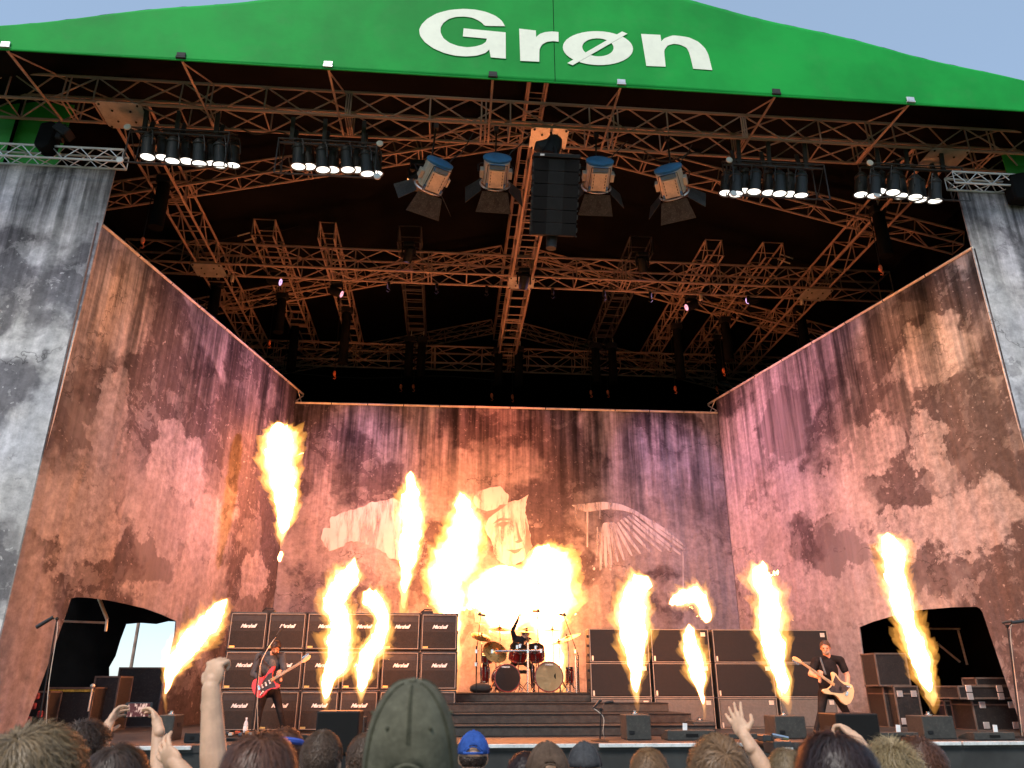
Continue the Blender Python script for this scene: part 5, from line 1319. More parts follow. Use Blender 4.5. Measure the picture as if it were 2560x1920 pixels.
def cymbal(label, x, y, r, Yk, tilt_x, tilt_y, base=None):
    p = at_y(*zd(x, y), Yk); rr = r / 7.373 * mpp(p)
    o = thing("cymbal", label, "cymbal", (p.x, Yk, RT), group="cymbals of the drum kit")
    M = Matrix.Translation(p) @ Matrix.Rotation(tilt_x, 4, 'X') @ Matrix.Rotation(tilt_y, 4, 'Y')
    part(MB().lathe([(0.008, 0.035), (0.03, 0.032), (rr * 0.2, 0.018), (rr * 0.24, 0.008), (rr * 0.6, 0.0), (rr, -0.022), (rr, -0.024), (rr * 0.6, -0.003), (0.02, 0.0)], 32, M), "plate", M_BRONZE, o, smooth=True)
    part(MB().tube(M @ Vector((0, 0, 0.03)), M @ Vector((0, 0, 0.08)), 0.010).ball(M @ Vector((0, 0, 0.06)), 0.022), "wing_nut", M_RUBBER, o)
    bx = base if base is not None else p.x + 0.02
    part(MB().tube(p, (bx, Yk + 0.03, p.z - 0.30), 0.011).tube((bx, Yk + 0.03, p.z - 0.30), (bx, Yk + 0.05, RT), 0.013), "stand", M_CHROME, o, smooth=True)
    lg = MB()
    for a in (0.3, 2.4, 4.5): lg.tube((bx, Yk + 0.05, RT + 0.25), (bx + 0.22 * cos(a), Yk + 0.05 + 0.22 * sin(a), RT), 0.008)
    part(lg, "tripod", M_CHROME, o)
cymbal("upper left crash cymbal beside the drummer", 510, 370, 215, 18.8, 0.25, 0.05)
cymbal("outer left cymbal tilted down toward the left edge", 170, 520, 190, 18.6, 0.45, 0.22)
cymbal("large low ride cymbal tilted toward the audience at the left", 430, 800, 235, 18.5, 0.95, 0.28)
cymbal("cymbal in front of the drummer's face", 1010, 425, 180, 19.0, 0.12, 0.04)
cymbal("upper right crash cymbal glowing in the flame", 1480, 400, 175, 18.8, 0.15, 0.0)
cymbal("right cymbal rising steeply to the right", 1760, 545, 260, 18.8, 0.15, -0.36)
cymbal("small lower right cymbal before the flame", 1600, 625, 190, 18.7, 0.12, -0.22)
rk = thing("drum_rack", "chrome bar rack in the middle of the drum kit", "rack", at_y(*zd(1030, 1500), 18.1))
P_ = lambda x, y, Yk=18.15: at_y(*zd(x, y), Yk)
part(MB().tube(P_(1030, 640), Vector((P_(1030, 1500).x, 18.15, RT)), 0.024, n=12), "post", M_CHROME, rk, smooth=True)
part(MB().tube(P_(430, 795), P_(1280, 785), 0.022, n=12), "bar", M_CHROME, rk, smooth=True)
part(MB().tube(P_(1910, 880), Vector((P_(1930, 1540).x, 18.15, RT)), 0.026, n=12), "post", M_CHROME, rk, smooth=True)
part(MB().tube(P_(1945, 880), Vector((P_(1975, 1540).x, 18.2, RT)), 0.016, n=12), "post", M_CHROME, rk, smooth=True)
part(MB().tube(P_(80, 700), Vector((P_(80, 1400).x, 18.15, RT)), 0.013, n=8), "post", M_BLACK, rk, smooth=True)
for x, y in ((370, 800), (830, 720), (880, 700), (1170, 730), (80, 800), (70, 1040), (1900, 800), (1270, 790), (1030, 800)):
    q = P_(x, y, 18.12)
    part(MB().box(q, (0.05, 0.06, 0.09)).ball(q + Vector((0.03, -0.03, 0.02)), 0.018), "clamp", M_CHROME, rk, bevel=0.006)
for lab, a, b, m_ in (("overhead drum microphone at the left of the kit", (90, 760), (160, 125), (0.5, -0.3, -0.1)), ("overhead drum microphone at the right of the kit", (1960, 880), (1690, 130), (-0.6, -0.3, 0.05)), ("overhead drum microphone above the snare", (1215, 300), (1205, 60), (-0.5, -0.2, 0.0))):
    o = thing("overhead_microphone", lab, "microphone", Vector((P_(*a).x, 18.6, RT)), group="overhead microphones of the drum kit")
    A, B = P_(*a, 18.6), P_(*b, 18.6)
    part(MB().tube(Vector((A.x, 18.62, RT)), A, 0.011).tube(A, B, 0.009), "boom", M_BLACK, o, smooth=True)
    d = Vector(m_).normalized()
    part(MB().tube(B - d * 0.06, B + d * 0.12, 0.026, 0.026, 10).ball(B - d * 0.02 + Vector((0, 0, 0.03)), 0.028), "microphone", M_SMALL, o, smooth=True)
bag = MB(); q = P_(170, 1430, 18.4); bag.ball((q.x, 18.5, RT + 0.09), (0.26, 0.2, 0.12)); solo(bag, "gear_bag", M_RUBBER, "dark soft bag lying at the left foot of the drum kit", "bag", smooth=True)
# ------------------------------------------------------------------ people
import numpy as np
def skin_mat(name, col):
    m, g, b = newmat(name)
    co = g.new("ShaderNodeTexCoord").outputs["Object"]
    n = g.noise(co, 18, 5, 0.6); n2 = g.noise(co, 90, 3, 0.6)
    c = g.mix(g.step(n, 0.35, 0.65), rgba(tuple(k * 0.88 for k in col)), rgba(tuple(min(1, k * 1.1) for k in col)))
    g.put(b.inputs["Base Color"], c); b.inputs["Roughness"].default_value = 0.55
    b.inputs["Subsurface Weight"].default_value = 0.08; b.inputs["Subsurface Radius"].default_value = (0.02, 0.008, 0.004)
    g.put(b.inputs["Normal"], g.bump(n2, 0.15, 0.003))
    return m
M_SKIN = skin_mat("skin_fair", (0.60, 0.36, 0.225)); M_SKIN2 = skin_mat("skin_ruddy", (0.54, 0.30, 0.20))
def fabric(name, col): return mat(name, col, 0.9, 0, 0.25, 10, spec=0.1, bump=0.35, grain=120)
PEOPLE = []
class Body:
    def __init__(s, name, label, base, mats, voxel=0.014, group=None, smooth=5):
        s.caps = []; s.ells = []; s.fine = []; s.mats = mats; s.voxel = voxel; s.sm = smooth
        s.name, s.label, s.base, s.group = name, label, Vector(base), group
        s.kids = []
        PEOPLE.append(s)
    def cap(s, a, b, r0, r1, m=0, fine=False):
        s.caps.append((Vector(a), Vector(b), r0, r1, m, fine)); return s
    def ell(s, c, r, R=None, m=0, fine=False):
        s.ells.append((Vector(c), r, R or Matrix.Identity(3), m, fine)); return s
    def chain(s, pts, rr, m=0, fine=False):
        for i in range(len(pts) - 1): s.cap(pts[i], pts[i + 1], rr[i], rr[i + 1], m, fine)
        return s
    def head(s, c0, f, u=(0, 0, 1), k=1.0, m=0):
        f, u = Vector(f).normalized(), Vector(u).normalized(); r = f.cross(u).normalized(); u = r.cross(f)
        R = Matrix((r, f, u)).transposed(); c0 = Vector(c0)
        s.ell(c0, (0.074 * k, 0.094 * k, 0.090 * k), R, m)
        s.ell(c0 + (f * 0.034 - u * 0.055) * k, (0.060 * k, 0.060 * k, 0.080 * k), R, m)
        s.ell(c0 + (f * 0.062 - u * 0.108) * k, (0.032 * k, 0.030 * k, 0.026 * k), R, m)
        s.cap(c0 + (f * 0.094 - u * 0.018) * k, c0 + (f * 0.112 - u * 0.055) * k, 0.012 * k, 0.017 * k, m)
        s.cap(c0 + (f * 0.082 + r * 0.035 + u * 0.0) * k, c0 + (f * 0.082 - r * 0.035) * k, 0.018 * k, 0.018 * k, m)
        for q in (-1, 1): s.ell(c0 + (r * q * 0.080 - u * 0.035 - f * 0.005) * k, (0.012 * k, 0.026 * k, 0.034 * k), R, m)
        s.hc, s.hR, s.hk, s.hf, s.hu, s.hr = c0, R, k, f, u, r
        return s
    def hand(s, wrist, d, palm_n, curl, k=1.0, m=0, thumb_side=1, spread=0.12, fist=False):
        """palm from the wrist along d; fingers bend toward palm_n"""
        w = Vector(wrist); d = Vector(d).normalized(); n = Vector(palm_n); n = (n - d * n.dot(d)).normalized(); t = d.cross(n) * thumb_side
        R = Matrix((t, n, d)).transposed()
        s.ell(w + d * 0.050 * k, (0.042 * k, 0.018 * k, 0.055 * k), R, m, True)
        s.cap(w - d * 0.06 * k, w + d * 0.03 * k, 0.027 * k, 0.026 * k, m, True)
        L = [0.078, 0.088, 0.082, 0.064]
        for i in range(4):
            o = (1.5 - i) * 0.021
            p = w + (d * (0.092 - abs(i - 1.3) * 0.004) + t * o) * k
            a = 0.0; dd = (d + t * (1.5 - i) * spread * (0.2 if fist else 1.0)).normalized()
            cv = curl[i] if isinstance(curl, (list, tuple)) else curl
            for j, fr in enumerate((0.46, 0.30, 0.24)):
                a += cv * (1.15 if j == 1 else 0.9)
                v = dd * cos(a) + n * sin(a)
                q = p + v * L[i] * fr * k
                s.cap(p, q, (0.0098 - 0.001 * j) * k, (0.0090 - 0.001 * j) * k, m, True); p = q
        p = w + (d * 0.025 + t * 0.032) * k
        v = (d * 0.75 + t * 0.75 + n * (0.5 if not fist else 0.7)).normalized(); q = p + v * 0.045 * k
        s.cap(p, q, 0.0135 * k, 0.0115 * k, m, True)
        v2 = (d * 0.9 + t * (0.1 if not fist else -0.6) + n * (0.4 if not fist else 0.8)).normalized(); s.cap(q, q + v2 * 0.036 * k, 0.011 * k, 0.009 * k, m, True)
        return s
    def raw(s, fine):
        mb = MB()
        for a, b, r0, r1, m, fi in s.caps:
            if fi != fine: continue
            if (b - a).length > 1e-4: mb.tube(a, b, r0, r1, 14)
            mb.ball(a, r0, 14, 10); mb.ball(b, r1, 14, 10)
        for c, r, R, m, fi in s.ells:
            if fi == fine: mb.ball(c, r, 20, 14, R)
        if not mb.v: return None
        me = bpy.data.meshes.new("raw"); me.from_pydata(mb.v, [], mb.f)
        o = bpy.data.objects.new("raw", me); COL.objects.link(o)
        rm = o.modifiers.new("r", 'REMESH'); rm.mode = 'VOXEL'; rm.voxel_size = 0.0045 if fine else s.voxel
        sm = o.modifiers.new("s", 'SMOOTH'); sm.factor = 0.5; sm.iterations = 3 if fine else s.sm
        return o
    def finish(s, dg):
        bm = bmesh.new()
        for o in (s.rawc, s.rawf):
            if o is None: continue
            me = bpy.data.meshes.new_from_object(o.evaluated_get(dg)); bm.from_mesh(me); bpy.data.meshes.remove(me)
        me = bpy.data.meshes.new(s.name); bm.to_mesh(me); bm.free()
        n = len(me.polygons); cen = np.empty(n * 3, dtype=np.float32); me.polygons.foreach_get("center", cen); cen = cen.reshape(-1, 3)
        best = np.full(n, 1e9); mi = np.zeros(n, dtype=np.int32)
        for a, b, r0, r1, m, fi in s.caps:
            a_, b_ = np.array(a), np.array(b); d = b_ - a_; L2 = max(1e-9, d @ d)
            t = np.clip(((cen - a_) @ d) / L2, 0, 1)
            q = np.linalg.norm(cen - (a_ + t[:, None] * d), axis=1) - (r0 + (r1 - r0) * t)
            k = q < best; best[k] = q[k]; mi[k] = m
        for c, r, R, m, fi in s.ells:
            l = (cen - np.array(c)) @ np.array(R); q = (np.linalg.norm(l / np.array(r), axis=1) - 1) * min(r)
            k = q < best; best[k] = q[k]; mi[k] = m
        me.polygons.foreach_set("material_index", mi)
        me.polygons.foreach_set("use_smooth", [True] * n)
        for m in s.mats: me.materials.append(m)
        me.transform(Matrix.Translation(-s.base))
        ob = bpy.data.objects.new(s.name, me); ob.location = s.base; COL.objects.link(ob)
        WM[ob.name] = Matrix.Translation(s.base)
        props(ob, s.label, "person", s.group)
        for fn in s.kids: fn(ob)
        return ob
HAIRM = {}
def hair_mat(name, col, tip=None):
    if name in HAIRM: return HAIRM[name]
    m, g, b = newmat(name)
    co = g.new("ShaderNodeTexCoord").outputs["UV"]
    n = g.noise(g.vmath('MULTIPLY', co, (400.0, 0.0, 0.0)), 1.0, 2, 0.5)
    sp = g.new("ShaderNodeSeparateXYZ"); g.l.new(co, sp.inputs[0])
    c = g.mix(g.step(n, 0.3, 0.7), rgba(tuple(k * 0.62 for k in col)), rgba(tuple(min(1, k * 1.35) for k in col)))
    g.put(b.inputs["Base Color"], c); b.inputs["Roughness"].default_value = 0.42; b.inputs["Specular IOR Level"].default_value = 0.5
    HAIRM[name] = m; return m
def hair(ob, B, m, n=1100, length=0.10, lift=0.012, line=-0.30, back=-0.75, spike=0.0, wave=0.01, width=0.0055, crown=(0.0, -0.35, 0.9), seed=1, shell=1.045, zmax=2.0):
    """strand ribbons combed away from the crown over the skull, plus the scalp under them"""
    rd = random.Random(seed); c0 = B.hc; R = B.hR; k = B.hk
    rad = Vector((0.078, 0.098, 0.094)) * k * shell
    def surf(v, l=0.0): v = v.normalized(); return c0 + R @ Vector((v.x * (rad.x + l), v.y * (rad.y + l), v.z * (rad.z + l)))
    def ok(v): return v.z < zmax and v.z > (line + (back - line) * (0.5 - 0.5 * v.y)) + (0.0 if v.y < 0.35 else (v.y - 0.35) * 1.0)
    cw_ = Vector(crown).normalized()
    vs = []; fs = []; uv = []
    cnt = 0; n = int(n * 3.0); width *= 0.48; lift *= 0.75
    while cnt < n:
        v = Vector((rd.gauss(0, 1), rd.gauss(0, 1), rd.gauss(0, 1)))
        if v.length < 1e-3: continue
        v.normalize()
        if not ok(v): continue
        cnt += 1
        L = length * rd.uniform(0.45, 1.25); steps = 6; p = v.copy(); sid = rd.random()
        away = (v - cw_ * v.dot(cw_)); away = away.normalized() if away.length > 1e-3 else Vector((1, 0, 0))
        jit = Vector((rd.gauss(0, 0.25), rd.gauss(0, 0.25), rd.gauss(0, 0.15)))
        pts = []; h = rd.uniform(0.0, lift)
        ph = rd.uniform(0, 6.28)
        for j in range(steps):
            t = j / (steps - 1)
            dirn = (away + jit + Vector((0, 0, -0.5 * t))).normalized()
            q = p + dirn * (L / 0.09 / steps) * (1.0 - spike) * j
            if q.length < 0.2: q = p
            out = h + lift * sin(pi * min(1, t * 1.2)) * 0.8 + spike * L * t + wave * sin(ph + t * 5) * t
            pts.append(surf(q, max(0.002, out) * k))
        o = len(vs); side = (pts[-1] - pts[0]).cross(pts[0] - c0)
        side = side.normalized() if side.length > 1e-6 else Vector((1, 0, 0))
        w = width * k * rd.uniform(0.6, 1.3)
        for j, q in enumerate(pts):
            ww = w * (1 - 0.85 * (j / (steps - 1)) ** 1.5)
            vs += [q + side * ww * 0.5, q - side * ww * 0.5]; uv += [(sid, j / 5)] * 2
        for j in range(steps - 1): fs.append((o + 2 * j, o + 2 * j + 1, o + 2 * j + 3, o + 2 * j + 2))
    N, Mr = 28, 18; o = len(vs); idx = {}
    for j in range(Mr + 1):
        for i in range(N):
            a, e = 2 * pi * i / N, -pi / 2 + pi * j / Mr
            v = Vector((cos(e) * cos(a), cos(e) * sin(a), sin(e)))
            idx[(i, j)] = len(vs); vs.append(surf(v, 0.001 + 0.004 * noise.noise(v * 6 + Vector((seed, 0, 0))))); uv.append((noise.noise(v * 9) * 0.5 + 0.5, 0))
    for j in range(Mr):
        for i in range(N):
            e = -pi / 2 + pi * (j + 0.5) / Mr; a = 2 * pi * (i + 0.5) / N
            if ok(Vector((cos(e) * cos(a), cos(e) * sin(a), sin(e)))): fs.append((idx[(i, j)], idx[((i + 1) % N, j)], idx[((i + 1) % N, j + 1)], idx[(i, j + 1)]))
    mb = MB(); mb.v = [tuple(p) for p in vs]; mb.f = fs
    inv = MW(ob).inverted()
    me = bpy.data.meshes.new("hair"); me.from_pydata([tuple(inv @ Vector(p)) for p in mb.v], [], fs)
    ul = me.uv_layers.new(name="UVMap")
    for lp in me.loops: ul.data[lp.index].uv = uv[lp.vertex_index]
    me.materials.append(m); me.polygons.foreach_set("use_smooth", [True] * len(me.polygons))
    h = bpy.data.objects.new("hair", me); COL.objects.link(h); h.parent = ob
    return h
def face(ob, B, beard=None):
    f, u, r, c, k = B.hf, B.hu, B.hr, B.hc, B.hk
    e = MB()
    for q in (-1, 1): e.ball(c + (f * 0.088 + r * q * 0.031 - u * 0.022) * k, 0.011 * k)
    part(e, "eyes", M_SMALL, ob, smooth=True)
    mo = MB(); mo.path([c + (f * 0.090 + r * x * k - u * 0.088) for x in (-0.022, 0, 0.022)], 0.006 * k, 6)
    part(mo, "mouth", mat("lips_%d" % len(bpy.data.materials), (0.28, 0.10, 0.08), 0.5), ob)
    if beard:
        b = MB(); b.ball(c + (f * 0.046 - u * 0.098) * k, (0.058 * k, 0.052 * k, 0.048 * k), 16, 10, B.hR)
        part(b, "beard", beard, ob, smooth=True)

# ---- guitars
GUITAR = [(-0.50, 0.0), (-0.47, 0.20), (-0.35, 0.34), (-0.18, 0.34), (-0.02, 0.27), (0.12, 0.27), (0.28, 0.36), (0.42, 0.42), (0.52, 0.39), (0.50, 0.31), (0.38, 0.22), (0.31, 0.10), (0.31, -0.10), (0.36, -0.18), (0.44, -0.28), (0.41, -0.36), (0.28, -0.36), (0.12, -0.27), (0.0, -0.26), (-0.16, -0.33), (-0.34, -0.36), (-0.46, -0.22)]
GUARD = [(-0.28, -0.28), (-0.05, -0.20), (0.12, -0.22), (0.30, -0.30), (0.30, 0.10), (0.36, 0.22), (0.25, 0.26), (0.08, 0.18), (-0.10, 0.08), (-0.22, -0.08)]
M_MAPLE = mat("maple_neck", (0.62, 0.40, 0.18), 0.4, 0, 0.15, 8.0)
M_GUARD = mat("tortoise_guard", (0.045, 0.03, 0.028), 0.3, 0, 0.5, 14.0)
def guitar(name, label, cen, head_p, blen, m_body, m_guard, facing, pegs=6, m_board=None):
    cen, hp = Vector(cen), Vector(head_p); x = (hp - cen).normalized(); L = (hp - cen).length
    n = Vector(facing); n = (n - x * n.dot(x)).normalized(); z = x.cross(-n); R = Matrix((x, -n, z)).transposed()
    o = thing(name, label, "guitar", cen, R=R)
    bo = part(MB().prism([(a * blen, b * blen) for a, b in smooth_poly(GUITAR, 80)], Matrix.Translation((0, -0.02, 0)), 0.045), "body", m_body, o, local=True, bevel=0.006, smooth=True)
    part(MB().prism([(a * blen, b * blen) for a, b in smooth_poly(GUARD, 80)], Matrix.Translation((0, -0.024, 0)), 0.004), "pickguard", m_guard, bo, local=True)
    for k, xx in enumerate((-0.12, 0.02, 0.16) if pegs == 6 else (0.0,)):
        part(MB().box((xx * blen, -0.027, -0.01), (0.03 if pegs == 6 else 0.05, 0.012, 0.075)), "pickup", M_WHITE if pegs == 6 else M_BLACK, bo, local=True, bevel=0.004)
    part(MB().box((-0.24 * blen, -0.028, 0), (0.04, 0.014, 0.08)), "bridge", M_CHROME, bo, local=True)
    for k in range(3): part(MB().tube((-0.16 * blen - 0.03 * k, -0.024, -0.20 * blen - 0.012 * k), (-0.16 * blen - 0.03 * k, -0.04, -0.20 * blen - 0.012 * k), 0.013, n=10), "knob", M_WHITE if pegs == 6 else M_CHROME, bo, local=True)
    nk0, nk1 = 0.22 * blen, L - 0.17
    part(MB().add([(nk0, -0.032, -0.028), (nk0, -0.032, 0.028), (nk1, -0.03, 0.022), (nk1, -0.03, -0.022), (nk0, -0.005, -0.024), (nk0, -0.005, 0.024), (nk1, -0.008, 0.018), (nk1, -0.008, -0.018)],
                  [(0, 1, 2, 3), (7, 6, 5, 4), (0, 4, 5, 1), (1, 5, 6, 2), (2, 6, 7, 3), (3, 7, 4, 0)]), "neck", M_MAPLE, o, local=True, bevel=0.004)
    fr = MB()
    for k in range(16):
        t = 1 - 0.944 ** k; xx = nk1 - (nk1 - nk0) * t * 1.45
        if xx > nk0: fr.box((xx, -0.033, 0), (0.004, 0.004, 0.046))
    part(fr, "frets", M_CHROME if m_board is None else M_BLACK, o, local=True, kind="stuff")
    part(MB().prism([(nk1, -0.022), (nk1 + 0.03, -0.035), (nk1 + 0.12, -0.03), (L, -0.01), (L + 0.015, 0.025), (L - 0.02, 0.05), (nk1 + 0.06, 0.042), (nk1, 0.022)], Matrix.Translation((0, -0.026, 0)), 0.016), "headstock", M_MAPLE, o, local=True, bevel=0.003)
    pg = MB()
    for k in range(pegs):
        xx = nk1 + 0.04 + k * (0.115 / (pegs - 1)); pg.box((xx, -0.02, 0.062), (0.012, 0.01, 0.03)); pg.tube((xx, -0.026, 0.03), (xx, -0.036, 0.03), 0.005, n=6)
    part(pg, "tuning_pegs", M_CHROME, o, local=True, kind="stuff")
    stg = MB()
    for k in range(pegs): stg.tube((-0.24 * blen, -0.037, -0.024 + 0.048 * k / (pegs - 1)), (nk1, -0.035, -0.016 + 0.032 * k / (pegs - 1)), 0.0012, n=3)
    part(stg, "strings", M_CHROME, o, local=True, kind="stuff")
    return o

# ---- guitarist
def z2(x, y, Y): return at_y(500 + x / 3.318, 1420 + y / 3.318, Y)
def z5(x, y, Y): return at_y(1900 + x / 3.318, 1420 + y / 3.318, Y)
M_DENIM = fabric("dark_denim", (0.055, 0.065, 0.075)); M_TEE = fabric("printed_tee", (0.10, 0.10, 0.10)); M_JEANS = fabric("black_jeans", (0.022, 0.02, 0.02)); M_SHOE = fabric("black_shoes", (0.02, 0.02, 0.02))
Y = 15.75
B = Body("person", "guitarist in a dark denim shirt and black jeans bowed over a red guitar", (z2(560, 1355, Y).x, Y, DZ), [M_SKIN2, M_DENIM, M_TEE, M_JEANS, M_SHOE], 0.012)
hd = z2(628, 648, Y - 0.10)
B.head(hd, (0.25, -0.80, -0.55), (0.1, -0.3, 0.9), 1.0, 0)
nk = z2(598, 715, Y + 0.02)
B.cap(hd - Vector((0, -0.05, 0.08)), nk, 0.055, 0.062, 0)
shl, shr = z2(492, 735, Y + 0.02), z2(682, 730, Y)
hipl, hipr = z2(530, 1030, Y + 0.03), z2(625, 1025, Y + 0.02)
chest = z2(588, 810, Y + 0.03); belly = z2(580, 950, Y + 0.03); pel = z2(580, 1020, Y + 0.03)
B.ell(chest, (0.185, 0.125, 0.22), m=1); B.ell(belly, (0.165, 0.115, 0.17), m=1); B.ell(pel, (0.165, 0.12, 0.12), m=3)
B.cap(nk, shl, 0.06, 0.075, 1); B.cap(nk, shr, 0.06, 0.072, 1)
B.ell(z2(592, 850, Y - 0.085), (0.075, 0.05, 0.20), m=2)
el = z2(440, 880, Y - 0.02); hl = z2(528, 948, Y - 0.28)
B.cap(shl, el, 0.070, 0.055, 1); B.cap(el, hl, 0.052, 0.034, 1)
B.hand(hl, (0.85, -0.2, -0.35), (0.1, 0.9, -0.2), 0.45, 1.0, 0)
er = z2(700, 860, Y - 0.12); hr = z2(665, 905, Y - 0.32)
B.cap(shr, er, 0.068, 0.055, 1); B.cap(er, hr, 0.052, 0.034, 1)
B.hand(hr, (-0.3, -0.1, 0.9), (0.2, 0.95, 0.1), 0.75, 1.0, 0)
for hp, kn, ft, s in ((hipl, z2(492, 1190, Y - 0.05), z2(472, 1352, Y), -1), (hipr, z2(665, 1190, Y - 0.06), z2(690, 1352, Y + 0.02), 1)):
    ft = Vector((ft.x, ft.y, DZ + 0.09))
    B.cap(hp, kn, 0.092, 0.062, 3); B.cap(kn, ft, 0.060, 0.042, 3); B.cap(ft + Vector((0, 0.04, -0.045)), ft + Vector((s * 0.05, -0.15, -0.05)), 0.042, 0.036, 4)
M_HAIRD = hair_mat("dark_brown_hair", (0.055, 0.028, 0.018))
def kidsG(ob, B=B):
    hair(ob, B, M_HAIRD, 500, 0.09, 0.014, -0.15, -0.7, seed=3, width=0.008); face(ob, B, M_HAIRD)
    pt = MB(); c = MW(ob).inverted()
    for k, (x, y, w, h) in enumerate(((600, 770, 45, 30), (605, 830, 60, 40), (575, 890, 50, 30), (600, 800, 20, 20))):
        q = z2(x, y, Y - 0.14); pt.ball(q, (w * 0.0012, 0.012, h * 0.0012), 10, 6)
    part(pt, "shirt_print", M_WHITE, ob)
B.kids.append(kidsG)
guitar("electric_guitar", "red electric guitar held by the guitarist, neck pointing up right", z2(545, 962, Y - 0.30), z2(918, 738, Y - 0.42), 0.52, mat("red_guitar_lacquer", (0.55, 0.03, 0.025), 0.2, 0, 0.1, 5, coat=0.7), M_GUARD, (0.15, -1, 0.25))
sp_ = MB(); sp_.path([z2(505, 740, Y - 0.10), z2(560, 800, Y - 0.16), z2(630, 870, Y - 0.22), z2(640, 890, Y - 0.30)], 0.014, 6); solo(sp_, "guitar_strap", M_GUARD, "dark patterned strap across the guitarist's chest", "strap", smooth=True)

# ---- bass player
Y = 14.9
M_BSHIRT = fabric("black_shirt", (0.016, 0.015, 0.016))
B = Body("person", "bass player in a black short-sleeved shirt standing with legs apart", (z5(600, 1375, Y).x, Y, DZ), [M_SKIN2, M_BSHIRT, M_JEANS, M_SHOE], 0.012)
hd = z5(540, 648, Y - 0.03)
B.head(hd, (-0.45, -0.85, -0.22), (-0.05, -0.1, 1), 1.05, 0)
nk = z5(560, 745, Y + 0.03); B.cap(hd - Vector((-0.01, -0.03, 0.09)), nk, 0.06, 0.066, 0)
shl, shr = z5(462, 778, Y + 0.02), z5(665, 768, Y + 0.03)
B.cap(nk, shl, 0.065, 0.082, 1); B.cap(nk, shr, 0.065, 0.084, 1)
B.ell(z5(560, 850, Y + 0.03), (0.20, 0.135, 0.24), m=1); B.ell(z5(565, 970, Y + 0.03), (0.18, 0.13, 0.18), m=1); B.ell(z5(572, 1035, Y + 0.03), (0.175, 0.125, 0.11), m=2)
el = z5(420, 880, Y - 0.04); hl = z5(500, 912, Y - 0.30)
B.cap(shl, shl.lerp(el, 0.6), 0.078, 0.070, 1); B.cap(shl.lerp(el, 0.5), el, 0.055, 0.048, 0); B.cap(el, hl, 0.050, 0.032, 0); B.hand(hl, (0.2, -0.15, 0.9), (0.1, 0.95, 0.1), 0.8, 1.05, 0)
er = z5(725, 895, Y - 0.02); hr = z5(728, 1015, Y - 0.22)
B.cap(shr, shr.lerp(er, 0.6), 0.080, 0.072, 1); B.cap(shr.lerp(er, 0.5), er, 0.056, 0.048, 0); B.cap(er, hr, 0.050, 0.033, 0); B.hand(hr, (-0.25, -0.1, -0.9), (-0.2, 0.95, 0), 0.45, 1.05, 0)
for hp, kn, ft, s in ((z5(525, 1040, Y + 0.02), z5(508, 1195, Y - 0.06), z5(470, 1372, Y - 0.02), -1), (z5(625, 1040, Y + 0.02), z5(715, 1195, Y - 0.04), z5(790, 1368, Y + 0.05), 1)):
    ft = Vector((ft.x, ft.y, DZ + 0.09))
    B.cap(hp, kn, 0.098, 0.066, 2); B.cap(kn, ft, 0.064, 0.046, 2); B.cap(ft + Vector((0, 0.04, -0.045)), ft + Vector((s * 0.06, -0.15, -0.05)), 0.042, 0.036, 3)
M_HAIRG = hair_mat("grey_brown_hair", (0.09, 0.055, 0.04)); M_BEARDG = mat("grey_beard", (0.30, 0.26, 0.22), 0.8, 0, 0.3, 30)
def kidsB(ob, B=B):
    hair(ob, B, M_HAIRG, 400, 0.045, 0.008, 0.05, -0.55, seed=5, width=0.008); face(ob, B, M_BEARDG)
B.kids.append(kidsB)
guitar("bass_guitar", "cream bass guitar with dark pickguard held by the bass player", z5(660, 1005, Y - 0.28), z5(272, 738, Y - 0.40), 0.58, mat("cream_bass_lacquer", (0.72, 0.52, 0.26), 0.25, 0, 0.08, 5, coat=0.6), M_GUARD, (-0.15, -1, 0.22), 4)
sp_ = MB(); sp_.path([z5(500, 745, Y - 0.02), z5(520, 810, Y - 0.16), z5(545, 885, Y - 0.26)], 0.018, 6); solo(sp_, "guitar_strap", mat("blue_grey_strap", (0.06, 0.09, 0.11), 0.6), "blue-grey strap across the bass player's chest", "strap", smooth=True)

# ---- drummer
Y = 19.6
B = Body("person", "drummer in black behind the kit with one arm raised high", (at_y(*zd(830, 1500), Y).x, Y, RT), [M_SKIN2, M_BSHIRT, M_JEANS, M_SHOE], 0.012)
zq = lambda x, y, dy=0.0: at_y(*zd(x, y), Y + dy)
hd = zq(985, 470); B.head(hd, (0.3, -0.9, -0.3), (0.1, -0.1, 1), 1.0, 0)
nk = zq(935, 575); B.cap(hd - Vector((0, -0.04, 0.09)), nk, 0.055, 0.062, 0)
shl, shr = zq(790, 560), zq(1060, 600)
B.cap(nk, shl, 0.062, 0.075, 1); B.cap(nk, shr, 0.062, 0.07, 1)
B.ell(zq(880, 690), (0.19, 0.13, 0.22), m=1); B.ell(zq(880, 850), (0.17, 0.13, 0.18), m=1); B.ell(zq(885, 960), (0.18, 0.15, 0.12), m=2)
el = zq(745, 420, -0.05); hh_ = zq(845, 215, -0.05)
B.cap(shl, el, 0.068, 0.055, 1); B.cap(el, hh_, 0.052, 0.034, 1); B.hand(hh_, (0.2, -0.2, 0.95), (0.8, -0.4, 0), 0.75, 1.0, 0, fist=True)
er = zq(1150, 720, -0.12); hr = zq(1040, 640, -0.40)
B.cap(shr, er, 0.062, 0.05, 0); B.cap(er, hr, 0.048, 0.032, 0); B.hand(hr, (-0.6, -0.6, 0.2), (0, 0, -1), 0.75, 1.0, 0, fist=True)
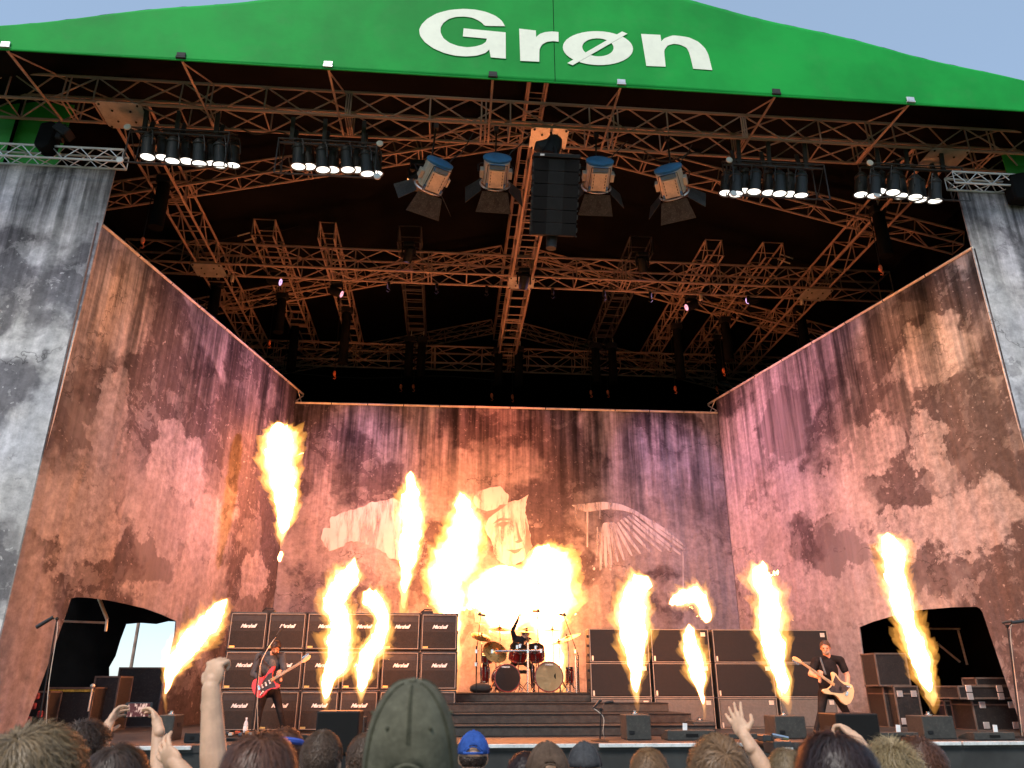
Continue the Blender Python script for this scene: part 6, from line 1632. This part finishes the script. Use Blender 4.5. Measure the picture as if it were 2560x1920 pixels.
for s in (-1, 1):
    hp = zq(885 + s * 70, 980); kn = Vector((hp.x + s * 0.16, Y - 0.40, RT + 0.55)); ft = Vector((kn.x + s * 0.02, Y - 0.35, RT + 0.09))
    B.cap(hp, kn, 0.09, 0.065, 2); B.cap(kn, ft, 0.06, 0.042, 2); B.cap(ft + Vector((0, 0.04, -0.045)), ft + Vector((0, -0.16, -0.05)), 0.04, 0.035, 3)
def kidsD(ob, B=B):
    hair(ob, B, M_HAIRD, 400, 0.08, 0.012, -0.2, -0.7, seed=9, width=0.008); face(ob, B)
B.kids.append(kidsD)
ds = MB(); a = hh_ + Vector((0.02, -0.03, 0.09)); ds.tube(a + Vector((-0.10, 0, 0.02)), a + Vector((0.28, -0.1, 0.05)), 0.008, 0.006); solo(ds, "drumstick", M_MAPLE, "drumstick in the drummer's raised hand", "drumstick")
ds = MB(); a = hr + Vector((-0.04, -0.04, 0.02)); ds.tube(a + Vector((0.08, 0.05, -0.04)), a + Vector((-0.06, -0.22, 0.30)), 0.008, 0.006); solo(ds, "drumstick", M_MAPLE, "drumstick in the drummer's lower hand, pointing up", "drumstick")
stl = thing("drum_throne", "round black drum stool under the drummer", "stool", (zq(885, 1000).x, Y + 0.05, RT))
part(MB().lathe([(0.0, 0.50), (0.16, 0.50), (0.17, 0.46), (0.15, 0.42), (0, 0.42)], 18, MW(stl)), "seat", M_RUBBER, stl, smooth=True)
part(MB().tube(MW(stl).translation + Vector((0, 0, 0.42)), MW(stl).translation + Vector((0, 0, 0.05)), 0.02), "post", M_CHROME, stl)
for a in (0.2, 2.3, 4.4): part(MB().tube(MW(stl).translation + Vector((0, 0, 0.2)), MW(stl).translation + Vector((0.2 * cos(a), 0.2 * sin(a), 0.005)), 0.011), "leg", M_CHROME, stl)

# ---- audience
SH = [fabric("shirt_%d" % i, c) for i, c in enumerate([(0.06, 0.06, 0.065), (0.12, 0.03, 0.03), (0.03, 0.05, 0.12), (0.20, 0.20, 0.19), (0.05, 0.08, 0.05)])]
def fan(label, px, py_top, dist, yaw=0.0, tilt=0.0, shirt=0, k=1.0, skin=None, hairfn=None, arms=(True, True)):
    """spectator seen from behind; px, py_top = crown of the head, dist = axis distance"""
    top = at_d(px, py_top, dist); f = Vector((sin(yaw), cos(yaw), tilt)).normalized()
    c0 = top - Vector((0, 0, 0.098 * k))
    B = Body("person", label, (top.x, top.y, 0), [skin or M_SKIN, SH[shirt], M_JEANS, M_SHOE], 0.016, "people in the audience")
    B.head(c0, f, (0, 0, 1), k)
    h = top.z; sc = h / 1.75; X, Yp = top.x, top.y
    P = lambda x, y, z: Vector((X + x * cos(yaw) * sc + y * sin(yaw) * sc, Yp - x * sin(yaw) * sc + y * cos(yaw) * sc, z * sc))
    B.cap(c0 - Vector((0, 0, 0.07)) - f * 0.025, P(0, -0.03, 1.47), 0.055, 0.062, 0)
    for s in (-1, 1): B.cap(P(0, -0.03, 1.45), P(s * 0.17, -0.02, 1.40), 0.06, 0.07, 1)
    B.ell(P(0, -0.02, 1.25), (0.185 * sc, 0.125 * sc, 0.22 * sc), m=1); B.ell(P(0, -0.01, 1.02), (0.165 * sc, 0.12 * sc, 0.18 * sc), m=1); B.ell(P(0, 0, 0.92), (0.17 * sc, 0.12 * sc, 0.12 * sc), m=2)
    for s, on in zip((-1, 1), arms):
        if on:
            B.cap(P(s * 0.19, -0.02, 1.39), P(s * 0.24, -0.02, 1.10), 0.062 * sc, 0.05 * sc, 1); B.cap(P(s * 0.24, -0.02, 1.10), P(s * 0.23, 0.10, 0.86), 0.045 * sc, 0.032 * sc, 0)
            B.ell(P(s * 0.23, 0.12, 0.80), (0.03, 0.03, 0.07), m=0)
        B.cap(P(s * 0.09, 0, 0.9), P(s * 0.11, 0.01, 0.5), 0.09 * sc, 0.062 * sc, 2); B.cap(P(s * 0.11, 0.01, 0.5), P(s * 0.12, 0, 0.09), 0.058 * sc, 0.042 * sc, 2)
        B.cap(P(s * 0.12, -0.03, 0.045), P(s * 0.13, 0.16, 0.04), 0.042, 0.036, 3)
    B.P = P; B.sc = sc
    if hairfn: B.kids.append(lambda ob, B=B: hairfn(ob, B))
    return B
def raised(B, side, elbow, wrist, d, n, curl, k=1.0, ts=1, fist=False, r=(0.05, 0.047, 0.030), sleeve=True, spread=0.12):
    sh = B.P(side * 0.19, -0.02, 1.40)
    B.cap(sh, sh.lerp(elbow, 0.5), 0.064, 0.06, 1); B.cap(sh, elbow, 0.052, r[0], 0)
    mid = Vector(elbow).lerp(Vector(wrist), 0.3)
    B.cap(elbow, mid, r[0], r[1], 0, True); B.cap(mid, wrist, r[1], r[2], 0, True); B.cap(elbow, wrist, r[0] * 0.8, r[2] * 0.9, 0)
    B.hand(wrist, d, n, curl, k, 0, ts, spread, fist)
HB = hair_mat("brown_hair", (0.058, 0.031, 0.018)); HL = hair_mat("dark_blond_hair", (0.204, 0.136, 0.068)); HY = hair_mat("light_blond_hair", (0.313, 0.224, 0.109)); HR = hair_mat("reddish_hair", (0.109, 0.041, 0.020)); HD = hair_mat("near_black_hair", (0.027, 0.012, 0.010)); HS = hair_mat("short_brown_hair", (0.095, 0.054, 0.031)); HG = hair_mat("ginger_blond_hair", (0.204, 0.109, 0.048))
def H(m, **k): return lambda ob, B: hair(ob, B, m, **k)
fan("spectator with tousled dark blond hair in the bottom left corner", 95, 1838, 2.05, 0.5, 0.0, 0, 1.05, hairfn=H(HL, n=2200, length=0.15, lift=0.03, back=-1.0, line=-0.5, wave=0.02, seed=11, width=0.0045, crown=(0.1, -0.5, 0.8)))
B = fan("spectator with short brown hair filming with a phone held up", 216, 1812, 3.75, 0.75, 0.05, 4, 1.05, hairfn=H(HB, n=1600, length=0.06, lift=0.02, spike=0.25, back=-0.7, line=-0.2, seed=12, width=0.005), arms=(False, False))
lw, rw = at_d(268, 1818, 4.25), at_d(394, 1812, 4.25)
lel, rel = at_d(240, 1935, 4.0), at_d(395, 1950, 4.05)
raised(B, -1, lel, lw, at_d(304, 1754, 4.44) - lw, (0.75, 0.15, -0.1), [0.35, 0.4, 0.42, 0.5], 1.05, 1, r=(0.044, 0.04, 0.028))
raised(B, 1, rel, rw, at_d(376, 1745, 4.44) - rw, (-0.75, 0.2, -0.1), [0.32, 0.36, 0.4, 0.45], 1.05, -1, r=(0.044, 0.04, 0.028))
ph = thing("mobile_phone", "phone held up sideways showing the stage on its screen", "phone", at_d(346, 1775, 4.45))
pa = at_d(346, 1775, 4.45)
pw, phh = 62 * mpp(pa), 35 * mpp(pa); Rp = rotm(-(pa - CAM)); 
part(MB().box(pa, (pw, phh, 0.009), Rp), "body", M_SMALL, ph, bevel=0.003)
sm_, g_, b_ = newmat("phone_screen")
co_ = g_.new("ShaderNodeTexCoord").outputs["Object"]
cs = g_.mix(g_.step(g_.noise(g_.vmath('MULTIPLY', co_, (90.0, 90.0, 30.0)), 1.0, 2), 0.5, 0.62), (0.10, 0.02, 0.02, 1), (0.9, 0.55, 0.45, 1))
g_.put(b_.inputs["Base Color"], (0, 0, 0, 1)); g_.put(b_.inputs["Emission Color"], cs); b_.inputs["Emission Strength"].default_value = 0.5; b_.inputs["Roughness"].default_value = 0.2
part(MB().box(pa + Rp @ Vector((0.0, 0, 0.0056)), (pw * 0.8, phh * 0.86, 0.002), Rp), "screen", sm_, ph)
fan("spectator with flat brown hair below the filmed phone", 300, 1870, 2.5, 0.2, 0.0, 3, 1.0, hairfn=H(HB, n=1800, length=0.12, lift=0.015, back=-0.9, seed=13, width=0.0045))
B = fan("spectator raising a bare arm with a clenched fist", 590, 1960, 2.5, 0.1, 0, 2, 1.0, hairfn=H(HB, n=500, seed=14), arms=(False, True))
w = at_d(528, 1722, 2.85); e = at_d(536, 1960, 2.72)
raised(B, -1, e, w, (0.02, 0.1, 1), (0.35, 0.9, 0.1), 1.25, 1.02, 1, True, r=(0.045, 0.047, 0.034))
B = fan("spectator waving an open hand at the left, beside the clenched fist", 470, 2010, 2.6, 0.1, 0, 1, 1.0, hairfn=H(HD, n=500, seed=15), arms=(False, True))
w = at_d(448, 1918, 2.85); e = at_d(520, 2010, 2.75)
raised(B, -1, e, w, at_d(405, 1872, 2.9) - w, (0.4, 0.9, 0.2), 0.35, 1.0, 1, r=(0.044, 0.040, 0.028), spread=0.2)
fan("spectator with long dark brown hair left of the shaved neck", 655, 1843, 2.2, -0.1, 0, 0, 1.02, hairfn=H(HR, n=2200, length=0.18, lift=0.02, back=-1.1, line=-0.6, seed=16, width=0.0045))
M_BAND = fabric("blue_headband", (0.06, 0.10, 0.36))
def bandkid(ob, B):
    hair(ob, B, HR, 1200, 0.10, 0.02, -0.4, -0.9, seed=17, width=0.005)
    b = MB(); b.path([B.hc + B.hR @ Vector((0.091 * cos(a), 0.112 * sin(a), 0.045 - 0.02 * sin(a))) for a in [2 * pi * i / 28 for i in range(29)]], 0.016, 8, cap=False); part(b, "headband", M_BAND, ob, smooth=True)
fan("spectator with reddish hair and a blue headband", 712, 1828, 3.9, 0.15, 0, 3, 1.0, hairfn=bandkid)
fan("spectator with cropped brown hair and bare ears, in front of the black speaker", 808, 1829, 3.35, 0.05, 0, 0, 1.0, hairfn=H(HS, n=2400, length=0.03, lift=0.006, back=-0.85, line=-0.15, seed=18, width=0.004))
fan("spectator half hidden to the left of the olive cap", 918, 1836, 3.6, -0.1, 0, 4, 1.0, M_SKIN2, hairfn=H(HS, n=1200, length=0.035, lift=0.008, back=-0.8, line=-0.15, seed=19, width=0.0045))
M_OLIVE = None
def cap_mat(name, col):
    m, g, b = newmat(name)
    co = g.new("ShaderNodeTexCoord").outputs["Object"]
    w1 = g.step(g.noise(co, 14, 6, 0.65), 0.35, 0.7); w2 = g.step(g.noise(co, 60, 6, 0.7), 0.45, 0.7)
    c = g.mix(w1, rgba(tuple(k * 0.75 for k in col)), rgba(tuple(k * 1.2 for k in col)))
    c = g.mix(g.math('MULTIPLY', w2, 0.25), c, rgba(tuple(min(1, k * 1.9) for k in col)))
    g.put(b.inputs["Base Color"], c); b.inputs["Roughness"].default_value = 0.92; b.inputs["Specular IOR Level"].default_value = 0.1
    g.put(b.inputs["Normal"], g.bump(g.math('ADD', g.math('MULTIPLY', g.noise(co, 420, 3, 0.6), 0.25), g.noise(co, 34, 4, 0.6)), 0.7, 0.006)); return m
def ballcap(ob, B, m, prof, ry=1.14, opening=True, seam=True, brim=True, k=1.0, m2=None):
    """six-panel cap; prof = [(half width, drop from top)]; opens at the back"""
    top = B.hc + B.hu * 0.115 * B.hk; f, r, u = B.hf, B.hr, B.hu
    N = 48; vs = []; fs = []
    D = prof[-1][1]
    def pt(i, j, off=0.0):
        a = 2 * pi * i / N; rr, d = prof[j]
        pz = 1 + 0.012 * abs(sin(3 * a)) * (j / len(prof))
        return top + (r * cos(a) * (rr + off) * pz + f * sin(a) * (rr * ry + off) * pz) * k - u * (d - off) * k
    n = len(prof)
    for j in range(n):
        for i in range(N): vs.append(pt(i, j))
    for j in range(n - 1):
        for i in range(N):
            a = 2 * pi * (i + 0.5) / N; back = abs(((a - 1.5 * pi + pi) % (2 * pi)) - pi)      # angle from straight back
            d = (prof[j][1] + prof[j + 1][1]) / 2
            if opening and back < 0.62 and d > D * (0.67 + 0.33 * (back / 0.62) ** 2): continue
            fs.append((j * N + i, j * N + (i + 1) % N, (j + 1) * N + (i + 1) % N, (j + 1) * N + i))
    o = part(MB().add(vs, fs), "cap", m, ob, smooth=True)
    o.data.set_sharp_from_angle(angle=radians(80))
    md = o.modifiers.new("t", 'SOLIDIFY'); md.thickness = 0.003; md.offset = -1
    part(MB().ball(top - u * 0.001, (0.009 * k, 0.009 * k, 0.006 * k)), "button", m, o, smooth=True)
    if seam:
        for s in range(6):
            i = int(N * (s + 0.5) / 6) if False else int(round(N * (0.25 + s / 6.0))) % N
            lim = int((n - 1) * (0.68 if (s == 3 and opening) else 1))
            for db in (-0.5, 0.5):
                sm = MB(); sm.path([pt(i + db * 0.45, j, 0.0006) for j in range(1, lim + 1)], 0.0019 * k, 5); part(sm, "seam", m2 or m, o, smooth=True)
    for q in ((-0.55, 6), (0.55, 6), (-1.6, 6), (1.6, 6)) if seam and opening else ():
        ey = MB(); i_ = N * 0.75 + q[0] * N / (2 * pi); ey.ball(pt(i_, q[1], 0.001), 0.0042 * k, 10, 6); part(ey, 'eyelet', m2 or m, o, smooth=True)
    if opening:
        rim = MB(); P = []
        for q in range(25):
            a = -0.62 + 1.24 * q / 24; d = D * (0.67 + 0.33 * (a / 0.62) ** 2)
            jj = max(1, min(n - 1, next((j for j in range(n) if prof[j][1] >= d), n - 1))); t = (d - prof[jj - 1][1]) / max(1e-6, prof[jj][1] - prof[jj - 1][1]); rr = prof[jj - 1][0] + (prof[jj][0] - prof[jj - 1][0]) * t
            an = 1.5 * pi + a; P.append(top + (r * cos(an) * rr + f * sin(an) * rr * ry) * k - u * d * k)
        rim.path(P, 0.0035 * k, 6); part(rim, "opening_hem", m, o, smooth=True)
        st_ = MB(); P = [top + (r * cos(1.5 * pi + a) * prof[-1][0] + f * sin(1.5 * pi + a) * prof[-1][0] * ry) * k - u * (D - 0.006) * k for a in [-0.6 + 1.2 * q / 12 for q in range(13)]]
        st_.path(P, 0.007 * k, 6); part(st_, "strap", m2 or m, o, smooth=True)
    if brim:
        bm_ = MB(); V = []; F_ = []
        for i in range(15):
            a = pi / 2 + radians(-62 + 124 * i / 14); rr = prof[-1][0]
            p0 = top + (r * cos(a) * rr + f * sin(a) * rr * ry) * k - u * D * k
            ext = 0.075 * cos((i - 7) / 7 * 1.35); V += [p0, p0 + (f * ext - u * 0.02 * (1 - abs(i - 7) / 9)) * k]
        for i in range(14): F_.append((2 * i, 2 * i + 1, 2 * i + 3, 2 * i + 2))
        o2 = part(bm_.add(V, F_), "brim", m, o, smooth=True); md = o2.modifiers.new("t", 'SOLIDIFY'); md.thickness = 0.004
    return o
PROF = [(0.0005, 0.0), (0.020, 0.002), (0.037, 0.009), (0.051, 0.020), (0.063, 0.034), (0.073, 0.050), (0.082, 0.069), (0.089, 0.091), (0.094, 0.114), (0.098, 0.139), (0.100, 0.165), (0.1005, 0.190)]
PROF2 = [(0.0005, 0.0), (0.02, 0.003), (0.042, 0.014), (0.060, 0.030), (0.074, 0.050), (0.084, 0.072), (0.090, 0.094), (0.094, 0.118)]
M_CAPO = cap_mat("washed_olive_cotton", (0.110, 0.104, 0.072)); M_CAPS = cap_mat("olive_seam", (0.070, 0.068, 0.045))
def k_olive(ob, B):
    ballcap(ob, B, M_CAPO, PROF, m2=M_CAPS); hair(ob, B, HB, 1400, 0.06, 0.008, -0.35, -0.95, seed=20, width=0.0035, shell=1.0, zmax=-0.38)
fan("spectator in a worn olive baseball cap, biggest in the foreground", 1034, 1716, 1.66, 0.02, 0.34, 0, 1.06, M_SKIN2, hairfn=k_olive)
def k_blue(ob, B):
    ballcap(ob, B, cap_mat("blue_cotton", (0.035, 0.085, 0.30)), PROF2); hair(ob, B, HB, 700, 0.04, 0.006, -0.35, -0.9, seed=21, shell=1.0, zmax=-0.15)
fan("spectator in a bright blue baseball cap right of the olive cap", 1184, 1834, 4.4, 0.05, 0, 3, 1.0, hairfn=k_blue)
def k_brown(ob, B):
    ballcap(ob, B, cap_mat("faded_brown_cotton", (0.10, 0.065, 0.045)), PROF2, opening=True); hair(ob, B, HD, 500, 0.04, 0.006, -0.35, -0.9, seed=22, shell=1.0, zmax=-0.15)
fan("spectator in a faded brown baseball cap", 1368, 1864, 3.25, 0.0, 0, 0, 1.0, hairfn=k_brown)
fan("spectator with near-black hair behind the faded brown cap", 1312, 1884, 3.9, 0.1, 0, 2, 1.0, hairfn=H(HD, n=900, length=0.06, lift=0.01, seed=23))
def k_dark(ob, B):
    ballcap(ob, B, cap_mat("charcoal_cotton", (0.06, 0.06, 0.062)), PROF2, opening=False); hair(ob, B, HG, 500, 0.04, 0.006, -0.35, -0.9, seed=24, shell=1.0, zmax=-0.15)
fan("spectator in a charcoal cap right of the faded brown cap", 1460, 1862, 4.1, 0.2, 0, 1, 1.0, hairfn=k_dark)
fan("spectator with thin ginger hair right of the microphone stand", 1620, 1876, 3.8, 0.3, 0, 3, 1.0, hairfn=H(HG, n=1500, length=0.06, lift=0.012, back=-0.8, seed=25, width=0.0045))
fan("spectator with tousled ginger blond hair left of the waving hand", 1792, 1855, 2.75, 0.1, 0, 0, 1.02, hairfn=H(HG, n=2200, length=0.12, lift=0.022, back=-0.95, wave=0.015, seed=26, width=0.0045, crown=(0.1, -0.75, 0.6)))
B = fan("spectator with blond hair waving one open hand on the right", 1962, 1876, 3.7, 0.0, 0, 4, 1.0, hairfn=H(HL, n=1600, length=0.07, lift=0.012, back=-0.85, seed=27, width=0.0045), arms=(False, True))
w = at_d(1862, 1842, 3.75); e = at_d(1925, 1945, 3.65)
raised(B, -1, e, w, at_d(1832, 1778, 3.85) - w, (0.55, 0.8, 0.1), 0.16, 1.0, -1, r=(0.045, 0.042, 0.030), spread=0.16)
B = fan("spectator with long dark hair, large at the lower right", 2082, 1843, 2.2, -0.05, 0, 1, 1.02, hairfn=H(HD, n=2600, length=0.20, lift=0.02, back=-1.1, line=-0.6, wave=0.015, seed=28, width=0.0045, crown=(0.0, -0.2, 0.95)), arms=(True, True))
B = fan("spectator with spiky light blond hair, pointing with one hand", 2224, 1868, 3.2, 0.15, 0, 3, 1.0, hairfn=H(HY, n=1700, length=0.075, lift=0.02, spike=0.5, back=-0.8, seed=29, width=0.0042), arms=(False, True))
w = at_d(2142, 1852, 3.35); e = at_d(2196, 1940, 3.2)
raised(B, -1, e, w, at_d(2118, 1826, 3.42) - w, (-0.5, 0.6, -0.5), [0.12, 0.75, 0.85, 0.9], 1.0, -1, r=(0.044, 0.042, 0.030))
fan("spectator with dark reddish-brown hair at the right, beside the spiky blond head", 2290, 1852, 3.45, -0.3, 0, 0, 1.0, hairfn=H(HR, n=1800, length=0.09, lift=0.02, back=-0.9, seed=30, width=0.0045))

# build all bodies with one evaluation
for B in PEOPLE: B.rawc = B.raw(False); B.rawf = B.raw(True)
bpy.context.view_layer.update()
dg = bpy.context.evaluated_depsgraph_get()
raws = [o for B in PEOPLE for o in (B.rawc, B.rawf) if o is not None]
for B in PEOPLE: B.finish(dg)
for o in raws: bpy.data.objects.remove(o, do_unlink=True)

# ---- broadcast camera in the pit
pc_ = at_y(1945, 1868, 11.3)
vc = thing("video_camera", "broadcast camera on a tripod in the pit, right of the waving hand", "camera", (pc_.x, 11.3, 0))
part(MB().box(pc_, (0.26, 0.42, 0.17)), "body", M_SMALL, vc, bevel=0.02)
part(MB().tube(pc_ + Vector((-0.02, 0.2, 0.01)), pc_ + Vector((-0.02, 0.55, 0.02)), 0.06, 0.075, 16), "lens", M_BLACK, vc, smooth=True)
part(MB().box(pc_ + Vector((-0.2, -0.05, 0.12)), (0.12, 0.22, 0.08)), "viewfinder", M_SMALL, vc, bevel=0.01)
part(MB().path([pc_ + Vector((-0.1, -0.1, 0.09)), pc_ + Vector((-0.1, -0.08, 0.16)), pc_ + Vector((-0.1, 0.12, 0.16)), pc_ + Vector((-0.1, 0.14, 0.09))], 0.016, 6), "handle", M_BLACK, vc, smooth=True)
part(MB().box(pc_ + Vector((0.04, -0.215, -0.02)), (0.16, 0.012, 0.06)), "rear_panel", M_SILVER, vc)
part(MB().path([pc_ + Vector((0.2, 0.1, 0.1)), pc_ + Vector((0.0, 0.12, 0.14)), pc_ + Vector((-0.1, 0.14, 0.11))], 0.03, 6), "rain_cover", M_CHROME, vc)
for a in (0.5, 2.6, 4.7):
    part(MB().tube(pc_ + Vector((0, 0, -0.09)), (pc_.x + 0.4 * cos(a), 11.3 + 0.4 * sin(a), 0.0), 0.018), "tripod_leg", M_BLACK, vc)
